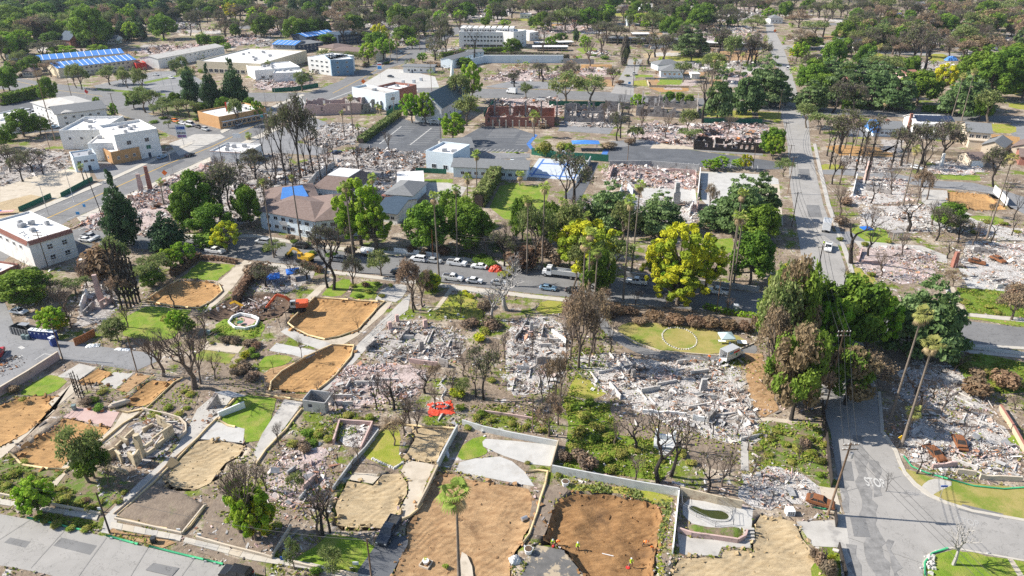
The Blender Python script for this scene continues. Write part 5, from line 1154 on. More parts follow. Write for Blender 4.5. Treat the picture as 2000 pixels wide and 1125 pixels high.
wall('boundary_wall','pale side wall of the pink ruins beside the car park','1367,338 1362,390',2.4,WHITE,.3)
wall('boundary_wall','brown wall below the black lone cypress','1100,124 1160,125',3.5,GREYW,.3)
wall('boundary_wall','red brown wall behind the debris strip by the avenue','1076,150 1200,156',1.6,PINKW,.3)
wall('boundary_wall','rounded tan wall around the burnt lot by the blue house','1264,160 1268,170 1345,172',1.3,TANB,.3)
wall('boundary_wall','dark wall above the orange strip by the blue house','1260,155 1350,156',1.2,GREYW,.3)
wall('boundary_wall','long dark wall across the far burnt lots','1260,92 1335,86',2.,GREYW,.3)
wall('boundary_wall','dark wall above the tan lot near the cross street','1400,100 1490,97',2.,GREYW,.3)
wall('boundary_wall','low white wall of the far pale rooftops','1270,96 1335,92',2.,WHITE,.3)
wall('boundary_wall','pale wall beside the green slope steps','1846,562 1855,590 1864,622',.9,GREYW,.2)
wall('boundary_wall','brown wall beside the burnt lane garage','1620,232 1680,240',1.6,PINKW,.3)
wall('boundary_wall','rusty wall among the trees beyond the far street','1660,62 1700,60',3,PINKW,.4)
wall('boundary_wall','tan wall beside the olive lawn','1790,300 1890,306',1.8,TANB,.2)
wall('boundary_wall','low terrace wall at the dark garden steps','940,805 990,812 1040,820',.6,PINKW,.25)
wall('boundary_wall','low white wall at the yellow lawn top','885,566 955,577',.5,STONE,.3)
for lb,s_,h in[('green mesh fence panel along the boulevard, right stretch','120,386 150,370 182,353',1.8),('green mesh fence panel along the boulevard, left stretch','38,414 70,400 101,386',1.8),('green screen fence at the crossing rubble','532,180 570,178 622,170',2.4),('green screen fence beside the clipped hedge','755,227 782,210',2.4),
('green screen fence behind the ruined halls','1072,206 1140,206 1210,207',2.4),('green screen fence below the far lawn','1373,240 1430,240 1488,241',2.2),('green screen fence behind the sport court','1038,302 1090,310 1150,313 1188,316',3.),('green screen fence before the pale school building','812,337 840,338 872,340',2.),('green screen fence left of the red brick hall','945,228 958,212 966,200',2.6)]:
	wall('screen_fence',lb,s_,h,GSCREEN,.08,'fence')
wall('timber_fence','rust brown timber gate fence beside the portable toilets','147,676 165,668 187,656',1.9,WOODF,.12,'fence',sub='board')
def leaf(name,c1,c2,ov=.18,trans=.35,k=1.75):return mat(name,tuple(x*k for x in c1),tuple(x*k for x in c2),3.0,.7,detail=3,objvar=ov,trans=trans,spec=.15)
LF={'O':[leaf('oak leaves',(.042,.082,.010),(.085,.14,.017)),leaf('oak leaves pale',(.075,.125,.014),(.125,.185,.025))],'G':[leaf('spring leaves',(.10,.185,.012),(.175,.28,.022)),leaf('spring leaves pale',(.145,.215,.02),(.22,.30,.032))],
'Y':[leaf('yellow leaves',(.26,.26,.014),(.38,.355,.025)),leaf('yellow green leaves',(.145,.185,.015),(.23,.265,.024))],'S':[leaf('scorched leaves',(.15,.105,.065),(.24,.175,.115)),leaf('scorched leaves dark',(.075,.058,.042),(.14,.11,.08))],
'R':[leaf('rust leaves',(.125,.075,.045),(.19,.125,.08)),leaf('brown leaves',(.10,.07,.045),(.17,.12,.08))],'D':[leaf('cedar needles',(.048,.082,.028),(.09,.135,.045)),leaf('cedar needles pale',(.085,.13,.05),(.135,.185,.075))],
'C':[leaf('pine needles',(.020,.045,.020),(.05,.085,.035)),leaf('pine needles pale',(.04,.075,.03),(.075,.12,.05))],'F':[leaf('olive leaves',(.07,.10,.028),(.13,.16,.05)),leaf('olive leaves pale',(.11,.13,.045),(.18,.195,.075))],
'M':[leaf('scorched crown',(.13,.098,.055),(.21,.16,.092)),leaf('surviving leaves',(.07,.12,.016),(.13,.185,.028))],'E':[leaf('charred twigs leaves',(.062,.053,.045),(.12,.102,.085)),leaf('dull leaves',(.06,.07,.03),(.10,.105,.05))]}
LF['L']=[leaf('low weeds',(.085,.13,.014),(.145,.195,.024)),leaf('dry weeds',(.15,.15,.03),(.24,.22,.06))]
BARK=mat('grey bark',(.11,.085,.065),(.19,.155,.12),3,.95);BBARK=mat('burnt bark',(.022,.018,.016),(.06,.05,.043),3,.95)
WBARK=mat('bleached wood',(.27,.25,.235),(.42,.40,.375),3,.9);PBARK=mat('palm trunk',(.13,.105,.085),(.22,.18,.145),3,.95);BRBARK=mat('brown burnt bark',(.10,.075,.06),(.17,.13,.105),3,.95)
FROND=leaf('palm fronds',(.10,.14,.025),(.20,.235,.05));DFROND=leaf('dead fronds',(.20,.15,.085),(.30,.235,.14));YFROND=leaf('yellow fronds',(.15,.16,.04),(.23,.22,.075))
def leaf_quads(Pn,Nn,s,jit=.45,asp=1.7):
	n=len(Pn);N=Nn+rng.normal(0,jit,(n,3));N/=np.linalg.norm(N,axis=1,keepdims=True)+1e-9
	A=np.cross(N,rng.normal(0,1,(n,3)));A/=np.linalg.norm(A,axis=1,keepdims=True)+1e-9;B=np.cross(N,A)
	s=s*rng.uniform(.6,1.4,(n,1));A=A*s*asp**.5;B=B*s/asp**.5
	bend=N*s*.35
	return np.stack([Pn-A,Pn-B*1.0+bend*.5,Pn+A,Pn+B*1.0+bend*.5],1)
def lobes_crown(n,lobes,s,fill=.25,droop=0.0,jit=.45):
	c=np.array([l[0]for l in lobes]);r=np.array([l[1]for l in lobes]);fl=np.array([l[2]if len(l)>2 else .8 for l in lobes])
	w=r**2;k=rng.choice(len(lobes),n,p=w/w.sum())
	d=rng.normal(0,1,(n,3));d/=np.linalg.norm(d,axis=1,keepdims=True);d[:,2]+=.15
	rad=np.where(rng.random(n)<fill,rng.uniform(.3,.9,n),rng.normal(1,.10,n))
	P=c[k]+d*(r[k]*rad)[:,None]*np.stack([np.ones(n),np.ones(n),fl[k]],1)
	P[:,2]-=droop*np.hypot(P[:,0],P[:,1])**2
	return leaf_quads(P,d,s,jit),k
def trunk_mb(lobes,base_r=.03,fork=.32,n=7,seed=0):
	rr=random.Random(seed);b=MB();top=Vector((rr.uniform(-.03,.03),rr.uniform(-.03,.03),fork))
	b.tube([(0,0,-.01),(rr.uniform(-.01,.01),0,fork*.5),top],[base_r*1.25,base_r,base_r*.8],7)
	for(c,r,*_)in sorted(lobes,key=lambda l:-l[1])[:n]:
		q=Vector(c)-Vector((0,0,r*.4));m=top.lerp(q,.5)+Vector((rr.uniform(-.04,.04),rr.uniform(-.04,.04),-.02))
		b.tube([top-Vector((0,0,.03)),m,q],[base_r*.6,base_r*.4,base_r*.15],5)
	return b
def broad_lobes(rr,n=18,z0=.34,zr=.66,wid=.5,r0=.13,r1=.21):
	L=[]
	for i in range(n):
		z=z0+r0+(zr-r0-.12)*((i+rr.random())/n);t=(z-z0)/zr
		wd=wid*math.sin(math.pi*min(1,.22+.72*t))**.7;r=rr.uniform(r0,r1);a=i*2.4+rr.uniform(-.5,.5)
		q=max(0,wd-r*.8)*(rr.uniform(.45,1.08));L.append(((math.cos(a)*q,math.sin(a)*q,z),r,rr.uniform(.65,.95)))
	L.append(((rr.uniform(-.06,.06),rr.uniform(-.06,.06),1-r1*.75),r1*.95,.8));return L
def branches(seed,levels=4,spread=.75,up=.55,r0=.026,first=.30,droop=0,kids=(3,4),wob=.12,shrink=.68,n0=None):
	"""a leafless crown: recursive tapered branches inside a unit box"""
	rr=random.Random(seed);b=MB();tips=[]
	def grow(p,d,L,r,lv):
		d=d.normalized();m=p+d*L*.5+Vector((rr.uniform(-wob,wob),rr.uniform(-wob,wob),rr.uniform(-wob,wob)*.6))*L
		q=p+(d+Vector((rr.uniform(-.15,.15),rr.uniform(-.15,.15),.08-droop)))*L
		b.tube([p,m,q],[r,r*.8,r*.58],6 if lv==0 else(5 if lv==1 else 3),cap=False)
		if lv>=levels:tips.append(q);return
		k=rr.randint(*kids)if(lv or n0 is None)else n0;ph=rr.uniform(0,6.28)
		for i in range(k):
			a=ph+6.283*i/k+rr.uniform(-.4,.4);e=rr.uniform(.55,1.1)*spread
			u=d.cross(Vector((0,0,1))if abs(d.z)<.9 else Vector((1,0,0))).normalized();w=d.cross(u)
			nd=d*math.cos(e)+(u*math.cos(a)+w*math.sin(a))*math.sin(e)+Vector((0,0,up*.25))
			s0=q if i else q;grow(p.lerp(q,rr.uniform(.6,1))if i else s0,nd,L*rr.uniform(.8,1.1)*shrink,r*.58,lv+1)
	grow(Vector((0,0,-.01)),Vector((rr.uniform(-.12,.12),rr.uniform(-.12,.12),1)),first,r0,0)
	V=np.array(b.v);zmax=V[:,2].max();w=np.abs(V[:,:2]).max()
	sx,sz=.5/w,1/zmax
	b.v=[(x*sx,y*sx,z*sz)for x,y,z in b.v];tips=[Vector((t.x*sx,t.y*sx,t.z*sz))for t in tips]
	return b,tips
TREE={}
def reg(kind,tm,cm):TREE.setdefault(kind,[]).append((tm,cm))
def quads_mesh(name,V,k,mats,nl):
	pick=rng.random(nl+1)<.45
	return quad_mesh(name,V,mats,pick[np.minimum(k,nl)].astype(int))
for sd in range(4):
	rr=random.Random(50+sd)
	lb=broad_lobes(rr,34,.20,.80,.5,.075,.145);V,k=lobes_crown(5600,lb,.023,.22)
	tm=trunk_mb(lb,.03,.26,9,sd)
	lo_=[(c,r*.62,f)for c,r,f in broad_lobes(rr,62,.24,.76,.52,.06,.125)];Vo,ko=lobes_crown(5200,lo_,.021,.2,0,.4);to=trunk_mb(lo_,.03,.26,26,sd).mesh('trunk',BARK,True)
	tmm,tmb=tm.mesh('trunk',BARK,True),tm.mesh('trunk',BBARK,True)
	reg('O',tmm,quads_mesh('crown',V,k,LF['O'],len(lb)))
	for kd in 'GY':reg(kd,to,quads_mesh('crown',Vo,ko,LF[kd],len(lo_)))
	V2,k2=lobes_crown(4200,lb,.025,.35,jit=.9)
	reg('M',tmb,quads_mesh('crown',V2,k2,LF['M'],len(lb)));
	bb,tips=branches(300+sd,4,.7,.6,.024,.28)
	tw=bb.mesh('trunk',BRBARK)
	P=np.array([t+Vector((rr.uniform(-.05,.05),rr.uniform(-.05,.05),rr.uniform(-.05,.05)))for t in tips for _ in range(14)])
	V3=leaf_quads(P+rng.normal(0,.022,P.shape),rng.normal(0,1,P.shape),.017,.8);k3=np.repeat(np.arange(len(tips)),14)
	reg('S',tw,quads_mesh('crown',V3,k3,LF['S'],len(tips)));reg('E',bb.mesh('trunk',BBARK),quads_mesh('crown',V3,k3,LF['E'],len(tips)))
	reg('F',bb.mesh('trunk',BARK),quads_mesh('crown',leaf_quads(P+rng.normal(0,.035,P.shape),rng.normal(0,1,P.shape),.024,.8),k3,LF['F'],len(tips)))
	b2,t2=branches(400+sd,5,.62,.55,.022,.30,kids=(2,3));reg('B',b2.mesh('trunk',BBARK),None)
	b3,t3=branches(500+sd,4,.6,.6,.026,.24,kids=(3,3),n0=4);reg('W',b3.mesh('trunk',WBARK),None)
	b4,t4=branches(600+sd,5,.5,.7,.02,.22,kids=(3,3),n0=4,shrink=.72);reg('X',b4.mesh('trunk',BRBARK),None)
	lb=[]
	for t in range(9):
		z=.22+.74*t/8.5;w=.5*(1-t/9.5)**.75
		for j in range(6 if t<6 else 3):
			a=j*6.28/(6 if t<6 else 3)+t*.9+rr.uniform(-.3,.3);q=w*rr.uniform(.5,.92);r=max(.05,w*rr.uniform(.26,.42));lb.append(((math.cos(a)*q,math.sin(a)*q,z+rr.uniform(-.03,.03)-q*.10),r,.28))
	V,k=lobes_crown(5200,lb,.024,.45,.12,.45);reg('D',trunk_mb(lb,.022,.6,14,sd).mesh('trunk',BARK,True),quads_mesh('crown',V,k,LF['D'],len(lb)))
	lb=[]
	for t in range(12):
		z=.10+.86*t/11;w=.5*(1-(t/12.2)**1.3)*(1 if t>1 else .75)
		for j in range(6 if t<9 else 3):
			a=j*1.05+t*.7+rr.uniform(-.4,.4);q=w*rr.uniform(.35,.85);lb.append(((math.cos(a)*q,math.sin(a)*q,z+rr.uniform(-.03,.03)),max(.045,w*rr.uniform(.26,.40)),.6))
	V,k=lobes_crown(5200,lb,.023,.3,.05,.5);reg('C',trunk_mb(lb,.018,.7,6,sd).mesh('trunk',BARK,True),quads_mesh('crown',V,k,LF['C'],len(lb)))
	b=MB();b.tube([(0,0,-.01),(.05,0,.5),(.0,.05,1)],[.16,.10,.02],5)
	for i in range(30):
		z=.15+.8*i/30;a=i*2.4;q=.42*(1-z*.6);b.tube([(0,0,z),(math.cos(a)*q,math.sin(a)*q,z+.06)],[.06,.02],3,cap=False)
	reg('K',b.mesh('trunk',BBARK),None)
	lb=[((rr.uniform(-.1,.1),rr.uniform(-.1,.1),.1+.8*i/11),.38*(1-abs(i/11-.45)*.8),1.2*.12/.38)for i in range(12)]
	lb=[(c,r,.35)for c,r,_ in lb];V,k=lobes_crown(2200,lb,.06,.2);V[:,:,2]=V[:,:,2]
	reg('T',trunk_mb(lb,.05,.2,2,sd).mesh('trunk',BARK),quads_mesh('crown',V*np.array([1,1,1]),k,LF['E'],len(lb)))
	lb=[((rr.uniform(-.25,.25),rr.uniform(-.25,.25),rr.uniform(.3,.6)),rr.uniform(.2,.32),.9)for _ in range(9)]
	V,k=lobes_crown(900,lb,.055,.25);V[:,:,2]=np.clip(V[:,:,2],.0,None)
	st=MB()
	for i in range(5):a=i*1.26;st.tube([(0,0,0),(math.cos(a)*.18,math.sin(a)*.18,.5)],[.03,.012],4)
	for kd,lk in(('U','L'),('V','R'),('Z','S'),('H','O'),('J','Y')):reg(kd,st.mesh('stem',BARK),quads_mesh('foliage',V,k,LF[lk],len(lb)))
def frond_ring(n,e0,e1,L,m,b,rr,fold=.25,wid=.38):
	for i in range(n):
		a=i*2.399+rr.uniform(-.3,.3);e=rr.uniform(e0,e1);l=L*rr.uniform(.8,1.1)
		d=Vector((math.cos(a)*math.cos(e),math.sin(a)*math.cos(e),math.sin(e)));u=Vector((-math.sin(a),math.cos(a),0));w=d.cross(u)
		p0=Vector((0,0,0));p1=p0+d*l*.45;b.tube([p0,p1],[.025,.018],3,m,False)
		for j in range(9):
			t=(j-4)/4.0;dd=(d*math.cos(t*1.15)+u*math.sin(t*1.15));tip=p1+dd*l*.55*(1-.25*abs(t))-Vector((0,0,l*.16*(1+abs(t))))
			sd=w.cross(dd).normalized()*l*.042;mid=p1+dd*l*.3
			b.add([p1,mid+sd,tip,mid-sd],[(0,1,2,3)],m)
PCROWN={}
for kd,fm in(('P',FROND),('Q',YFROND)):
	PCROWN[kd]=[]
	for sd in range(3):
		rr=random.Random(80+sd);b=MB();frond_ring(19,-.25,1.2,1.85,0,b,rr);m1=b.mesh('fronds',fm)
		b=MB();frond_ring(16,-1.35,-.5,1.5,0,b,rr);m2=b.mesh('dead_skirt',DFROND);PCROWN[kd].append((m1,m2))
def palm(kind,bx,by,ty,crown=1.0,label=None,group=None,lean=0.0,name='fan_palm',tr=.21):
	crown*=.84
	g=G(bx,by);H=max(1.5,HT(bx,by,ty)-.5*crown);rr=random.Random(int(bx*7+by))
	t=thing(name,label,'palm tree',g,rr.uniform(0,6.28),group)
	b=MB();dx,dy=rr.uniform(-.5,.5)*.6+lean,rr.uniform(-.4,.4)
	P=[(0,0,0),(dx*.3,dy*.3,H*.35),(dx*.7,dy*.7,H*.7),(dx,dy,H)]
	b.tube(P,[tr*1.5,tr*1.05,tr*.85,tr*.75],8);b.build('trunk',PBARK,t,True)
	f,s=rr.choice(PCROWN[kind])
	obj('fronds',f,t,(dx,dy,H),None,(crown,)*3);obj('dead_skirt',s,t,(dx,dy,H-.1),None,(crown*.95,crown*.95,crown*(1.2 if kind=='P' else 1.0)))
	return t
NAMES={'O':('oak_tree','tree','dark green broad oak'),'G':('leafy_tree','tree','bright green leafy tree'),'Y':('yellow_green_tree','tree','yellow-green spreading tree'),'S':('scorched_tree','tree','brown-leaved scorched tree'),
'D':('cedar_tree','tree','blue-green layered cedar'),'C':('pine_tree','tree','dark green pointed conifer'),'F':('olive_tree','tree','olive-green open tree'),'M':('half_scorched_tree','tree','half-scorched brown-green tree'),
'E':('charred_tree','tree','sparse charred tree'),'B':('bare_tree','tree','bare black burnt tree'),'W':('dead_tree','tree','bare bleached tree'),'X':('bare_shrub','shrub','bare many-stemmed tree'),
'K':('burnt_cypress','tree','thin burnt cypress'),'T':('columnar_cypress','tree','narrow dark cypress'),'U':('green_shrub','shrub','green shrub'),'V':('rusty_shrub','shrub','rusty brown shrub'),'Z':('dry_shrub','shrub','dry grey-brown shrub'),'H':('dark_shrub','shrub','dark green shrub'),'J':('yellow_shrub','shrub','yellow-green shrub')}
AUTO=[]
cnt={}
def tree(kind,bx,by,ty,w,label=None,far=False):
	g=G(bx,by);H=max(.5,HT(bx,by,ty));W=max(.5,w*MPP((by+ty)/2 if by-ty<80 else by));rr=random.Random(int(bx*31+by*17+ty));
	cnt[kind]=cnt.get(kind,0)+1;tm,cm=TREE[kind][(cnt[kind]+int(bx))%len(TREE[kind])]
	nm,ct,desc=NAMES[kind]
	t=thing(nm,label,ct,g,rr.uniform(0,6.28));t.scale=(W,W,H)
	shrub=ct=='shrub'
	obj('stem' if shrub and kind!='X' else 'trunk',tm,t)
	if cm:obj('foliage' if shrub else 'crown',cm,t)
	if not label:AUTO.append((t,desc,bx,by,H,shrub))
	return t
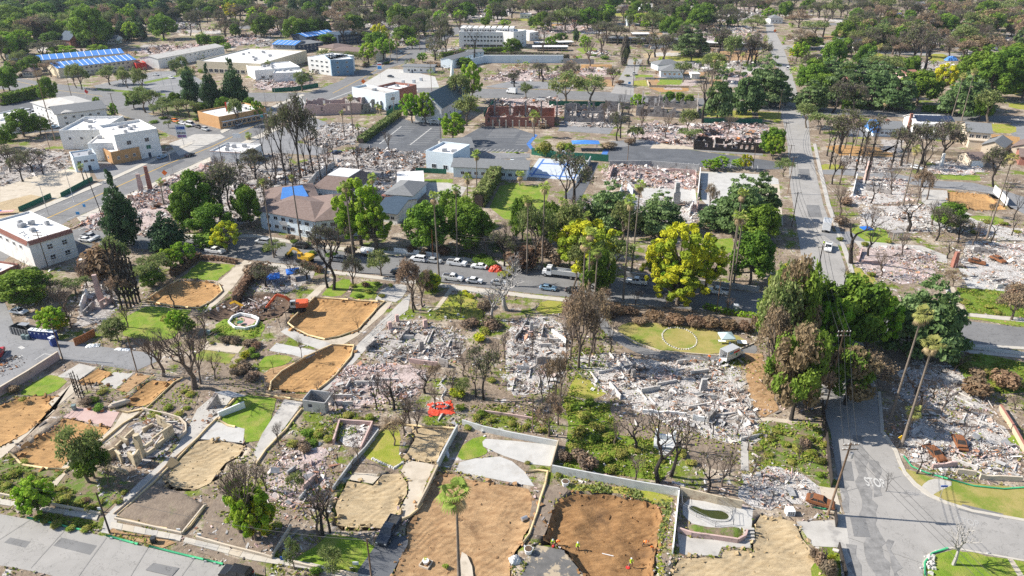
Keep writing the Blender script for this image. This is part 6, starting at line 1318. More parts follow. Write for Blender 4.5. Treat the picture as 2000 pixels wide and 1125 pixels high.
TREES='''C 375 203 118 42|left one of the three tall dark conifers behind the corner store
C 417 216 124 46|middle one of the three tall dark conifers behind the corner store
C 462 212 114 62|right and broadest of the three tall conifers behind the corner store
C 247 480 333 78|tall dark conifer standing alone at the boulevard corner
C 330 486 412 82|short broad blue-green conifer beside the tall one at the boulevard corner
E 588 348 183 62|tall burnt tree with sparse dark crown above the debris by the avenue
E 555 335 205 55|tall burnt tree left of the tallest burnt tree by the avenue
E 612 340 215 50|slim burnt tree right of the tallest burnt tree by the avenue
B 540 345 245 30|bare black trunk among the debris, leftmost
B 628 352 250 34
B 655 330 235 30
B 520 330 240 28
B 598 345 230 40
G 706 478 345 105|large bright green tree in front of the brown roofed apartments
G 690 480 400 70
G 735 490 395 70
O 838 492 395 95|rounded green tree left of the long garden lawn
G 845 488 420 70
O 905 470 388 80
O 920 490 400 90
O 880 440 372 60
Y 445 492 432 62|small yellow-green street tree beside the white pickup
G 805 240 180 44|left one of the two round trees before the white church
G 831 242 178 42|right one of the two round trees before the white church
G 922 200 118 52|tall bright green tree behind the white church
F 890 218 148 52|tall olive tree with sparse crown beside the church roof
F 912 245 188 52|olive tree right of the church nearest the brick ruin
G 884 278 218 58|round green tree at the edge of the church car park
Y 1150 545 428 145|large yellow-green tree left of the pair of tall palms by the street
Y 1112 520 440 70
Y 1283 568 466 78
Y 1378 566 474 84
G 1312 584 508 60
Y 1330 575 432 135|largest yellow-green tree right of the pair of tall palms by the street
Y 1322 597 520 112|low spreading yellow-green tree with visible limbs at the kerb
D 1190 445 345 95|cedar left of the grey chimney slab
D 1285 450 368 100|cedar in front of the grey chimney slab
D 1135 450 380 60
D 1440 450 335 120|large cedar right of the pale car park
D 1480 430 328 90
D 1395 445 385 70
O 1465 555 455 90|dense dark oak at the right end of the stone wall
O 1480 470 400 80
F 1215 470 395 60
O 1020 470 385 60
O 1075 480 395 60
F 1045 520 400 70
F 1110 500 405 60
E 985 520 455 50
V 1020 525 478 70
E 1120 395 300 85|bare brown tree in front of the sport court
B 1105 405 312 80
S 1385 405 360 32
F 1505 745 560 90
F 1560 790 650 90
F 1520 700 525 80
O 1575 680 540 80
G 1530 660 540 60
M 1528 720 500 100|tall tree with yellow and brown leaves beside the shaded cross street
Y 1525 640 515 80
M 1500 680 560 80
M 1545 820 640 120|brown scorched tree bank below the yellow-brown tall tree
M 1520 790 660 90
S 1580 800 690 80
S 1500 760 600 70
O 1650 690 545 140|large green oak over the cross street
G 1690 690 560 100
O 1560 700 590 90
G 1610 720 580 80
O 1600 660 580 80
G 1665 660 560 90
M 1650 790 680 110|grey-brown half-scorched tree over the shaded street
S 1690 760 690 90
S 1615 700 630 60
D 1790 690 528 150|large spreading cedar by the shaded street with burnt lower limbs
D 1830 680 560 100
B 1765 690 600 60
D 1490 205 100 95|tall dark cedar left of the cross street
D 1455 225 115 70
D 1515 195 140 60
D 1400 235 120 60
B 1372 240 128 62|tall burnt tree with black trunk left of the far lawn
D 1580 215 150 60
D 1640 205 108 90
D 1700 208 112 90
D 1745 215 125 80
D 1720 190 115 70
O 1610 200 145 70
O 1790 205 138 70
O 1580 180 125 60
E 1625 220 160 62
E 1660 222 165 50
D 1875 225 130 90|blue-green cedar behind the two tall palms on the right
D 1905 215 150 60
Y 1838 185 122 46
O 1930 195 105 90
O 1965 180 95 90
O 1900 175 100 80
O 1990 170 92 70
O 1995 195 130 60
F 1930 240 180 60|leaning olive-grey tree beside the right-hand street
O 1912 235 190 40
G 1563 122 80 34|bright yellow-green tree right of the cross street top
Y 1555 120 85 30
O 1580 95 70 60
O 1585 160 115 50
F 1655 75 38 40
C 1690 88 40 12
B 1607 72 14 40
S 1560 55 20 45
D 1620 150 105 50
G 1750 135 112 60
F 1725 150 110 60
E 1780 135 50 70
B 1800 145 70 80
E 1760 95 55 50
D 1715 95 35 45
M 1735 70 20 40
D 1880 90 32 50
M 1920 70 20 60
M 1900 110 70 70
M 1945 60 18 60
S 1950 130 75 60
M 1985 70 30 50
S 1880 115 80 50
O 1975 140 85 70
O 1950 150 100 70
F 1575 250 205 45
F 1600 262 220 50
E 1640 300 215 70
B 1615 305 240 40
E 1690 290 225 50
B 1660 310 225 34
B 1700 330 240 30
B 1640 330 250 30
B 1625 360 290 44
E 1760 325 245 60
B 1790 340 255 50
E 1800 320 235 70
E 1840 310 240 60|brown-grey tree beside the house with solar panels
S 1790 400 335 40
B 1800 365 275 60
E 1940 365 290 58|grey-brown leafy tree before the garage with the white door
B 1700 398 345 44
B 1662 515 408 105|wide bare tree over the white pickup on the cross street
B 1695 500 430 60
B 1772 452 392 84|wide bare tree in the ash beyond the red bricks
O 1848 450 395 62|dark green tree with burnt lower limbs beside the ash
E 1828 470 405 50
E 1870 475 430 50
B 1935 470 430 44
B 1980 430 370 34
B 1960 405 345 30
S 1935 425 395 20
B 1975 460 415 30
B 1850 505 470 40
S 1975 625 560 60
V 1985 600 545 40
B 1860 512 480 40
B 1650 560 520 40
O 1505 305 250 55
G 1508 312 260 44|round green tree where the pole line meets the cross street
F 1530 345 312 36
G 1405 330 305 40
G 1440 328 310 30
Y 1455 332 300 28
G 1385 332 312 40
F 1340 260 215 40
U 1102 305 275 34|round bright shrub behind the sport court, right one
U 1062 303 272 36|round bright shrub behind the sport court, left one
F 1105 205 145 62|olive-grey tree pair before the ruined hall, left
F 1155 205 150 56|olive-grey tree pair before the ruined hall, right
F 1027 192 164 28|small olive tree on the avenue pavement
B 1060 160 122 46
E 1053 155 125 40
T 1219 128 70 17|single black cypress at the top of the north street
B 1212 270 175 44|bare burnt tree in front of the ruined halls
B 1228 250 190 30
G 1245 215 182 30
E 1205 275 220 40
F 1240 280 250 34
F 1345 275 252 44
O 1307 200 178 22
O 1327 202 180 22
O 1345 205 185 24
C 1300 200 182 18
Y 743 95 45 34|tall yellow-green tree above the upper road
G 720 123 82 38|round light green tree before the cream block
G 750 116 72 34
O 735 100 62 50
O 790 85 50 50
F 830 70 48 46
O 712 82 62 24
G 765 105 75 30
G 805 95 72 30
O 600 75 48 50
O 590 78 52 40
O 640 85 66 46
C 615 50 18 60
E 690 60 25 44
E 860 95 28 40
E 872 110 40 34
E 850 118 75 50
B 925 118 50 40
E 880 130 112 34
E 1005 170 138 38
O 1002 108 75 40|round dark tree below the white apartment block
G 825 122 102 22
O 905 130 112 40
F 640 130 98 40
G 670 128 106 30
F 690 130 100 30
F 590 178 142 34|green tree at the green screen fence
F 150 172 128 26
F 160 175 126 30
F 215 166 130 36
F 242 165 132 24
F 250 172 138 28
F 280 178 136 28
F 262 165 142 30
F 355 140 112 26
F 345 148 118 26
F 370 175 132 30
O 262 212 178 34
F 285 220 172 44
F 300 222 180 36
F 330 222 190 34
F 350 226 195 30
F 370 230 195 40
O 395 226 200 30
F 320 228 200 40
O 345 215 180 30
G 192 214 188 18|small bright tree at the motel corner, left
G 225 232 200 18|small bright tree at the motel corner, right
F 470 245 195 36
G 505 235 195 26
O 490 220 190 30
O 440 222 190 40
F 283 262 235 18
F 330 250 235 16
O 48 268 215 62|round dark green tree beside the parked cars
O 80 262 228 38
O 10 290 250 34
H 20 275 258 30
O 305 285 252 24
O 100 202 150 36
O 20 180 130 44
O 8 178 132 30
O 60 145 112 36
O 70 138 108 34
S 100 150 120 34
E 85 118 84 60
G 125 115 88 56
G 190 106 86 40
G 50 108 56 50
F 25 110 70 50
F 10 120 70 40
O 105 92 62 44
O 185 95 10 70|largest dark conifer-like tree behind the blue tarps
C 180 90 14 60
O 165 85 30 40
C 245 78 30 36
D 262 78 30 40
G 225 75 52 30
C 275 75 35 30
O 400 92 66 34
O 425 92 70 40
G 442 100 82 24
E 372 70 24 30
E 395 66 20 28
E 300 55 15 44
E 285 50 18 40
E 432 62 22 26
B 455 66 30 28
G 258 40 6 26
G 310 35 0 30
Y 452 40 4 34
C 400 34 2 22
G 500 42 12 40
O 470 30 0 40
G 540 48 12 36
O 780 60 8 44
D 775 45 0 34
E 735 58 28 44
F 830 50 20 30
O 910 40 4 44
E 925 30 -10 30
G 955 48 17 16|slim bright tree near the far road bend
O 948 52 34 22
G 985 52 38 26
O 1060 60 22 34
E 1055 40 2 40
E 1100 45 0 44
E 1150 48 6 50
E 1165 40 0 40
O 1182 48 18 40
O 1160 50 26 20
G 1250 52 25 36
G 1262 56 38 24
D 1290 56 14 36
E 1315 48 2 40
O 1330 50 10 40
O 1372 52 6 56
O 1310 70 32 44
O 1325 75 40 40
E 1375 60 36 60
E 1420 52 15 34
E 1440 55 22 40
F 1470 62 36 40
F 1480 50 30 30
E 1185 85 45 50
E 1205 88 50 40
E 1170 70 42 40
E 1200 60 50 40
C 1125 80 52 14
O 1095 82 64 28
G 1075 92 70 26
G 1142 100 68 24
E 1250 92 72 34
F 1360 95 75 30
E 1408 98 68 40
O 1410 92 70 34
G 1500 40 14 30
E 1500 18 -4 30
E 1475 25 -4 34
E 1430 20 -6 30
E 1550 18 -10 40
O 1580 15 -2 30
E 1680 40 4 40
S 1560 95 60 60
F 1590 75 42 50
C 120 50 -10 50
O 150 45 0 50
C 60 50 -5 50
O 90 55 5 60
O 25 60 10 60
O 45 75 25 60
O 75 80 40 50
O 140 75 38 40
C 205 45 -5 40
C 230 40 -10 30
O 130 62 25 40
E 115 100 80 40
F 55 62 40 50
F 95 60 28 40
F 35 90 50 50
M 30 150 118 30
E 20 330 285 60|bare grey tree behind the green fence panels
E 65 340 295 55
E 45 355 300 40
B 85 340 300 34
O 395 440 335 100|large dark half-burnt oak beside the boulevard debris
E 430 430 325 90
O 370 455 370 62
O 415 465 400 80
G 352 405 373 30
O 490 445 365 55
O 485 430 362 50
E 450 410 320 50
H 415 480 450 70
E 500 350 300 60
E 515 400 350 44
E 490 330 290 40
B 470 345 290 34
B 530 375 300 40
B 560 380 290 40
B 575 370 270 34
E 560 420 380 40
V 205 540 475 80
V 180 545 500 50
F 228 530 465 50
H 210 520 480 40
O 55 590 530 110|broad dark oak at the left edge beside the white block
O 30 580 535 60
E 110 590 545 70
F 150 575 545 50
G 108 648 600 58|yellow-green bushy tree behind the portable toilets
Y 95 640 600 34
Y 125 646 616 36
E 140 640 595 50
F 215 665 628 60|mustard-leaved low tree beside the alley
F 232 668 635 44
E 130 605 560 70
S 238 605 540 40
E 225 600 540 40
X 380 760 628 160|large leaning burnt tree with a few green shoots
X 320 735 640 100
E 392 750 650 70
G 350 650 605 40
U 330 628 612 30
E 400 655 600 60
H 365 650 615 44
G 360 520 472 50|row of green trees by the lawn hedge, right
G 335 530 485 50|row of green trees by the lawn hedge, middle
F 310 545 500 60
F 290 560 515 50
O 300 560 530 50
B 652 566 428 110|large black burnt tree in front of the apartments
B 640 562 455 70
E 640 500 440 60
X 660 500 440 70
E 690 560 500 40
F 540 500 472 40
X 565 545 500 50
E 520 560 520 60
Z 505 545 508 50
E 600 545 515 44
F 745 538 492 44|small pale-leaved street tree above the driveway
S 812 605 508 66|scorched brown tree beside the garden path
E 825 600 520 50
B 808 610 545 40
M 835 570 528 40
J 845 565 530 42
W 988 605 528 80|bleached white tree fallen against the street verge
W 960 625 560 60
W 1000 560 500 60
B 945 620 580 40
O 1165 590 488 70
F 1190 560 470 80
F 1120 560 480 60
O 1480 540 480 60
S 1130 720 560 70|scorched grey-brown tree left of the mansion driveway
S 1160 690 580 60
S 1120 660 570 60
E 1145 640 575 50
S 1175 620 570 60
B 1192 688 620 40
E 1105 720 600 40
S 1085 790 690 48|dry brown-grey tree at the edge of the white ash
E 1072 770 700 40
S 1072 852 782 56|dry brown shrubby tree above the pale wall
X 1090 830 750 50
E 945 780 680 64|dense charred tree beside the garden terraces
B 930 775 700 50
E 905 735 690 40
B 891 703 625 14|lone burnt trunk at the right of the grey rubble
B 830 768 712 70
B 770 800 725 66|bare burnt tree over the pinkish rubble
B 735 800 735 50
E 760 790 745 60
E 800 830 770 60
E 815 845 790 50
E 790 850 800 60
E 900 700 670 44
F 905 770 745 40
B 700 650 618 20
B 1285 942 800 150|wide bare tree above the pale block wall
B 1310 930 830 100
B 1240 880 810 90
B 1382 962 880 84|leaning bare tree right of the wide bare tree
B 1425 930 870 40
B 1460 880 845 34
B 1392 850 800 34
B 1375 830 800 30
B 630 1045 945 112|dense black charred tree beside the dark blue pickup
E 622 1048 950 90
B 645 1040 955 80
X 495 1052 885 130|many-stemmed bare tree with bright green lower leaves
G 500 1055 950 90
X 470 1040 890 100
G 480 1040 935 60
Y 510 1050 975 70
F 175 942 842 80|dark leaning pine-like tree before the yellow house
O 185 935 858 70
E 215 950 905 60
G 78 1005 938 78|small round street tree at the near left pavement
O 75 1000 950 60
W 1862 1103 1028 66|bleached bare tree on the corner lawn island
B 1790 925 862 50|small burnt tree on the corner lawn
B 1730 960 920 20
B 1800 790 730 70
B 1820 780 745 60
B 1790 770 740 50
F 575 1112 1062 36
F 650 1122 1080 50
F 580 965 928 34
S 770 870 820 44
B 690 925 880 24
E 700 905 860 30
B 525 980 915 24
E 505 955 900 40
B 535 730 700 16
B 527 655 633 16
B 548 640 612 16
B 560 630 598 16
X 620 765 745 30
S 850 745 712 30
B 915 725 680 20
B 1395 800 765 20
X 1700 720 690 60
S 1860 560 530 40
V 1900 770 735 60
V 1960 760 720 50
E 1980 800 770 50
X 1870 720 690 50
B 1985 775 740 20
X 1115 700 580 60
X 1150 715 590 64
X 1095 780 690 50
X 1060 790 700 44
X 1040 700 640 30
X 985 700 640 36
X 965 720 660 40
X 880 770 715 50
X 850 800 750 46
X 790 830 770 50
X 740 770 720 40
X 660 800 755 36
X 590 700 655 24
X 545 870 820 40
X 520 960 900 44
X 420 740 690 50
X 300 720 660 50
X 340 600 540 40
X 250 640 590 40
X 130 620 560 50
X 60 560 510 60
X 170 560 510 50
X 900 610 570 36
X 960 620 575 40
X 1240 600 560 40
X 1300 602 575 30
X 1420 610 580 30
X 1340 880 820 60
X 1240 940 880 60
X 1200 870 820 50
X 1410 950 890 50
X 1470 930 880 40
X 1440 850 800 36
X 1560 900 860 36
X 1780 830 770 60
X 1840 800 750 50
X 1880 860 820 40
X 1720 540 490 50
X 1760 500 450 40
X 1700 450 400 50
X 1820 440 390 50
X 1640 420 360 50
X 1640 360 300 40
X 1740 380 320 50
X 1810 390 330 44
X 1900 480 430 40
X 1690 330 270 40
X 1770 320 260 44
X 640 350 270 40
X 580 400 330 44
X 480 400 330 50
X 430 360 300 44
X 540 360 290 40
X 700 330 280 40
X 760 300 250 30
X 1250 260 205 40
X 1300 270 215 36
X 1420 270 220 36
X 1180 240 190 30
X 1130 440 380 50
X 1050 470 410 50
X 990 480 430 40
X 950 500 450 44'''
for ln in TREES.split('\n'):
	a=ln.split('|');f=a[0].split()
	if f[0]=='E' and float(f[2])>560 and len(a)<2:f[0]='X'
	tree(f[0],*[float(v)for v in f[1:5]],label=a[1]if len(a)>1 else None)
for i,(x,y,ty)in enumerate([(240,606,470),(249,603,465),(256,600,470),(262,597,478),(268,594,490),(274,590,500)]):
	tree('K',x,y,ty,13)
for i,(x,y,ty,w)in enumerate([(149,772,728,5),(154,777,726,6),(160,781,722,6),(164,775,730,5),(172,768,735,4),(180,760,738,4)]):
	tree('K',x,y,ty,w)
for i,(x,y,ty)in enumerate([(1700,215,168),(1750,215,165),(1620,330,255),(1668,350,245),(1690,360,235),(1683,320,240),(1740,330,250)]):tree('K',x,y,ty,8)
PALMS='''P 694 533 358 1.25|tall fan palm whose trunk rises before the brown roof
P 738 483 343 1.2|tall fan palm behind the bright green tree
P 588 473 345 .75|thin tall palm with a burnt head at the apartment steps
P 535 503 353 .8|thin tall palm with a burnt head at the left end of the apartments
P 858 551 380 1.35|tall fan palm rising from the white pickup's kerb
P 893 503 364 1.1|leaning tall fan palm left of the garden thicket
P 913 405 344 1.5|fan palm between the driveway court and the lawn
P 931 388 298 1.5|tall fan palm before the school wing
P 1029 535 386 1.2|tall palm at the left of the shaded thicket
P 1058 528 361 1.4|tall palm in front of the sport court
P 1095 440 391 1.3|shorter palm at the foot of the sport court
P 1144 470 418 1.4|short palm behind the left yellow-green tree
P 1217 586 388 1.45|tall palm between the two yellow-green trees, near one
P 1233 536 358 1.3|tall palm between the two yellow-green trees, far one
P 1148 600 450 1.5|tallest of the palm cluster at the kerb
P 1137 602 470 1.5|left palm of the cluster at the kerb
P 1160 605 482 1.5|right palm of the cluster at the kerb
P 1150 596 500 1.2|short palm of the cluster at the kerb
P 1423 548 374 1.4|tall palm behind the right yellow-green tree, far one
P 1420 606 417 1.5|tall palm at the right kerb, near one
Q 1432 560 425 1.2|palm with a browned head between the two tall right palms
Q 1738 822 608 1.6|tall leaning palm with yellowed head beside the shaded ash
Q 1760 873 668 1.5|second tall palm with yellowed head nearer the corner
Q 1770 848 800 1.3|short palm with thick dead skirt by the road sign
Q 1926 468 305 1.5|tall palm with yellowed head near the orange dirt lot
Q 1763 402 291 1.3|tall scorched palm rising from the white ash
Q 1857 236 146 1.5|left one of the two tall palms beside the right-hand street
Q 1878 235 137 1.5|right one of the two tall palms beside the right-hand street
P 1043 268 222 2.2|bushy palm in front of the red brick ruin
P 1237 166 116 1.6|tall palm at the foot of the north street
P 897 1135 955 1.9|nearest tall palm over the brown dirt lot
P 776 122 70 1.9|palm pair at the crossing, nearer
P 763 120 62 1.5|palm pair at the crossing, farther
P 690 262 188 1.2|palm before the roofless pinkish wall
P 673 268 218 1.0|left short palm before the roofless pinkish wall
P 700 275 245 1.1|short palm at the end of the clipped hedge
P 738 222 205 1.3|low palm before the pale blue shop, left
P 744 224 208 1.3|low palm before the pale blue shop, right
P 1456 128 68 1.7|tall palm beyond the far grey roofs
P 1390 165 112 1.6|palm left of the tall dark cedar
P 1405 180 122 1.6|palm beside the tall dark cedar
P 1442 170 105 1.2|burnt palm trunk near the tall dark cedar
P 1490 110 78 1.4|palm beside the top of the cross street
Q 1632 118 62 1.8|scorched palm at the far street crossing
Q 1710 130 88 1.8|scorched palm among the far burnt trees
P 735 45 6 1.6|far palm pair above the burnt lots, right
P 716 42 4 1.6|far palm pair above the burnt lots, left
P 800 28 -6 1.6|far palm behind the round far oak
Q 1635 280 226 1.2|left palm of the trio near the burnt trunks
Q 1650 290 232 1.2|right palm of the trio near the burnt trunks
Q 1670 285 236 1.1|third palm near the burnt trunks
Q 1688 300 272 1.2|short palm near the burnt trunks
P 408 395 338 1.0|palm growing through the half-burnt oak
P 440 430 340 1.3|palm with long trunk in front of the half-burnt oak
P 320 400 352 1.1|small palm in the boulevard debris
P 487 272 262 1.5|low palm on the boulevard pavement
P 165 355 322 1.2|burnt-headed palm by the small pale blue shop
P 1725 220 196 1.6|leafy palm clump beside the right-hand street
P 1015 362 338 1.6|short palm at the corner of the sport court
P 573 140 126 1.5|palm beside the slate blue block
P 527 145 120 1.4|palm before the supermarket end
P 1240 60 30 1.3|far palm beside the steep-gabled cottage'''
for ln in PALMS.split('\n'):
	a=ln.split('|');f=a[0].split()
	palm(f[0],float(f[1]),float(f[2]),float(f[3]),float(f[4]),a[1],lean=0)
r7=random.Random(5)
for i in range(46):
	x=r7.choice([r7.uniform(10,140),r7.uniform(1830,1960),r7.uniform(60,130)]);y=r7.uniform(52,80)if x<200 else r7.uniform(40,70)
	t=palm('P' if x<200 else 'Q',x,y,y-r7.uniform(20,34),1.7,None);AUTO.append((t,'fan palm' if x<200 else 'scorched fan palm',x,y,12,False))
FAR=[((0,2,330,46),'COOOEDCCE',150),((0,45,330,82),'OOGEFS',50),((320,0,700,42),'EOGEFESC',85),((430,36,700,70),'EEOSX',45),((690,30,900,80),'EOGX',26),((1250,60,1490,130),'EBX',16),((1060,100,1200,170),'EX',6),((700,0,1000,40),'EOEGFSEO',85),((1000,0,1500,26),'EEXOGSFXX',140),((1030,26,1480,60),'EEOGFX',45),
((1520,0,2000,34),'EESXMEOXF',100),((1640,30,2000,110),'EESXMEXSOF',120),((1560,120,2000,165),'ODOE',16),((560,62,700,84),'EO',8),((0,80,60,130),'OGF',10),((1330,100,1500,160),'BDF',8)]
for(x0,y0,x1,y1),ks,n in FAR:
	for i in range(n):
		x=r7.uniform(x0,x1);y=r7.uniform(y0,y1)+4;k=r7.choice(ks);m=MPP(y);h=r7.uniform(11,24)*(1.35 if k in 'CD' else 1);w=h/m*r7.uniform(.65,1.1)*(.65 if k=='C' else 1)
		tree(k,x,y,y-h/m*.93,w)
Q=[];QM=[]
for i in range(480):
	x,y=r7.uniform(-60,2060),r7.uniform(-36,9);g=G(x,y);h=r7.uniform(11,24);w=h*r7.uniform(.35,.55)
	n=170;d=rng.normal(0,1,(n,3));d/=np.linalg.norm(d,axis=1,keepdims=True);r=rng.uniform(.55,1.05,(n,1));p=d*r*np.array([w,w,h*.45])+np.array([g.x,g.y,h*.58]);Q.append(leaf_quads(p,d,.9,.5));QM.append(np.full(n,r7.choice((0,0,1,2,3,2))))
tag(link(bpy.data.objects.new('far_wood',quad_mesh('far_wood',np.concatenate(Q),[LF['O'][0],LF['O'][1],LF['E'][0],LF['C'][0]],np.concatenate(QM)))),'dark mass of far trees along the top of the view','wood',None,'stuff')
Q=[];QM=[]
for i in range(900):
	x,y=r7.uniform(-40,2040),r7.uniform(4,150);g=G(x,y)
	if any(min(q[0]for q in pl)<g.x<max(q[0]for q in pl)and bool(inpoly(np.array([g.x]),np.array([g.y]),pl)[0])for pl in CLEAN):continue
	h=r7.uniform(1.5,5.5);w=h*r7.uniform(.5,.9);n=46;d=rng.normal(0,1,(n,3));d/=np.linalg.norm(d,axis=1,keepdims=True);p=d*rng.uniform(.5,1.05,(n,1))*np.array([w,w,h*.5])+np.array([g.x,g.y,h*.5]);Q.append(leaf_quads(p,d,.42,.5));QM.append(np.full(n,r7.choice((0,1,2,2,3,4))))
tag(link(bpy.data.objects.new('far_undergrowth',quad_mesh('far_undergrowth',np.concatenate(Q),[LF['O'][1],LF['G'][0],LF['E'][0],LF['S'][0],LF['F'][0]],np.concatenate(QM)))),'bushes and regrowth scattered over the far burnt lots','undergrowth',None,'stuff')
SH='''V 1200 612 585 50;V 1235 615 590 44;V 1275 622 600 50;V 1320 632 605 48;V 1355 636 608 46;V 1385 640 606 46;V 1420 645 612 46;V 1455 648 615 40;Z 1190 620 590 40;Z 1250 632 612 40;Z 1300 635 616 36
U 1385 600 596 30;U 1420 612 606 40;U 1455 616 608 44
U 1110 800 770 40;U 1140 820 780 50;U 1170 840 800 50;U 1130 850 815 50;H 1120 800 780 40;U 1190 860 830 50;H 1150 790 765 36;U 1210 890 860 50;U 1180 900 868 44;U 1240 880 862 40;U 1290 900 880 40;U 1330 890 868 40;U 1350 905 885 36;U 1120 880 850 40;H 1165 860 835 40;U 1190 920 895 44;Z 1130 905 870 50;Z 1150 915 880 50;Z 1105 900 872 34
U 1480 850 832 30;U 1505 860 842 26;U 1535 870 850 34;U 1560 880 860 40;U 1585 890 866 40;U 1580 860 838 34;U 1600 905 880 30;U 1520 845 830 30;U 1500 890 876 30;U 1545 905 890 30;U 1565 855 840 30;U 1608 870 850 24;H 1600 930 910 26;U 1480 880 868 24;Z 1572 875 845 30
U 720 820 796 40;U 680 815 795 36;U 700 822 802 36;U 660 835 815 30;U 625 850 822 36;U 640 860 840 30;H 600 850 825 40;H 610 870 850 36;Z 590 880 858 40;U 575 870 850 40
U 1090 930 915 20;U 1060 918 905 20;U 1030 905 895 18
U 30 930 905 40;U 60 930 915 30;U 15 950 930 30;U 45 905 890 30;U 100 965 945 36;U 130 975 955 36;U 155 985 965 34;U 178 995 975 34;U 120 955 940 30;U 195 985 968 26;V 165 980 970 24;U 230 985 965 30;U 245 965 950 26;U 90 1020 1002 30;U 110 1027 1008 36;U 140 1033 1016 36;U 168 1036 1018 30;H 75 1015 998 26
U 330 800 780 36;U 350 812 792 30;U 300 805 790 26;U 372 772 755 30;U 360 768 755 24;U 365 800 785 24;U 305 812 796 30
U 200 768 752 30;H 180 785 765 40;H 190 800 778 40;Z 170 790 770 30;U 45 782 765 24;Z 30 765 745 30
H 490 690 668 30;J 478 700 680 24;U 468 708 688 26;U 458 718 698 24;Z 480 725 700 40;Z 495 740 718 40;Z 465 735 712 36;H 500 700 680 30
H 430 660 640 30;H 420 650 630 30;Z 445 668 650 34;Z 460 670 655 30;U 415 672 658 20;Z 490 672 655 34;V 500 680 665 26
U 690 560 545 24;U 720 572 556 24;H 700 580 566 24;U 745 580 566 22;H 735 556 542 22;V 715 560 546 20;U 765 560 545 20;H 900 575 562 22;J 912 578 566 16;J 920 582 570 16;J 908 572 562 14;H 935 580 566 20;Z 945 600 580 40;Z 920 640 620 50;Z 960 640 615 50;U 945 650 630 40;J 935 665 645 34
U 960 745 725 30;U 900 800 780 30;U 930 820 800 30;U 960 825 808 30;U 1000 830 812 30;U 1030 838 820 30;H 940 810 790 30;U 915 838 820 30;U 1060 845 828 26;J 895 775 750 40
U 410 480 462 24;H 575 475 455 22;H 565 500 478 30;V 568 470 452 22;H 520 490 470 30;H 600 480 460 26;H 610 498 480 34;V 620 480 462 26;H 650 502 480 40;Z 690 500 470 40;V 805 495 470 30;V 865 500 468 36;Z 825 498 480 26
U 985 540 515 40;U 1000 530 505 36;H 960 520 490 50;H 940 510 480 60;Z 1010 505 470 60;V 990 480 450 50;Z 1060 500 450 50;Z 1090 520 480 40
U 1700 540 520 26;U 1660 540 520 30;U 1640 470 450 24;Z 1640 440 410 36;Z 1650 400 375 34;U 1690 480 460 26;U 1735 475 455 22
U 1890 720 700 50;U 1930 730 705 50;U 1960 745 722 50;U 1985 755 730 50;U 1900 750 728 40;U 1940 760 740 44;H 1870 700 680 40;Z 1905 735 712 40;U 1880 590 575 40;U 1930 600 582 44;U 1970 590 575 40;U 1950 612 598 30
U 1925 435 420 30;U 1960 440 425 30;U 1900 455 442 26;U 1985 455 440 24
H 560 92 78 20;Z 715 130 118 20;H 755 125 112 20;Z 850 130 115 40;H 1160 110 98 20;H 1220 128 118 18;H 1100 170 158 20;Z 1210 165 150 24;U 1225 150 138 18;H 1130 120 105 40;H 1180 115 100 30
Z 1600 1108 1060 34;Z 1615 1125 1075 40;J 1620 1098 1075 20;Z 1590 1090 1060 24
J 832 1098 1086 16;U 870 1108 1096 22;H 660 1118 1098 30;H 620 1118 1096 40;U 545 1030 1010 30;U 690 1118 1102 26;U 520 1040 1020 34
H 350 242 232 20;H 370 248 238 20;H 255 245 232 26;H 300 240 228 30;H 320 232 220 30;H 385 236 222 24
H 90 190 178 24;H 60 195 182 30;H 30 200 185 34;H 10 205 190 30;H 95 180 165 24
U 1095 300 284 14;Z 1230 282 262 30;Z 1190 290 270 40;H 1010 300 290 12;Z 1060 250 238 30'''
for part in SH.replace('\n',';').split(';'):
	k_,x_,y_,t_,w_=part.split();x_,y_,t_,w_=float(x_),float(y_),float(t_),float(w_)
	tree(k_,x_,y_,y_-(y_-t_)*(.42 if k_ in 'UH' else .7),w_*(.62 if k_ in 'UH' else .8))
def hedge(label,s,width,h,kd,name='hedge',dens=26,sz=.28):
	P=[G(*p)for p in pts(s)];o=P[0];Q=[];NN=[];b=MB()
	for a,c in zip(P,P[1:]):
		d=c-a;L=d.length;u=d/L;nr=Vector((-u.y,u.x,0));n=int(L*(width+2*h)*dens*.5)
		t=rng.random(n)*L;f=rng.random(n);side=np.where(f<width/(width+2*h),0,np.where(f<.5+width/(width+2*h)/2,1,-1))
		off=np.where(side==0,rng.uniform(-.5,.5,n)*width,side*width/2+rng.normal(0,.12,n));z=np.where(side==0,h+rng.normal(0,.14,n),rng.random(n)*h)
		p=np.array(a-o)[None]+np.array(u)[None]*t[:,None]+np.array(nr)[None]*off[:,None];p[:,2]=z;Q.append(p)
		nn=np.array(nr)[None]*side[:,None]+np.array([0,0,1.])[None]*(side==0)[:,None];NN.append(nn)
		b.bar(a-o+Vector((0,0,h*.45)),c-o+Vector((0,0,h*.45)),width*.7,h*.8)
	Q=np.concatenate(Q);NN=np.concatenate(NN);t=thing(name,label,'hedge',o)
	obj('foliage',quad_mesh('foliage',leaf_quads(Q,NN,sz,.5),LF[kd],(rng.random(len(Q))<.4).astype(int)),t);b.build('stem_mass',BRBARK,t)
hedge('long clipped olive hedge along the church car park','705,280 742,252 778,226',3.2,2.6,'F',dens=8,sz=.5)
hedge('brown burnt hedge beside the small square lawn','337,541 365,522 389,505',1.6,2.0,'R');hedge('low brown hedge along the kerb of the small square lawn','395,506 430,508 463,515',1.2,1.0,'R',dens=18)
hedge('brown burnt hedge behind the square lawn path','460,590 480,560 498,535',1.6,2.0,'R');hedge('rusty hedge above the blue canopies','592,520 612,527 630,533',1.4,1.6,'R')
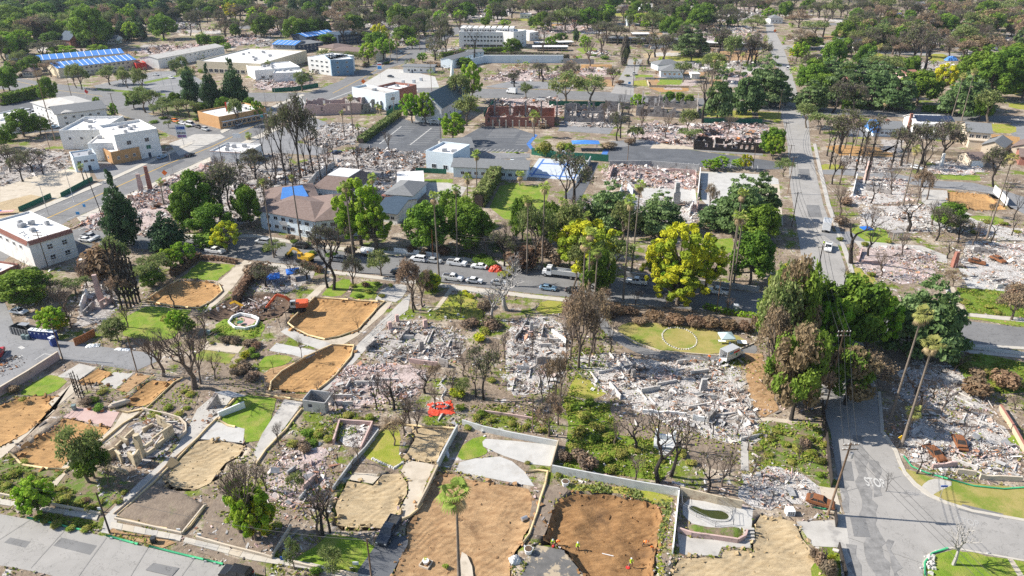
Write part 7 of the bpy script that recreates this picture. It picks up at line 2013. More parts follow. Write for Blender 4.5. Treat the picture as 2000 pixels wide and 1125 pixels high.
hedge('dark green hedge on the far left lot edge','0,205 40,196 85,184',5,5,'O',dens=5,sz=.7);hedge('dark hedge behind the right-hand street','1800,217 1830,219 1862,221',3,3,'O',dens=6,sz=.6)
hedge('dark green hedge at the foot of the cedars','1640,212 1700,212 1730,214',4,4,'O',dens=5,sz=.7);hedge('tall sunlit shrub screen beside the garden lawn','935,405 950,380 968,350',4,5,'F',dens=8,sz=.5)
hedge('green strip of ground ivy along the verge','1375,600 1420,611 1474,620',1.8,.7,'G',dens=20);hedge('dry hedge below the white apartment block','880,108 930,110 1000,112',5,3,'E',dens=5,sz=.6)
hedge('dark burnt hedge below the carports','1005,112 1060,116 1110,118',6,4,'E',dens=5,sz=.7);hedge('green hedge behind the white slab shops','860,112 920,104 990,100',4,3,'O',dens=5,sz=.6)
def weeds(label,s,dens,kd,sz=.2,h=.5):
	P=[G(*p)for p in pts(s)];poly=[(p.x,p.y)for p in P];x0,x1=min(p.x for p in P),max(p.x for p in P);y0,y1=min(p.y for p in P),max(p.y for p in P)
	n=int((x1-x0)*(y1-y0)*dens);X=rng.uniform(x0,x1,n);Y=rng.uniform(y0,y1,n);k=inpoly(X,Y,poly)
	nz=np.array([noise.noise((x*.3,y*.3,4.0))+.5*noise.noise((x*.9,y*.9,2.0))for x,y in zip(X,Y)]);k&=nz+rng.normal(0,.15,n)>.02
	X,Y,nz=X[k],Y[k],nz[k];n=len(X);Z=rng.random(n)*h*np.clip(nz+.3,.1,1)+.06
	q=leaf_quads(np.stack([X,Y,Z],1),np.tile([0,0,1.],(n,1)),sz,.7)
	tag(link(bpy.data.objects.new('weeds',quad_mesh('weeds',q,LF[kd],(rng.random(n)<.4).astype(int)))),label,'weeds',None,'stuff')
for lb,s_,dn,kd in[('lush weeds behind the pale block wall','1100,775 1190,790 1210,850 1290,860 1345,880 1290,940 1100,912 1110,830',22,'L'),('garden weeds beside the dark timber fence','1470,835 1500,822 1600,828 1622,950 1560,920 1470,880',16,'L'),('weeds in the near left front yard','-60,905 20,892 45,905 95,917 125,922 95,948 0,972',16,'L'),
('flowering weeds before the yellow house','60,955 112,950 150,960 200,1003 100,985',22,'L'),('weeds on the brown soil triangle','283,803 346,748 391,757 383,788 371,812 320,806',6,'L'),('weeds on the green slope by the shaded street','1868,562 1960,568 2000,575 2000,620 1890,611',12,'L'),('weeds beside the shaded ash','1845,705 1915,690 2000,710 2000,760 1960,770 1890,740',16,'L'),
('weeds among the garden terraces','890,790 1000,790 1090,830 1080,850 950,838 890,830',14,'L'),('weeds along the mansion ash edge','1105,690 1180,640 1200,690 1170,760 1110,780',12,'L'),('weeds below the roofless shed','600,830 650,800 740,800 740,825 640,870 590,890',12,'L'),('verge plants along the near pavement','60,1010 85,1001 190,1020 185,1036',40,'L'),
('dry weeds on the burnt slope','1185,592 1263,600 1476,622 1472,650 1376,639 1240,627',14,'R'),('shaded undergrowth behind the palms','880,500 940,470 1060,450 1060,525 960,512',8,'O'),('weeds in the burnt yard left of the driveway','1100,600 1160,590 1165,640 1180,680 1120,700',8,'S'),('weeds round the white-walled patio','412,640 448,618 515,630 515,648 505,660 440,657',10,'L'),
('weeds by the many-stemmed tree','430,1000 520,990 560,1020 530,1070 440,1040',8,'L'),('weeds beside the yellow lawn','845,622 853,605 885,570 925,582 950,605 935,627',10,'F'),('grass tufts round the reddish pit','1108,946 1190,950 1290,964 1316,975 1308,1012 1292,1060 1284,1043 1294,1013 1286,986 1200,967 1112,957',25,'F')]:
	weeds(lb,s_,dn,kd)
def scatter(n,y0,y1):
	px=rng.uniform(-40,2040,n);py=rng.uniform(y0,y1,n);W=np.array([G(a,b)[:2]for a,b in zip(px,py)]);k=np.ones(n,bool)
	for pl in CLEAN:
		a=np.array(pl);w=np.where(k&(W[:,0]>a[:,0].min())&(W[:,0]<a[:,0].max())&(W[:,1]>a[:,1].min())&(W[:,1]<a[:,1].max()))[0]
		if len(w):k[w[inpoly(W[w,0],W[w,1],pl)]]=False
	return W[k]
W=scatter(26000,440,1125);nz=np.array([noise.noise((x*.1,y*.1,6.))+.5*noise.noise((x*.4,y*.4,8.))for x,y in W]);W=W[nz+rng.normal(0,.2,len(W))>.05];n=len(W)
sz=.16*np.exp(np.clip(rng.normal(0,.6,n),-1,1.6));pl=np.array(PAL['grey']+PAL['dark']+PAL['pink'])
me=boxes_mesh('litter',np.column_stack([W,np.full(n,.1)]),np.stack([sz*rng.uniform(.7,3,n),sz*.7,sz*.3],1),rotmats(n,.3),(pl[rng.integers(0,len(pl),n)]*.9).astype(np.float32),MT['rubble'])
tag(link(bpy.data.objects.new('litter',me)),'small burnt litter strewn over the open ground','litter',None,'stuff')
W=scatter(60000,430,1125);nz=np.array([noise.noise((x*.08+40,y*.08,6.))+.6*noise.noise((x*.35,y*.35,18.))for x,y in W]);W=W[nz+rng.normal(0,.12,len(W))>.16];n=len(W)
q=leaf_quads(np.column_stack([W,rng.uniform(.05,.3,n)]),np.tile([0,0,1.],(n,1)),.2,.7)
tag(link(bpy.data.objects.new('weeds',quad_mesh('weeds',q,LF['L'],(rng.random(n)<.5).astype(int)))),'thin weeds sprouting over the burnt lots','weeds',None,'stuff')
CL={'orange':(.34,.19,.08),'pit':(.22,.118,.05),'sand':(.38,.285,.165),'brown':(.31,.185,.095)};PC=[];DC=[];CC=[]
for pl,bv,m in LOTS:
	x0,x1=min(q[0]for q in pl),max(q[0]for q in pl);y0,y1=min(q[1]for q in pl),max(q[1]for q in pl)
	n=int((x1-x0)*(y1-y0)*1.1);X=rng.uniform(x0-.8,x1+.8,n);Y=rng.uniform(y0-.8,y1+.8,n);D=edgedist(X,Y,pl);i=inpoly(X,Y,pl)
	k=((D<.8)&(rng.random(n)<.8))|(i&(rng.random(n)<.16));X,Y,D=X[k],Y[k],D[k]
	for x,y,d in zip(X,Y,D):
		h=bv.ray_cast(Vector((x,y,9)),Vector((0,0,-1)));z=h[0].z if h[0]is not None else .04
		s_=(.30 if d<.8 else .16)*math.exp(random.gauss(0,.45));PC.append((x,y,z+s_*.1));DC.append((s_*1.3,s_,s_*.55));f=random.uniform(.7,1.25);CC.append([c*f for c in CL.get(m,(.3,.2,.12))])
n=len(PC);me=boxes_mesh('clods',np.array(PC),np.array(DC),rotmats(n,.4),np.array(CC,np.float32),MT['rubble'],.5)
tag(link(bpy.data.objects.new('clods',me)),'loose clods of soil on and around the scraped lots','soil clods',None,'stuff')
def paint(n,c,r=.3):return mat(n,c,rough=r,spec=.5)
CP={'white':paint('white car paint',(.72,.72,.72)),'silver':paint('silver car paint',(.42,.43,.44)),'black':paint('black car paint',(.018,.018,.02)),'blue':paint('dark blue car paint',(.02,.04,.09)),'navy':paint('blue black car paint',(.022,.03,.045)),
'red':paint('red car paint',(.42,.02,.02)),'orange':paint('orange car paint',(.65,.17,.03)),'grey':paint('grey car paint',(.17,.18,.19)),'rust':mat('rusted steel',(.28,.105,.04),(.17,.075,.04),2.5,.95),'yellow':paint('yellow machine paint',(.62,.36,.02),.5),'mach':paint('orange machine paint',(.60,.10,.03),.5),'lblue':paint('light blue car paint',(.25,.38,.50))}
TYRE=mat('tyre rubber',(.02,.02,.02),rough=.9);RIM=mat('wheel rim',(.4,.4,.41),rough=.4,metal=.5);LAMP=mat('headlight glass',(.75,.75,.72),rough=.2);TAIL=mat('tail light',(.4,.02,.02),rough=.3);CARGL=mat('car glass',(.02,.024,.03),rough=.1,spec=.7);BEDL=mat('bed liner',(.05,.05,.052),rough=.9)
CT={'sedan':(4.6,1.8,.88,1.42,(-1.75,1.0),(-1.15,.25),None),'suv':(4.8,1.92,1.05,1.75,(-2.3,1.15),(-2.05,.5),None),'pickup':(5.8,2.0,1.12,1.85,(-.75,1.25),(-.6,.65),(-2.85,-.85)),'van':(5.4,2.0,1.15,2.3,(-2.6,1.95),(-2.55,1.25),None),'burnt':(4.5,1.75,.85,1.4,(-1.7,1.0),(-1.2,.3),None)}
CM={}
def wheel_mesh():
	if 'w' not in CM:
		b=MB();b.tube([(0,-.12,0),(0,.12,0)],.36,12);r=MB();r.tube([(0,-.135,0),(0,.135,0)],.2,8);CM['w']=(b.mesh('tyre',TYRE),r.mesh('rim',RIM))
	return CM['w']
def car_meshes(tp,c):
	k=tp+c
	if k in CM:return CM[k]
	L,W,hh,rh,cb,ct,bed=CT[tp];z0=.34;h2=L/2;b=MB();w=W/2
	prof=[(-h2,z0+.1),(-h2+.06,hh*.92),(-h2+.2,hh),(cb[1],hh),(h2-.25,hh*.90),(h2,hh*.70),(h2,z0+.06),(h2-.2,z0),(-h2+.2,z0)]
	if bed:prof=[(-h2,z0+.1),(-h2,hh),(cb[1],hh),(h2-.25,hh*.93),(h2,hh*.75),(h2,z0+.06),(h2-.2,z0),(-h2+.2,z0)]
	n=len(prof);vs=[]
	for y,s in((-w,0),(-w*.94,1),(w*.94,1),(w,0)):
		for(x,z)in prof:vs.append((x*(1 if s==0 else 1.0),y,z if s==0 else z+(.05 if z>z0+.2 else 0)))
	fs=[]
	for r in range(3):
		for i in range(n):a=r*n+i;a2=r*n+(i+1)%n;fs.append((a,a2,a2+n,a+n))
	fs.append(tuple(range(n-1,-1,-1)));fs.append(tuple(range(3*n,4*n)))
	b.add(vs,fs);wt=w*.80
	rz=[(ct[0],-wt,rh-.07),(ct[1],-wt,rh-.07),(ct[1],wt,rh-.07),(ct[0],wt,rh-.07)];up=[(x*.97,y*.96,rh)for x,y,z in rz]
	b.add(rz+up,[(4,5,6,7),(0,1,5,4),(1,2,6,5),(2,3,7,6),(3,0,4,7),(0,3,2,1)])
	for(x0,x1)in((cb[0],ct[0]),(cb[1],ct[1]),((cb[0]+cb[1])/2,(ct[0]+ct[1])/2)):
		for s in(-1,1):b.bar((x0,s*w*.93,hh),(x1,s*wt,rh-.03),.09,.07)
	if bed:
		for s in(-1,1):b.box(((bed[0]+bed[1])/2,s*(w-.09),hh+.14),(bed[1]-bed[0],.12,.2))
		b.box((bed[0]+.06,0,hh+.14),(.1,W-.3,.2))
	body=b.mesh('body',CP[c]);g=MB();w2=w*.90
	lo=[(cb[0],-w2,hh+.03),(cb[1],-w2,hh+.03),(cb[1],w2,hh+.03),(cb[0],w2,hh+.03)];hi=[(ct[0],-wt*.97,rh-.075),(ct[1],-wt*.97,rh-.075),(ct[1],wt*.97,rh-.075),(ct[0],wt*.97,rh-.075)]
	g.add(lo+hi,[(0,1,5,4),(1,2,6,5),(2,3,7,6),(3,0,4,7)]);gl=g.mesh('window',CARGL if tp!='burnt' else CHAR)
	hl=MB();hl.box((0,0,0),(.08,.34,.16));bl=None
	if bed:x=MB();x.box(((bed[0]+bed[1])/2,0,hh+.075),(bed[1]-bed[0]-.14,W-.34,.05));bl=x.mesh('bed',BEDL)
	CM[k]=(body,gl,hl.mesh('headlight',LAMP),hl.mesh('tail_light',TAIL),bl);return CM[k]
def car(p,d,tp,c,label,group=None,name=None,sc=1.0):
	a=G(*p);q=G(p[0]+d[0],p[1]+d[1]);rz=math.atan2(q.y-a.y,q.x-a.x);L,W,hh,*_=CT[tp]
	t=thing(name or{'sedan':'parked_car','suv':'parked_suv','pickup':'pickup_truck','van':'parked_van','burnt':'burnt_car'}[tp],label,{'pickup':'pickup','van':'van'}.get(tp,'car'),a+Vector((0,0,.09)),rz,group)
	body,gl,h,tl,bl=car_meshes(tp,c);obj('body',body,t);obj('window',gl,t)
	if bl:obj('bed',bl,t)
	tm,rm=wheel_mesh()
	for x in(-L*.30,L*.31):
		for y in(-W/2+.1,W/2-.1):
			if tp=='burnt':continue
			wl_=obj('wheel',tm,t,(x,y,.36));obj('rim',rm,wl_)
	if tp!='burnt':
		for s in(-1,1):obj('headlight',h,t,(L/2-.01,s*W*.36,hh*.68));obj('tail_light',tl,t,(-L/2+.01,s*W*.38,hh*.78))
	t.scale=(sc,)*3
	return t
E1,W1=(10,1.2),(-10,-1.2)
CARS=[((514,476),W1,'suv','silver','silver car at the upper kerb before the apartment steps'),((587,484),W1,'suv','black','black car at the upper kerb below the apartments'),((817,510),W1,'suv','white','white hatchback parked at the upper kerb by the white wall'),((848,513),E1,'sedan','silver','silver sedan between the white hatchback and the white pickup'),((893,518),E1,'pickup','white','white pickup at the upper kerb beside the silver sedan'),
((936,524),W1,'sedan','white','white sedan at the upper kerb left of the red tarpaulin'),((1243,554),W1,'pickup','white','white pickup under the large yellow-green tree'),((1401,573),W1,'pickup','white','white pickup before the stone wall end by the palms'),((885,547),E1,'pickup','white','white pickup with light bed at the lower kerb under the palm'),((927,552),E1,'sedan','white','white sedan at the lower kerb right of the white pickup'),
((975,556),E1,'sedan','silver','pale sedan at the lower kerb behind the white dead tree'),((1070,566),E1,'sedan','lblue','light blue grey sedan at the lower kerb below the white lorry'),((1121,572),E1,'sedan','black','black car at the lower kerb beside the palm cluster'),((779,535),E1,'sedan','navy','dark blue car at the lower kerb by the small street tree'),((660,510),W1,'suv','grey','grey car behind the black burnt tree'),
((421,494),E1,'pickup','white','white pickup with dark bed below the yellow-green tree'),((178,467),E1,'pickup','silver','silver pickup beside the white block'),((170,472),E1,'sedan','white','white car half hidden behind the silver pickup'),((371,305),(10,-3.8),'sedan','navy','dark blue car driving on the boulevard'),((317,309),(10,-3.6),'sedan','lblue','pale car parked in the shade by the white shop'),((467,245),(10,-4),'sedan','silver','silver car passing the corner store'),
((343,239),(10,2),'suv','orange','orange off-road car first in the side street row'),((357,243),(10,2.2),'sedan','white','white car second in the side street row'),((373,246),(10,2.4),'van','white','white van in the side street row'),((388,250),(10,2.6),'sedan','black','black car behind the white van in the side street row'),((402,255),(10,2.8),'suv','silver','silver car nearest the boulevard in the side street row'),
((305,148),(8,1),'sedan','silver','silver car alone in the blue-tarp motel car park'),((335,153),(8,1),'sedan','white','white car in the middle of the motel car park'),((338,139),(8,2),'suv','black','black car left of its pair at the top of the motel car park'),((348,142),(8,2),'suv','black','black car right of its pair at the top of the motel car park'),
((1617,487),(-2,10),'pickup','white','white pickup facing downhill on the cross street'),((1533,204),(2,-10),'suv','lblue','light blue car in the tree shade on the cross street'),((1538,136),(2,-10),'van','white','white van at the right kerb near the top of the cross street'),((763,151),(10,1),'sedan','navy','dark blue car on the white forecourt'),((783,103),(10,-7),'sedan','lblue','first pale car parked on the upper road'),((797,96),(10,-7),'sedan','white','second pale car parked on the upper road'),((810,90),(10,-7),'suv','silver','third pale car parked on the upper road'),
((463,1126),(-10,-2.2),'suv','black','black off-road car at the lower left kerb'),((760,1043),(-5.5,9.5),'pickup','navy','dark blue pickup in the driveway beside the sandy lot'),((-4,698),(5,-10),'pickup','red','red pickup at the left edge of the car park'),((1601,985),(10,3),'burnt','rust','rusty burnt-out car beside the leaning power pole'),((1907,515),(10,2),'burnt','rust','rusty burnt-out car on the right-hand drive, left one'),((1948,510),(6,3),'burnt','rust','rusty burnt-out car on the right-hand drive, right one'),
((1823,890),(7,6),'burnt','rust','rusty burnt-out car in the corner ash'),((1873,870),(4,8),'burnt','rust','rust red wreck in the corner ash behind the other'),((38,612),(10,1.5),'burnt','white','white burnt-out car behind the skip'),((1600,111),(10,1),'suv','navy','dark car on the tan lot by the far street'),((1708,101),(10,1),'sedan','white','white car on the far street'),((1585,23),(10,1),'sedan','blue','blue car on the pale road at the top'),((1723,4),(10,1),'sedan','white','white car at the top right road'),((977,18),(10,-6),'sedan','silver','silver car on the far road bend'),((1238,146),(3,-10),'pickup','white','white pickup on the north street'),((658,300),(10,-2),'sedan','blue','blue wreck in the debris yard'),((583,108),(10,1),'suv','silver','silver car before the navy block'),((1790,330),(10,2),'burnt','white','pale wreck among the burnt trees'),((1838,650),(10,1.5),'sedan','red','red car in the shade under the spreading cedar'),((212,290),(10,-4),'sedan','grey','dark car under the white shop wall'),((1003,163),(10,0),'sedan','silver','silver car at the left of the avenue lot'),((1290,52),(10,0),'sedan','white','white car beside the far cottage lawn')]
for a in CARS:car(*a)
PK='cars parked behind the grey roofed motel'
for i,(x,y,c)in enumerate([(72,226,'white'),(78,231,'silver'),(83,234,'black'),(88,238,'white'),(92,241,'grey'),(96,243,'silver'),(101,247,'white'),(106,251,'lblue'),(46,216,'silver'),(58,219,'white')]):
	car((x,y),(8,-1.2),'suv' if i%3==0 else 'sedan',c,None,PK)
prk=sorted([o for o in bpy.data.objects if o.get('group')==PK],key=lambda o:PIX(*o.location)[1])
for i,o in enumerate(prk):o['label']='%s car in the motel parking row, %s from the top'%(['pale','white','white','silver','black','white','grey','silver','white','pale blue'][i],['first','second','third','fourth','fifth','sixth','seventh','eighth','ninth','last'][i])
def lorry(p,d,label,L,bodyf,cabc='white',name='lorry',cat='truck'):
	a=G(*p);q=G(p[0]+d[0],p[1]+d[1]);t=thing(name,label,cat,a+Vector((0,0,.09)),math.atan2(q.y-a.y,q.x-a.x))
	b=MB();x=L/2;b.box((x-.6,0,1.15),(1.2,2.1,1.0),top=.9);b.box((x-1.9,0,1.75),(1.5,2.3,2.2),top=.93);b.build('cab',CP[cabc],t)
	g=MB();g.box((x-1.16,0,2.2),(.06,1.9,.75));g.build('windscreen',CARGL,t)
	for s in(-1,1):g=MB();g.box((x-1.85,s*1.12,2.2),(.9,.06,.65));g.build('side_window',CARGL,t)
	f=MB();f.box((-.4,0,.75),(L-1.4,.9,.25));f.build('chassis',BEDL,t)
	for xx in(x-.9,-x+1.0,-x+2.3):
		for s in(-1,1):o=obj('wheel',wheel_mesh()[0],t,(xx,s*1.0,.5),None,(1.4,1.6,1.4));obj('rim',wheel_mesh()[1],o)
	bodyf(t,L);return t
def flatbed(t,L):
	b=MB();b.box((-1.3,0,1.35),(L-2.9,2.35,.7));b.box((-1.3,1.1,1.95),(L-2.9,.12,.5));b.box((-1.3,-1.1,1.95),(L-2.9,.12,.5));b.build('dump_body',CP['silver'],t)
def darkbed(t,L):
	b=MB();b.box((-1.3,0,1.2),(L-2.9,2.3,.35));b.build('flat_bed',BEDL,t);b=MB();b.box((L/2-2.8,0,1.9),(.12,2.2,1.2));b.build('headboard',BEDL,t)
lorry((1096,541),W1,'white lorry with long grey tipper body at the upper kerb',10.5,flatbed)
lorry((1447,205),W1,'white lorry with black flat bed on the avenue',9,darkbed)
def boxbody(t,L):
	b=MB();b.box((-.9,0,2.05),(L-2.6,2.4,2.7));b.build('cargo_box',CP['white'],t);b=MB();b.box((-.9,0,3.42),(L-2.8,2.2,.06));b.build('box_roof',CP['silver'],t)
lorry((1613,448),(1,-10),'white box lorry parked under the wide bare tree',7.5,boxbody)
lorry((1000,183),W1,'white box lorry stopped on the avenue behind the brick ruin',7,boxbody)
a=G(1428,700);q=G(1438,695.5);t=thing('moving_van','white moving van with red stripe and green picture, rear door open','van',a+Vector((0,0,.12)),math.atan2(q.y-a.y,q.x-a.x))
b=MB();b.box((-1.0,1.02,1.75),(4.0,.08,2.3));b.box((-1.0,-1.02,1.75),(4.0,.08,2.3));b.box((.97,0,1.75),(.08,1.96,2.3));b.box((-1.0,0,.62),(3.9,1.96,.1));b.build('cargo_box',CP['white'],t)
b=MB();b.box((-1.0,0,2.94),(4.05,2.1,.07));b.build('box_roof',CP['silver'],t);b=MB();b.box((2.3,0,1.0),(1.0,1.95,.8),top=.92);b.box((1.5,0,1.45),(.95,1.95,1.7),top=.9);b.build('cab',CP['white'],t)
g=MB();g.bar((1.97,0,2.0),(2.25,0,1.45),1.6,.05);g.build('windscreen',CARGL,t)
b=MB();b.box((.1,-1.075,2.2),(1.9,.02,.45));b.build('red_stripe',REDP,t);b=MB();b.tube([(.2,-1.065,1.5),(.2,-1.085,1.5)],.34,12);b.build('green_picture',mat('green print',(.04,.28,.09)),t);b=MB();b.box((-1.6,-1.075,2.35),(1.3,.02,.6));b.build('blue_picture',mat('blue print',(.2,.4,.55)),t)
for xx in(2.0,-1.6):
	for s in(-1,1):o=obj('wheel',wheel_mesh()[0],t,(xx,s*.95,.4));obj('rim',wheel_mesh()[1],o)
b=MB();b.bar((-3.0,0,.6),(-4.6,0,.05),1.0,.06);b.build('ramp',METAL,t)
a=G(719,500);t=thing('tank_trailer','white water tank trailer standing on the residential street','trailer',a+Vector((0,0,.09)),-.2)
b=MB();b.tube([(-2.0,0,1.65),(-1.7,0,1.65),(1.7,0,1.65),(2.0,0,1.65)],[.7,1.05,1.05,.7],14);b.build('tank',CP['white'],t,True);b=MB();b.box((0,0,.6),(4.4,1.6,.2));b.build('chassis',BEDL,t);b=MB();b.box((.4,-1.05,1.7),(.5,.1,.5));b.build('hazard_sign',CP['orange'],t)
for x in(-.6,.5):
	for s in(-1,1):obj('wheel',wheel_mesh()[0],t,(x,s*.9,.38))
def excavator(p,rz,c,label,pose):
	t=thing('excavator',label,'excavator',GP(*p)+Vector((0,0,.05)),rz)
	for s in(-1,1):
		b=MB();y=s*1.15;b.tube([(-1.7,y-.3,.5),(-1.7,y+.3,.5)],.5,10);b.tube([(1.7,y-.3,.5),(1.7,y+.3,.5)],.5,10);b.box((0,y,.5),(3.4,.6,1.0));b.build('track',TYRE,t)
	b=MB();b.cyl((0,0,.9),.9,.35,12);b.build('turntable',BEDL,t);b=MB();b.box((-1.1,0,1.85),(2.6,2.6,1.2));b.box((-2.3,0,1.9),(.8,2.4,1.0));b.box((.7,-.9,1.5),(1.2,.8,.5));b.build('body',CP[c],t)
	b=MB();b.box((.8,.75,2.25),(1.4,1.0,1.8),top=.92);k=b.build('cab',CP['silver']if c=='mach' else CP[c],t);g=MB();g.box((1.5,.75,2.45),(.06,.85,1.1));g.box((.8,1.26,2.5),(1.0,.06,.9));g.build('window',CARGL,k)
	P0=Vector((.6,-.2,1.7));P1,P2,P3=[Vector(v)for v in pose]
	b=MB();m=P0.lerp(P1,.5)+Vector((0,0,.7));b.bar(P0,m,.5,.65);b.bar(m,P1,.45,.6);b.build('boom',CP[c],t);b=MB();b.bar(P1,P2,.4,.5);b.build('stick',CP[c],t);b=MB();b.bar(P0+Vector((.5,0,.1)),m,.2,.2);b.bar(m+Vector((0,0,.35)),P1.lerp(P2,.2),.18,.18);b.build('hydraulic_ram',STEEL,t)
	b=MB();b.add([(-.5,-.6,0),(.5,-.6,.1),(.6,-.6,-.6),(-.2,-.6,-.8),(-.5,.6,0),(.5,.6,.1),(.6,.6,-.6),(-.2,.6,-.8)],[(0,3,2,1),(4,5,6,7),(0,4,7,3),(3,7,6,2),(0,1,5,4)]);k=b.build('bucket',TYRE,t);k.location=P2
	return t
excavator((582,606),3.3,'mach','orange excavator digging in the dark soil',[(4.6,-.2,4.6),(7.6,-.2,1.2),(0,0,0)])
excavator((596,512),2.75,'yellow','yellow excavator parked among the shrubs by the street',[(4.0,-.2,3.6),(6.2,-.2,1.2),(0,0,0)])
t=thing('digger_boom','yellow digger arm with bucket lying in the dark soil','digger arm',GP(462,602),-.5);b=MB();b.bar((-2,0,.9),(-.3,0,1.9),.4,.5);b.bar((-.3,0,1.9),(2.6,.4,.8),.35,.45);b.build('stick',CP['yellow'],t);b=MB();b.box((3.0,.5,.5),(1.1,1.2,.9),top=.7);b.build('bucket',BEDL,t)
BLUEP=mat('blue plastic',(.025,.055,.22),rough=.5);WROOF=mat('white plastic roof',(.72,.73,.75),rough=.5);GREENP=mat('grey green plastic',(.16,.22,.22),rough=.6);BINP=mat('dark plastic',(.03,.035,.04),rough=.6)
def toilet(p,rz,label,m=BLUEP,group='portable toilets beside the skip'):
	t=thing('portable_toilet',label,'portable toilet',G(*p)+Vector((0,0,.05)),rz,group)
	b=MB();b.box((0,0,1.05),(1.1,1.1,2.1));b.build('cabin',m,t);b=MB();b.box((0,0,2.16),(1.22,1.22,.12));b.box((0,0,2.28),(1.0,1.1,.16),top=.7);b.build('roof',WROOF,t)
	d=MB();d.box((0,-.57,1.0),(.72,.06,1.8));k=d.build('door',m,t);s=MB();s.box((.0,-.62,1.55),(.26,.05,.26));s.build('sign_plate',WROOF,k);s=MB();s.box((0,-.57,1.98),(.7,.05,.12));s.build('vent',TYRE,t)
for i,(x,y,lb)in enumerate([(67,659,'blue portable toilet at the skip end of the row'),(75,660,'second blue portable toilet from the skip'),(83,661,'third blue portable toilet from the skip'),(92,661.5,'fourth blue portable toilet from the skip'),(99,662,'fifth blue portable toilet from the skip'),(108,663,'blue portable toilet at the far end of the row, behind the pole'),(106,675,'single blue portable toilet turned sideways in front of the row')]):
	toilet((x,y),-.12 if i<6 else-.5,lb)
toilet((1436,611),-.2,'grey green portable toilet standing in the street by the burnt hedge',GREENP,None)
t=thing('skip','long dark grey roll-off skip at the end of the toilets','skip',G(22,652),math.atan2(*(lambda d:(d.y,d.x))(G(62,661)-G(22,652))))
L_=(G(62,661)-G(22,652)).length;SKM=mat('skip steel',(.06,.062,.065),(.12,.12,.12),1,.7);b=MB();b.box((L_/2,0,1.05),(L_,.1,1.9));b.box((L_/2,2.3,1.05),(L_,.1,1.9));b.box((.05,1.15,1.05),(.1,2.2,1.9));b.box((L_-.05,1.15,1.05),(.1,2.2,1.9));b.box((L_/2,1.15,.15),(L_-.2,2.2,.1));b.build('body',SKM,t)
for i in range(7):
	b=MB();b.box((.4+i*(L_-.8)/6,-.09,1.05),(.16,.08,1.8));b.build('rib',STEEL,t)
t2=thing('metal_sheet','bent grey sheet lying on top of the skip','sheet',G(45,652)+Vector((0,1.2,2.0)),-.2);b=MB();b.box((0,0,0),(2.4,1.4,.06));b.build('sheet',STEEL,t2)
def wheelie(p,label,m=BINP):
	t=thing('wheeled_bin',label,'bin',G(*p),random.uniform(-.4,.4));b=MB();b.box((0,0,.55),(.6,.65,1.0),top=1.15);b.build('bin_body',m,t);b=MB();b.box((0,.02,1.08),(.74,.8,.08));b.build('lid',m,t)
	b=MB();b.tube([(-.3,.34,.12),(.3,.34,.12)],.12,8);b.build('wheel',TYRE,t)
wheelie((47,662),'grey wheeled bin left of the pair by the skip',GREENP);wheelie((55,663),'grey wheeled bin right of the pair by the skip',GREENP);wheelie((301,1060),'black wheeled bin on the brown verge beside the pole');wheelie((146,800),'green wheeled bin at the pink patio',GREENP);wheelie((409,654),'grey wheeled bin by the garden steps',GREENP)
def canopy(p,w,h,m,rz,label):
	t=thing('pop_up_canopy',label,'canopy',G(*p),rz);b=MB();a=w/2
	b.add([(-a,-a,h),(a,-a,h),(a,a,h),(-a,a,h),(0,0,h+w*.24),(-a,-a,h-.3),(a,-a,h-.3),(a,a,h-.3),(-a,a,h-.3)],[(0,1,4),(1,2,4),(2,3,4),(3,0,4),(5,6,1,0),(6,7,2,1),(7,8,3,2),(8,5,0,3)]);b.build('canopy_top',m,t)
	for x in(-a,a):
		for y in(-a,a):b=MB();b.box((x*.98,y*.98,(h-.3)/2),(.06,.06,h-.3));b.build('leg',STEEL,t)
CBL=mat('blue canopy cloth',(.02,.14,.55),rough=.6,trans=.2);CWH=mat('pale blue canopy cloth',(.45,.56,.60),rough=.7,trans=.15)
canopy((535,553),3.6,2.2,CBL,.3,'blue pop-up canopy left of the pair above the dark soil');canopy((574,543),3.6,2.2,CBL,.35,'blue pop-up canopy right of the pair above the dark soil');canopy((1417,672),3.2,2.3,CWH,.05,'pale blue pop-up canopy on the dry lawn');canopy((1690,458),3.0,2.2,CBL,.2,'blue pop-up canopy on the small lawn by the bare tree')
def table(p,label,sz=(1.8,.8),m=TRIMW,clutter=True):
	t=thing('folding_table',label,'table',G(*p),random.uniform(-.2,.2));b=MB();b.box((0,0,.74),(sz[0],sz[1],.05));b.build('tabletop',m,t)
	for x in(-.45,.45):
		for y in(-.4,.4):b=MB();b.box((x*sz[0],y*sz[1],.36),(.05,.05,.72));b.build('leg',METAL,t)
	return t
table((1410,671),'white folding table with boxes under the pale canopy');table((1448,673),'white draped stand beside the pale canopy',(2.2,1.6))
def tarp_pile(name,label,p,w,d,h,m,rz=0,seed=0):
	t=thing(name,label,'tarpaulin',G(*p),rz);b=MB();n,k=15,11;rr=random.Random(seed);vs=[]
	for j in range(k):
		for i in range(n):
			u,v=i/(n-1)*2-1,j/(k-1)*2-1;r=max(abs(u),abs(v));z=h*(1-r**2.2)*(.75+.4*rr.random())+.04+.07*rr.random();vs.append((u*w/2*(1+.1*rr.uniform(-1,1)),v*d/2*(1+.1*rr.uniform(-1,1)),z))
	fs=[(j*n+i,j*n+i+1,(j+1)*n+i+1,(j+1)*n+i)for j in range(k-1)for i in range(n-1)];b.add(vs,fs);b.build('cover',m,t);return t
REDT=mat('red tarpaulin',(.58,.045,.02),(.66,.09,.035),1.5,.45,.05,2,spec=.5)
t=tarp_pile('tarp_heap','crumpled bright red tarpaulin with sandbags in its middle',(861,798),5.0,4.6,.28,REDT,.2,3)
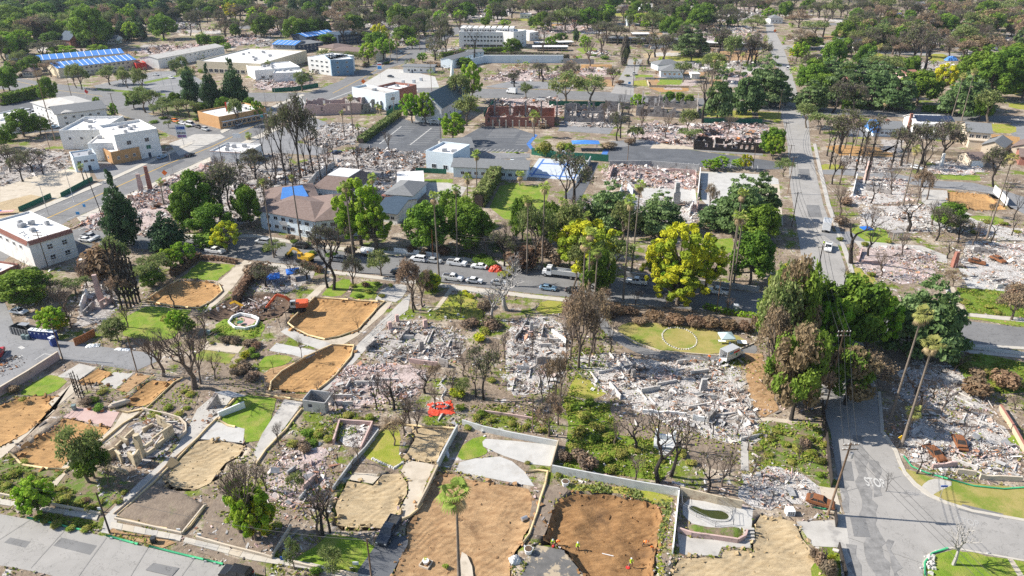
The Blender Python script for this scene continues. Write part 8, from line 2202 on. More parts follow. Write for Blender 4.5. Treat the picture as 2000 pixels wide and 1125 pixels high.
for i in range(16):
	a=i*6.28/16;b=MB();b.box((0,0,0),(.5,.32,.24),rz=a,top=.7);s=b.build('sandbag',GREYW if i%3 else BINP);s.location=G(861,797)+Vector((math.cos(a)*1.6,math.sin(a)*.75,.45));tag(s,'sandbag in the ring on the red tarpaulin','sandbag','sandbags on the red tarpaulin')
t=tarp_pile('tarp_heap','red tarpaulin over a trailer load at the upper kerb',(968,529),3.8,2.2,1.7,REDT,-.1,5)
tarp_pile('tarp_heap','white plastic wrapped heap by the straw roll end',(1006,1096),1.7,1.6,1.0,mat('clear plastic sheet',(.42,.43,.45),(.6,.6,.6),3,.4),.3,7);tarp_pile('tarp_heap','white sacks dumped beside the alley',(182,676),3.0,1.4,.5,TRIMW,.2,8);tarp_pile('tarp_heap','small white sacks at the alley kerb',(240,683),3.6,1.0,.3,TRIMW,-.1,9)
tarp_pile('tarp_heap','blue tarp heap on the far grass beside the lane',(1857,118),9,5,3,TARP,0,10);tarp_pile('tarp_heap','blue tarp over a wreck at the far red trees',(1758,28),5,3,1.6,TARP,0,11)
t=thing('shade_sail','blue shade canopy over the school play yard','canopy',G(1143,292));b=MB()
for x in(-5,5):
	for y in(-2,2):b.box((x,y,1.6),(.15,.15,3.2))
b.build('post',STEEL,t);b=MB();b.add([(-6,-3,3.2),(6,-3,3.2),(6,3,3.2),(-6,3,3.2),(0,0,4.3)],[(0,1,4),(1,2,4),(2,3,4),(3,0,4)]);b.build('canopy_top',TARP,t)
sheet('pool_water','1343,991 1351,987 1362,989 1375,995 1391,996 1411,997 1424,1004 1427,1012 1420,1018 1402,1018 1380,1013 1360,1005 1347,998','water',rnd=2)
P=smooth_poly([G(*p)for p in pts('1343,991 1351,987 1362,989 1375,995 1391,996 1411,997 1424,1004 1427,1012 1420,1018 1402,1018 1380,1013 1360,1005 1347,998')],2)
t=thing('pool_rim','pale coping round the kidney-shaped green pool','pool rim',P[0]);b=MB()
for a,c in zip(P,P[1:]+P[:1]):b.bar(a-P[0]+Vector((0,0,.1)),c-P[0]+Vector((0,0,.1)),.4,.14)
b.build('coping',MT['white_con'],t)
def mesh_fence(label,s,h=1.3,post=2.4,rails=(0.06,.65,1.0),name='wire_fence'):
	P=[G(*p)for p in pts(s)];t=thing(name,label,'fence',P[0])
	for a,c in zip(P,P[1:]):
		d=c-a;n=max(1,int(d.length/post));
		for i in range(n+1):q=a.lerp(c,i/n)-P[0];b=MB();b.tube([q,q+Vector((0,0,h))],.035,5);b.build('post',STEEL,t)
		b=MB()
		for z in rails:b.bar(a-P[0]+Vector((0,0,h*z)),c-P[0]+Vector((0,0,h*z)),.03,.03)
		m=int(d.length/.28)
		for i in range(m):q=a.lerp(c,i/m)-P[0];b.bar(q+Vector((0,0,.05)),q+Vector((0,0,h)),.012,.012)
		b.build('wire_panel',STEEL,t)
mesh_fence('grey wire fence round the green pool','1330,968 1332,993 1360,1010 1397,1029 1432,1025 1430,1002 1402,985');mesh_fence('rusty wire fence along the alley','125,704 190,716 265,727 345,742',1.1,4);mesh_fence('wire fence beside the long driveway','700,668 735,640 765,615',1.2,3);mesh_fence('thin wire fence by the left drive','95,845 125,822 150,800',1.2,2.5)
mesh_fence('wire fence along the school drive','1188,322 1300,328 1480,336',1.6,5);mesh_fence('wire fence below the church car park','880,305 960,310 1035,308',1.6,4);mesh_fence('wire fence beside the driveway to the ash','1865,525 1880,505 1888,480',1.4,3)
for k in range(4):
	t=thing('step',['highest','second highest','third','lowest'][k]+' concrete step of the flight right of the fenced pool','step',G(1462+k*.5,1040+k*5),0,'steps by the fenced pool');b=MB();b.box((0,0,.4-k*.09),(1.6,.36,.8-k*.18));b.build('tread',MT['concrete'],t)
STRAW=mat('straw roll',(.52,.38,.20),(.66,.51,.30),2.5,.95,.02,10);GWAT=mat('green net roll',(.03,.27,.12),(.06,.36,.18),2,.8)
def wattle(label,s,m=STRAW,r=.22,name='straw_wattle'):
	P0=[G(*p)for p in pts(s)];P=[P0[0]]
	for a,c in zip(P0,P0[1:]):
		n=max(1,int((c-a).length/2.5))
		for i in range(1,n+1):q=a.lerp(c,i/n);P.append(q+Vector((random.uniform(-.12,.12),random.uniform(-.12,.12),0))if i<n else q)
	o=P[0];root=thing(name,label,'wattle',o)
	for i in range(0,len(P)-1,3):
		seg=[p-o+Vector((0,0,r*.8+.05))for p in P[i:i+4]];b=MB();b.tube(seg,[r*random.uniform(.85,1.1)for _ in seg],7);b.build('roll',m,root,True)
	return root
WAT=['straw roll along the left and top of the big orange lot|615,582 590,604 563,632 575,642 603,656 635,664','straw roll along the right of the big orange lot|635,664 663,658 700,645 735,605 752,590 738,588','straw roll along the top of the big orange lot|615,582 660,585 700,588 738,590','straw roll round the lower orange lot, left side|527,765 530,747 550,727 600,697 648,675 692,676',
'straw roll round the lower orange lot, right side|692,676 686,698 655,735 620,764','straw roll below the lower orange lot|500,768 545,776 592,784','straw roll round the dirt lot by the square lawn|283,588 325,560 352,547','straw roll on the right of the dirt lot by the square lawn|428,555 435,570 411,591 388,603 330,598 283,588',
'straw roll beside the front yard and brown lot|20,885 40,905 48,910 95,917 128,918 146,912','straw roll round the raised soil bed|228,1012 298,1030 357,1042 372,1030 402,989','straw roll along the drive past the yellow house|125,925 190,872 240,830 283,802 341,748 360,738','straw roll on the lot edge right of the yellow house|230,1008 300,945 345,900 388,856 425,818',
'straw roll round the large lawn|468,770 440,800 428,822 445,832 460,835','straw roll along the concrete drive below the lawn|590,800 560,840 520,880 500,910','straw roll from the white slab to the plastic heap|1026,924 1050,920 1070,922 1066,945 1056,975 1050,1000 1043,1020 1034,1045 1022,1062','straw roll at the top of the yellow lawn|735,850 762,827 800,832 889,838',
'straw roll behind the dark blue pickup|780,1020 800,1010 815,998 825,985','straw roll below the yellow stucco house path|225,802 250,807 280,800']
for w_ in WAT:a,s=w_.split('|');wattle(a,s)
for w_ in['green net roll at the near kerb, left piece|54,1012 110,1024 165,1037','green net roll at the near kerb, middle piece|208,1047 240,1056 270,1064','green net roll at the near kerb, right piece|292,1068 360,1085 436,1103','green net roll round the corner ash lawn|1765,892 1780,912 1810,925 1850,936 1900,950 1960,956 2000,953','green net roll at the lawn island kerb|1806,1125 1806,1100 1820,1082 1850,1072','green net roll below the rusty car|1590,992 1610,996 1625,985']:
	a,s=w_.split('|');wattle(a,s,GWAT,.16,'green_wattle')
for k,p in enumerate([(80,1019),(105,1026),(218,1052),(237,1056),(304,1071),(320,1074),(378,1091),(402,1097),(420,1101),(1800,1110),(1808,1088),(1830,1077),(1930,1082)]):
	b=MB();b.box((0,0,.12),(.55,.32,.22),top=.7);o=b.build('sandbag',GREYW);o.location=G(*p);tag(o,'grey sandbag holding down the green net roll','sandbag','sandbags along the green net rolls')
POLEW=mat('weathered pole',(.13,.085,.055),(.21,.145,.10),2,.95);POLED=mat('dark pole',(.05,.04,.035),(.09,.07,.06),2,.95);WIRE=mat('wire',(.05,.05,.05),rough=.6);INS=mat('white insulator',(.7,.7,.68),rough=.4)
POLE_TOP={}
def pole(key,p,top,label,arms=1,m=None,r=.17,lean=(0,0),rz=0,trans=False):
	g=G(*p);H=HT(p[0],p[1],top)if top<2000 else top-2000;t=thing('utility_pole',label,'utility pole',g,rz);tp=Vector((lean[0],lean[1],H))
	b=MB();b.tube([(0,0,0),tp],[r,r*.7],8);b.build('shaft',m or POLEW,t,True);POLE_TOP[key]=[g+Matrix.Rotation(rz,3,'Z')@(tp+Vector((x,0,-.15 if arms else-.4)))for x in(-1.1,0,1.1)]
	for k in range(arms):
		b=MB();z=H-.25-k*.9;b.box((lean[0],lean[1]-.15,z),(2.6,.12,.14));a=b.build('crossarm',m or POLEW,t)
		for x in(-1.15,-.5,.5,1.15):i=MB();i.cyl((lean[0]+x,lean[1]-.15,z+.07),.06,.2,6);i.build('insulator',INS,a)
	if trans:b=MB();b.cyl((lean[0]+.35,lean[1]-.35,H-2.6),.28,.9,10);b.build('transformer',METAL,t)
	return t
pole('big',(1617,1005),868,'tall leaning power pole with double crossarms at the near crossing',2,None,.2,(.9,.3),.05,True)
pole('trees',(1612,800),645,'power pole standing among the trees over the shaded street',2,None,.18,(0,0),.05)
pole('hill',(1582,600),480,'power pole above the brown hedge on the cross street',1,POLED,.17,(0,0),.05);pole('mid',(1546,443),375,'dark power pole with wide crossarm left of the box lorry',1,POLED,.17,(0,0),.1);pole('up1',(1538,378),306,'power pole at the left kerb beside the small round tree',1,None,.17,(0,0),.1);pole('up2',(1540,318),283,'power pole near the school drive end',1,None,.16,(0,0),.1)
pole('up3',(1531,272),240,'power pole below the avenue crossing',1,None,.16,(0,0),.1);pole('up4',(1519,232),175,'power pole at the corner of the avenue and the cross street',1,None,.16,(0,0),.1);pole('up5',(1508,155),108,'power pole beside the upper cross street',1,None,.16,(0,0),.1);pole('up6',(1503,118),80,'power pole near the top of the cross street',1,None,.16,(0,0),.1)
pole('nearleft',(215,1042),962,'dark brown power pole on the near left verge',0,POLED,.15);pole('nearmid',(726,1131),1052,'brown pole at the foot of the shaded driveway',0,None,.16);pole('alley1',(123,702),632,'pole at the end of the brick wall',0,None,.14);pole('alley2',(268,727),656,'leaning pole at the alley fence',0,None,.14);pole('terrace',(1040,845),772,'pole at the end of the garden terraces',0,None,.13)
pole('white',(93,520),452,'pole with crossarms before the white block',2,None,.16);pole('ave',(229,238),182,'double pole behind the motel corner',1,None,.18);pole('tall',(108,275),125,'very tall pole in front of the parked cars',1,None,.22);pole('blvd',(144,204),148,'pole at the avenue verge before the motel',1,None,.16);pole('left2',(98,292),250,'pole with square frame beside the stepped white building',1,None,.15);pole('store',(522,272),205,'pole with street sign beside the debris yard',0,None,.16);pole('lilac',(435,325),284,'dark pole in front of the lilac store',0,POLED,.17)
pole('hedge',(770,222),184,'pole by the pale blue shop',1,None,.15);pole('avenue2',(843,178),118,'pole beside the church spire',1,None,.16);pole('kerbpole',(846,505),448,'brown pole at the white wall',0,WOODF,.15);pole('shade',(1060,531),462,'pole at the shaded thicket kerb',0,POLED,.15);pole('school',(1225,322),272,'brown pole on the school drive',0,None,.16);pole('dr2',(1470,330),283,'pole at the right end of the school drive',0,None,.15);pole('k2',(1399,610),545,'thin brown pole at the lower kerb near the toilet',0,None,.15)
pole('car2',(861,284),237,'pole at the church car park corner',0,None,.15);pole('longdiag',(205,437),332,'slanting dark pole by the boulevard debris',0,POLED,.15,(-1.8,0));pole('road',(145,395),322,'grey lamp pole by the green fence',0,STEEL,.1);pole('r1',(1877,282),242,'dark pole in front of the white and tan house',1,POLED,.15)
pole('f1',(1395,112),55,'far pole by the burnt round tree',1,None,.18);pole('f2',(1432,108),68,'far pole between the pale roofs',1,None,.18);pole('f3',(820,100),60,'far pole at the upper road bend',1,None,.18);pole('f4',(1218,70),40,'far pole beside the long pale lot',1,None,.18)
def wires(label,A,B,n=3,sag=1.2,r=.04):
	t=thing('power_line',label,'power line',A[0])
	for a,c in list(zip(A,B))[:n]:
		P=[a.lerp(c,i/12)-Vector((0,0,sag*4*(i/12)*(1-i/12)))-A[0]for i in range(13)];b=MB();b.tube(P,r,3,0,False);b.build('wire',WIRE,t)
wires('three wires from the leaning pole up to the pole in the trees',POLE_TOP['big'],POLE_TOP['trees'],3,1.2,.046);wires('wires from the pole in the trees up the hill',POLE_TOP['trees'],POLE_TOP['hill'],3,1.2,.046);wires('wires from the hedge pole up the cross street',POLE_TOP['hill'],POLE_TOP['mid'],3,1.2,.046)
for a,c,l in(('mid','up1','wires past the box lorry'),('up1','up2','wires beside the small round tree'),('up2','up3','wires below the avenue'),('up3','up4','wires crossing the avenue')):wires(l,POLE_TOP[a],POLE_TOP[c],3,.8,.046)
far_near=[v+Vector((18,-60,-2))for v in POLE_TOP['big']];wires('three wires leaving the picture below the leaning pole',POLE_TOP['big'],far_near,3,1.2,.03)
wires('wires from the left verge pole to the shaded drive pole',POLE_TOP['nearleft'][1:2]*2,[v+Vector((0,0,.1))for v in POLE_TOP['nearmid'][1:2]*2],1,1.5,.026);wires('wire from the left verge pole to the small street tree',POLE_TOP['nearleft'][1:2],[G(0,935,8)],1,1,.026)
wires('long wires over the street before the apartments',[G(445,452,9),G(445,462,8.2)],[POLE_TOP['kerbpole'][1],POLE_TOP['kerbpole'][1]-Vector((0,0,1))],2,1.5,.03);wires('long wires over the shaded thicket',[POLE_TOP['kerbpole'][1],POLE_TOP['kerbpole'][1]-Vector((0,0,1))],[POLE_TOP['shade'][1],POLE_TOP['shade'][1]-Vector((0,0,1))],2,1.2,.03);wires('long wires along the kerb by the palms',[POLE_TOP['shade'][1]],[POLE_TOP['k2'][1]],1,1.5,.03)
wires('wire on the ground across the ash to the bare tree',[G(1113,715,.4)],[G(1232,796,.4)],1,0,.09);wires('wire fallen along the right of the mansion ash',[G(1438,766,.3)],[G(1485,820,.3)],1,0,.06)
def lamp(p,top,label,d=2.0):
	g=G(*p);H=HT(p[0],p[1],top);t=thing('street_lamp',label,'street lamp',g);b=MB();b.tube([(0,0,0),(0,0,H*.92),(d*.3,0,H),(d,0,H)],[.1,.08,.06,.05],6);b.build('post',STEEL,t);b=MB();b.box((d,0,H-.05),(.7,.28,.14));b.build('lamp_head',METAL,t)
for p,top,lb,d in[((360,287),250,'street lamp at the corner by the tall sign board',-2),((338,338),296,'street lamp beside the lilac store corner',-2),((520,210),165,'street lamp at the avenue crossing',2),((625,176),160,'street lamp at the green screen',-2),((95,420),356,'street lamp behind the green fence panel',-2),((540,205),172,'traffic lamp at the near side of the crossing',2),((1230,205),165,'street lamp at the north street corner',-2),((88,305),283,'street lamp by the left cleared yard',2),((320,168),133,'lamp post in the motel car park',-1.5),((338,178),152,'second lamp post in the motel car park',1.5)]:lamp(p,top,lb,d)
def sign(name,label,p,H,w,h,m,bars=(),pole_m=STEEL,rz=0,dia=False):
	t=thing(name,label,'sign',G(*p),rz);b=MB();b.tube([(0,.1,0),(0,.1,H)],.08 if H>4 else .04,6);b.build('post',pole_m,t);b=MB()
	b.box((0,0,H-h/2),(w,.1,h),rot=Matrix.Rotation(math.pi/4,3,'Y')if dia else None);k=b.build('panel',m,t)
	for(z,hh,mm)in bars:b=MB();b.box((0,-.065,H-z),(w*.86,.04,hh));b.build('lettering_band',mm,k)
DBL=mat('sign blue',(.03,.10,.35),rough=.5);PURP=mat('sign purple',(.30,.16,.34),rough=.5);ORS=mat('orange sign',(.75,.16,.02),rough=.5);YSG=mat('yellow sign',(.80,.50,.02),rough=.5);LBL=mat('light blue sign',(.05,.30,.65),rough=.5)
sign('sign_board','tall shop sign board with blue and purple bands at the side street',(359,283),9,4.4,6,TRIMW,[(1.4,1.2,DBL),(3.6,.5,BINP),(5.0,1.1,PURP)]);sign('sign_board','tall white and blue fuel station sign',(743,153),10,3,4.6,TRIMW,[(1.2,.8,REDP),(3.2,1.8,LBL)]);sign('road_sign','orange diamond sign at the crossing corner',(710,165),3.0,2.2,2.2,ORS,dia=True);sign('road_sign','orange diamond sign beside the brick chimneys',(324,350),3.4,1.6,1.6,ORS,dia=True)
sign('road_sign','yellow diamond sign by the short palm at the corner',(1756,870),2.2,.8,.8,YSG,[],dia=True);sign('street_sign','blue street name sign on the corner lawn',(1835,977),3.2,1.1,.32,DBL);sign('road_sign','orange sign on the upper road',(835,96),4,2.6,3,YSG);sign('road_sign','light blue bus sign at the boulevard debris',(168,415),3,.9,1.0,LBL);sign('road_sign','second light blue sign nearer the white block',(155,428),2.6,1.2,1.0,LBL);sign('sign_board','white banner sign across the boulevard from the corner store',(465,283),5.2,3.6,2,TRIMW)
sign('road_sign','orange work sign at the top of the cross street',(1513,64),3,2.2,2.2,ORS,dia=True);sign('road_sign','blue square sign at the foot of the north street',(1229,168),2.6,1.6,1.4,LBL);sign('street_sign','teal street name panel on the lamp at the debris yard',(514,245),5,1.4,.9,mat('teal sign',(.02,.30,.32)));sign('yard_sign','white yard sign at the flower garden corner',(197,1000),1.0,.7,.5,TRIMW);sign('yard_sign','blue yard sign by the lower pavement',(556,1108),2.2,.8,.7,DBL);sign('yard_sign','white yard sign at the raised bed corner',(350,1040),.8,.6,.5,TRIMW);sign('yard_sign','white yard sign beside the front wall',(391,1050),.9,.6,.5,TRIMW);sign('yard_sign','white board on the shaded lawn near the pole',(695,1105),.8,.9,.6,TRIMW);sign('yard_sign','small white board at the shaded lawn kerb',(688,1113),.5,.7,.5,TRIMW)
t=thing('flag_pole','white flag pole with hanging flag at the avenue verge','flag pole',G(175,216));H=HT(175,216,163);b=MB();b.tube([(0,0,0),(0,0,H)],.09,6);b.build('post',TRIMW,t);b=MB();b.bar((.1,0,H*.75),(1.5,0,H*.66),.05,1.6);b.build('flag',REDP,t)
t=thing('flag','national flag draped over the low wreck at the left edge','flag',G(10,418)+Vector((0,0,.8)),.2);b=MB()
for k in range(7):b.box((0,-.9+k*.3,.3-abs(k-3)*.05),(6,.3,.05),m=k%2)
b.box((-2,.52,.36),(2.0,1.15,.06),m=2);b.build('cloth',[REDP,TRIMW,DBL],t)
for k,(x,y,s)in enumerate([(805,618,.5),(820,620,.6),(840,616,.5),(870,622,.9),(895,616,.8),(905,620,.6),(925,630,.6),(940,634,.5),(880,628,.5),(790,614,.5),(806,700,.6),(1000,660,.5)]):
	b=MB();b.box((0,0,s*.3),(s,s*.8,s*.7),rz=k,top=.6);o=b.build('boulder',STONE);o.location=G(x,y);tag(o,'pale garden boulder beside the yellowing lawn and driveway','boulder','garden boulders')
for k in range(44):
	a=k*6.283/44;g=G(1327,661)+Vector((math.cos(a)*3.9,math.sin(a)*5.0,0));b=MB();s=random.uniform(.3,.5);b.box((0,0,.12),(s,s*.8,.26),rz=a*3,top=.6);o=b.build('ring_stone',STONE);o.location=g;tag(o,'white stone of the ring on the dry lawn','stone','stone ring on the dry lawn')
for s_,lb,n in(('871,735 860,750 872,762 862,778 868,792 874,780','white stone edging the winding garden path',26),('786,905 770,915 745,905 725,895','white stone edging the foot of the yellow lawn',22),('885,567 920,572 960,578','white stone along the top of the sloping lawn',18)):
	P=[G(*p)for p in pts(s_)];T=[(a.lerp(c,j/6))for a,c in zip(P,P[1:])for j in range(6)]
	for k,g in enumerate(T[:n]):b=MB();s=random.uniform(.35,.65);b.box((0,0,.14),(s,s*.75,.32),rz=k*1.7,top=.6);o=b.build('edging_stone',STONE);o.location=g;tag(o,lb,'stone',lb.replace('stone','stones',1))
for k in range(26):
	x=random.uniform(1812,1826);y=random.uniform(1085,1124);b=MB();s=random.uniform(.35,.7);b.box((0,0,.2),(s,s*.8,.4),rz=k,top=.6);o=b.build('bed_stone',STONE);o.location=G(x,y);tag(o,'white stone in the bed at the lawn island kerb','stone','stones at the lawn island')
def pot(p,label,r=.45,m=None):
	t=thing('planter_pot',label,'planter',G(*p));b=MB();b.cyl((0,0,0),r*.7,r*1.3,10,0,r);b.build('pot',m or WOODF,t);b=MB();b.cyl((0,0,r*1.25),r*.85,.08,10);b.build('earth',MT['dark_soil'],t)
for p,lb in[((175,800),'terracotta pot left on the pink patio edge'),((186,800),'terracotta pot second on the pink patio edge'),((200,804),'terracotta pot right on the pink patio edge'),((212,754),'terracotta pot by the brown square bed'),((1032,1080),'large white tub beside the dark slab'),((1104,948),'white tub with soil at the block wall')]:pot(p,lb,.7 if 'tub' in lb else .4,TRIMW if 'tub' in lb else None)
t=thing('bath_trough','old grey boat-shaped trough at the dirt lot corner','trough',G(234,792),.6);b=MB();b.tube([(-2,0,.4),(-1.2,0,.45),(1.2,0,.45),(2,0,.4)],[.25,.6,.6,.25],10);b.build('hull',TANW,t);b=MB();b.box((0,0,.95),(2.8,.7,.06));b.build('hollow',SOOT,t)
t=thing('stone_fountain','white stone garden shrine with steps behind the wide bare tree','garden structure',G(1298,872),-.2);b=MB();b.box((0,0,.4),(4,2.4,.8));b.build('base',BLOCKW,t);b=MB();b.box((-1.6,1.2,1.6),(.5,.5,2.4));b.box((1.6,1.2,1.6),(.5,.5,2.4));b.box((0,1.3,1.2),(2.6,.4,1.0));b.build('back_wall',TRIMW,t)
for k in range(3):b=MB();b.box((0,-1.8-k*.4,.3-k*.1),(2.0,.4,.6-k*.2));b.build('tread',MT['white_con'],t)
t=thing('concrete_box','white concrete block with square holes by the rusty car','block',G(1542,1003));b=MB();b.box((0,0,.5),(1.3,1.2,1.0));b.build('block',TRIMW,t)
for k in range(3):b=MB();b.box((-.35+k*.35,-.61,.5),(.2,.04,.7));b.build('slot',SOOT,t)
t=thing('steel_frame','grey steel box frame standing on the small lawn','frame',G(1748,466),.2);b=MB()
for x in(-1.6,1.6):
	for y in(-1,1):b.box((x,y,1.1),(.2,.2,2.2))
b.box((0,-1,2.2),(3.4,.2,.2));b.box((0,1,2.2),(3.4,.2,.2));b.build('post',STEEL,t);b=MB();b.box((0,0,2.35),(3.6,2.3,.12));b.build('roof',SOOT,t)
for k in range(5):b=MB();b.box((-1.3+k*.65,-1.02,1.1),(.12,.08,2.0));b.build('bar',STEEL,t)
for k,(x,y,lb)in enumerate([(787,163,'burnt fuel pump at the left of the forecourt'),(808,162,'burnt fuel pump in the middle of the forecourt'),(822,158,'burnt fuel pump at the right of the forecourt')]):t=thing('fuel_pump',lb,'fuel pump',G(x,y));b=MB();b.box((0,0,1.1),(1.6,.9,2.2));b.build('cabinet',TRIMW,t);b=MB();b.box((.9,0,.9),(.6,.6,1.8));b.build('canister',SOOT,t)
t=thing('play_frame','basketball hoop at the back of the sport court','hoop',G(1101,312));b=MB();b.tube([(0,0,0),(0,0,3.2)],.08,6);b.build('post',STEEL,t);b=MB();b.box((0,-.3,3.4),(1.8,.08,1.2));b.build('backboard',TRIMW,t);b=MB();b.tube([(-.25,-.6,3.05),(.25,-.6,3.05)],.03,5);b.build('ring',ORS,t)
SKIN=mat('skin',(.42,.25,.17),rough=.6);TROU=mat('dark trousers',(.025,.03,.045),rough=.9);HIY=mat('yellow green vest',(.55,.75,.03),rough=.7);HIO=mat('orange vest',(.85,.20,.02),rough=.7);WSUIT=mat('white suit',(.75,.76,.78),rough=.8);BSHIRT=mat('blue shirt',(.15,.25,.5),rough=.8);BOOT=mat('boots',(.03,.025,.02),rough=.9);REDB=mat('red shirt',(.5,.04,.03),rough=.8)
def person(p,rz,label,vest,legs=TROU,helmet=TRIMW,bend=0.0,z=0.0,arms=(.35,.2)):
	t=thing('person',label,'person',GP(*p)+Vector((0,0,z)),rz)
	def up(x,y,zz):
		dz=zz-.95;return Vector((x,y+math.sin(bend)*-dz,.95+dz*math.cos(bend)))
	J={'pel':Vector((0,0,.95)),'chest':up(0,0,1.25),'sh':up(0,0,1.42),'neck':up(0,0,1.52),'head':up(0,-.02,1.64),'top':up(0,-.02,1.76)}
	V=[J[k]for k in('pel','chest','sh','neck','head','top')];Rr=[.145,.16,.13,.055,.105,.06];E=[(0,1),(1,2),(2,3),(3,4),(4,5)]
	for s in(-1,1):
		k=len(V);fw=arms[0]if s<0 else arms[1];V+=[up(s*.21,0,1.40),up(s*.27,-.05-fw*.3,1.13)+Vector((0,0,0)),up(s*.24,-.15-fw,.98+fw*.3),up(s*.23,-.22-fw,.93+fw*.35)];Rr+=[.07,.05,.04,.045];E+=[(2,k),(k,k+1),(k+1,k+2),(k+2,k+3)]
		k=len(V);V+=[Vector((s*.11,0,.88)),Vector((s*.13,-.05-.06*s,.5)),Vector((s*.15,.02-.1*s,.09)),Vector((s*.16,-.14-.1*s,.05))];Rr+=[.09,.065,.048,.045];E+=[(0,k),(k,k+1),(k+1,k+2),(k+2,k+3)]
	me=bpy.data.meshes.new('body');me.from_pydata([tuple(v)for v in V],E,[]);o=link(bpy.data.objects.new('body',me));md=o.modifiers.new('skin','SKIN');sb=o.modifiers.new('sub','SUBSURF');sb.levels=sb.render_levels=1
	for i,r in enumerate(Rr):me.skin_vertices[0].data[i].radius=(r,r);me.skin_vertices[0].data[i].use_root=i==0
	bpy.context.view_layer.update();m2=bpy.data.meshes.new_from_object(o.evaluated_get(bpy.context.evaluated_depsgraph_get()));bpy.data.objects.remove(o)
	m2.materials.clear()
	for m in(legs,vest,SKIN,BOOT):m2.materials.append(m)
	hd=J['neck']
	for f in m2.polygons:
		c=f.center
		if c.z<.12:f.material_index=3
		elif(c-J['head']).length<.2:f.material_index=2
		elif c.z<.93 and abs(c.x)<.23 and c.y>-.25:f.material_index=0
		elif any((c-V[k]).length<.1 for k in(8,9,16,17)):f.material_index=2
		else:f.material_index=1
		f.use_smooth=True
	b_=obj('body',m2,t)
	if helmet:b=MB();b.tube([J['head']+Vector((0,0,.03)),J['top']+Vector((0,0,.0)),J['top']+Vector((0,0,.07))],[.155,.14,.05],10);b.build('hard_hat',helmet,t,True)
	if vest in(HIY,HIO):b=MB();c0=J['chest'];b.tube([c0-(J['sh']-c0)*.25,c0-(J['sh']-c0)*.05],.19,10,0,False);b.build('reflective_band',TRIMW,t)
	return t
person((1087,1064),.6,'bending worker in an orange vest at the left edge of the pit',HIO,bend=1.0,helmet=ORS);person((1081,1066),-.4,'worker in a yellow vest holding a red bucket by the pit',HIY,bend=.5)
person((1128,1075),0,'standing worker in a bright yellow vest and white helmet on the pit floor edge',HIY,helmet=TRIMW);person((1256,1066),1.2,'crouched worker in an orange shirt in the right of the pit',HIO,bend=1.2,helmet=ORS);person((1275,1077),-.8,'bending worker in an orange vest beside the grass band',HIO,bend=.9,helmet=ORS);person((1232,1106),.3,'worker in a yellow vest with a red disc tool, nearest the picture bottom',HIY,helmet=TRIMW)
person((1608,480),.2,'person in a yellow vest beside the white pickup on the cross street',HIY);person((427,610),.5,'person in a white suit beside the dark excavation',WSUIT,WSUIT,None)
person((1424,679),2.0,'person in a blue shirt under the pale canopy',BSHIRT,helmet=None);person((1404,712),.4,'person in an orange vest behind the moving van',HIO,helmet=ORS,bend=.4);person((1385,704),-.6,'person in an orange top at the ash edge left of the moving van',HIO,helmet=None,bend=.3);person((637,530),.1,'person standing at the rusty hedge by the street',BSHIRT,helmet=None)
t=thing('bucket','red bucket in front of the yellow-vested worker','bucket',GP(1080,1069));b=MB();b.cyl((0,0,0),.17,.36,10,0,.21);b.build('pail',REDP,t);b=MB();b.tube([(-.2,0,.36),(0,0,.55),(.2,0,.36)],.012,4);b.build('handle',STEEL,t)
t=thing('disc_tool','red disc tool on the ground at the worker\'s feet','tool',GP(1226,1109),.3);b=MB();b.cyl((0,0,.04),.32,.06,12);b.build('disc',REDP,t);b=MB();b.tube([(0,0,.1),(.5,.3,1.0)],.02,5);b.build('shaft',STEEL,t)
t=thing('well_planter','square wooden planter with a white urn on the near dirt','planter',GP(832,1103),-.4);b=MB()
for s in(-1,1):b.box((0,s*.75,.2),(1.6,.12,.4));b.box((s*.75,0,.2),(.12,1.38,.4))
b.build('board',TANW,t);b=MB();b.cyl((0,0,.2),.25,.7,10,0,.5);b.build('urn',TRIMW,t)
t=thing('trailer_tank','grey metal drum lying on the near brown lot','drum',GP(1024,1016),.5);b=MB();b.tube([(-.5,0,.4),(.5,0,.4)],.38,10);b.build('drum',STEEL,t)
t=thing('wooden_beam','red and white pole lying on the pit lot','pole',GP(1187,1084),-.3);b=MB();b.bar((-.9,0,.06),(.9,0,.06),.1,.08);b.build('pole',TRIMW,t)
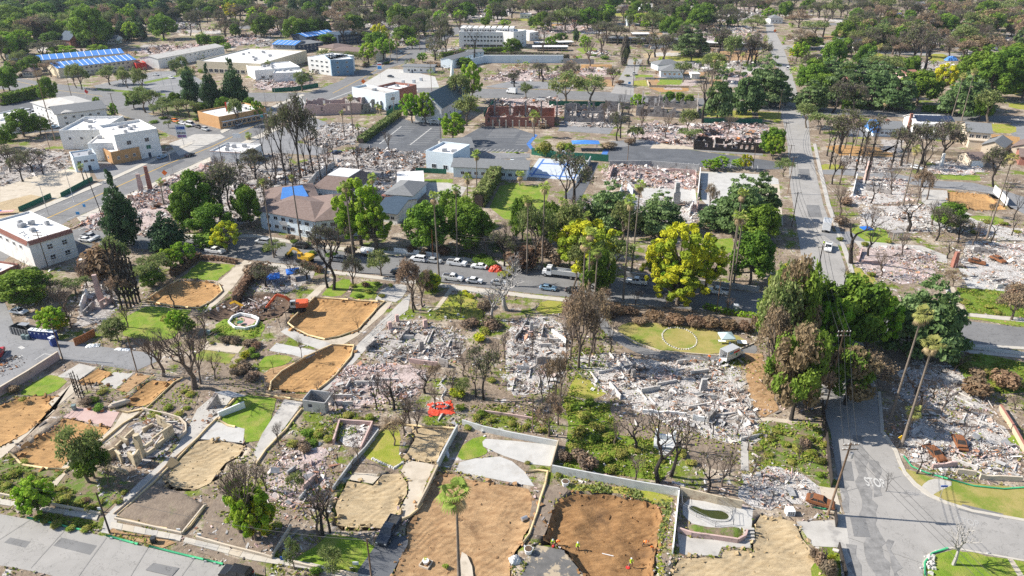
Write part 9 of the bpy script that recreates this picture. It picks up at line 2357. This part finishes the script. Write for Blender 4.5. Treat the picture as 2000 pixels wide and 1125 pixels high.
LM=[('the blue-tarped motel',180,135),('the far blue-tarped blocks',610,88),('the white apartment block',960,85),('the wide supermarket roof',450,130),('the motel car park',300,165),('the orange corner store',410,240),('the grey roofed motel',150,235),('the white corner building',215,290),('the green mesh fence',110,385),('the boulevard',260,360),
('the boulevard debris',380,380),('the debris by the avenue',590,330),('the pinkish burnt wall',650,215),('the white church',835,225),('the red brick ruin',1015,240),('the ruined halls',1160,230),('the burnt church',1300,225),('the church car park',790,265),('the clipped hedge',740,250),('the brown-roofed apartments',590,440),('the grey bungalow',790,390),('the garden lawn',1000,395),
('the sport court',1090,330),('the pink ruins',1270,345),('the grey chimney slab',1310,400),('the pale car park',1430,370),('the school drive',1350,305),('the cross street top',1515,100),('the avenue crossing',1545,215),('the box lorry',1613,440),('the white pickup on the cross street',1617,485),('the solar-roofed house',1805,255),('the blue-tarped bungalow',1735,260),('the tan garages',1940,300),('the orange lot by the lane',1905,395),('the lane',1750,345),
('the third burnt house',1750,515),('the rusty cars',1930,515),('the green slope',1930,595),('the shaded far street',1930,660),('the shaded ash',1830,750),('the corner ash',1880,870),('the corner lawn',1880,980),('the lawn island',1900,1100),('the dark timber fence',1612,880),('the shaded cross street',1650,760),('the brown tree bank',1540,740),('the mansion ash',1300,760),('the mansion driveway',1200,660),('the dry lawn',1320,660),('the burnt hedge slope',1340,620),
('the stone wall',1350,550),('the palm cluster',1150,595),('the shaded thicket',1020,490),('the red trailer tarp',968,525),('the sloping lawn',895,600),('the white ash strip',1050,700),('the red tarpaulin heap',861,805),('the grey rubble',810,675),('the pink rubble',730,745),('the big orange lot',650,625),('the lower orange lot',610,715),('the orange excavator',575,600),('the blue canopies',555,545),('the square lawn',405,530),('the dirt lot by the square lawn',360,575),
('the thin burnt cypresses',255,590),('the ruined chimney house',190,575),('the white tiled block',115,490),('the portable toilets',85,650),('the alley',250,700),('the brick wall',60,735),('the white-walled patio',475,640),('the sunken olive lawn',420,697),('the pink patio',170,815),('the soil triangle',340,780),('the yellow stucco house',290,865),('the large lawn',480,820),('the roofless shed',620,795),('the fallen pink house',570,930),('the raised soil bed',310,1000),('the flower garden',180,970),('the near left pavement',100,1010),
('the near street',250,1090),('the dark blue pickup',760,1040),('the shaded lawn',660,1080),('the yellow lawn',750,875),('the sandy lot',735,980),('the white slabs',980,900),('the reddish pit',1180,1030),('the block wall',1200,945),('the wide bare tree',1285,900),('the fenced pool',1385,1005),('the rusty car',1600,975),('the far debris strip',980,145),('the blue house',1310,145),('the north street',1230,150),('the long grey roof',1250,85),('the pale far roofs',1430,93),('the far cottage',1232,50),('the tan far house',1230,24),
('the upper road',800,100),('the forecourt kiosk',815,140),('the far road bend',960,25),('the red gabled far house',392,22),('the dark roofed chapel',128,92),('the far left corner',30,30),('the far left palms',100,60),('the far burnt lots',600,55),('the far ash strip',450,85),('the top left wood',220,20),('the top of the debris fields',560,10),('the far middle wood',760,20),('the top edge lots',1100,15),('the top lawn',1290,10),('the far right road',1590,30),('the red roofed far house',1660,8),('the far red wall',1680,60),('the far street',1700,98),('the top right wood',1850,15),('the right hillside',1950,70),('the far tan roof',1845,30),('the cedar grove',1720,190),('the dark right oaks',1950,150),('the far crossing palm',1632,110)]
ORD=['first','second','third','fourth','fifth','sixth','seventh','eighth','ninth','tenth','eleventh','twelfth']
B={}
for(o,desc,x,y,H,shrub)in AUTO:
	m=1/MPP(max(y,-20));best=None
	for nm,lx,ly in LM:
		d=((x-lx)**2+((y-ly)*2.2)**2)**.5
		if best is None or d<best[0]:best=(d,nm,lx,ly)
	d,nm,lx,ly=best;dx,dy=x-lx,(y-ly)*2.2
	rel='beside' if d<16 else('right of' if dx>0 else 'left of')if abs(dx)>abs(dy)else('before' if dy>0 else 'behind')
	sz=('low ' if H<1.6 else 'tall ' if H>3.2 else '')if shrub else('small ' if H<5 else 'tall ' if H>14 else '')
	B.setdefault((sz+desc,rel,nm),[]).append((x,y,o))
for(desc,rel,nm),L in B.items():
	L.sort(key=lambda e:e[0])
	for i,(x,y,o)in enumerate(L):
		if len(L)==1:s='%s %s %s'%(desc,rel,nm)
		elif len(L)==2:s='%s %s %s, %s one of two'%(desc,rel,nm,['left','right'][i])
		else:s='%s %s %s, %s from left'%(desc,rel,nm,'leftmost' if False else(ORD[i]if i<12 else 'number %d'%(i+1)))
		o['label']=s
	if len(L)>1:
		for e in L:e[2]['group']=(desc+'s '+rel+' '+nm)
hm=bpy.data.materials.new('thin haze');hm.use_nodes=True;hn=hm.node_tree.nodes;hn.remove(hn['Principled BSDF'])
hv=hn.new('ShaderNodeVolumePrincipled');hv.inputs['Color'].default_value=(.72,.82,1,1);hv.inputs['Density'].default_value=HAZE;hv.inputs['Anisotropy'].default_value=.2
hm.node_tree.links.new(hv.outputs[0],hn['Material Output'].inputs['Volume'])
b=MB();b.box((0,3400,44),(12600,8000,100));o=b.build('haze',hm);tag(o,kind='stuff')
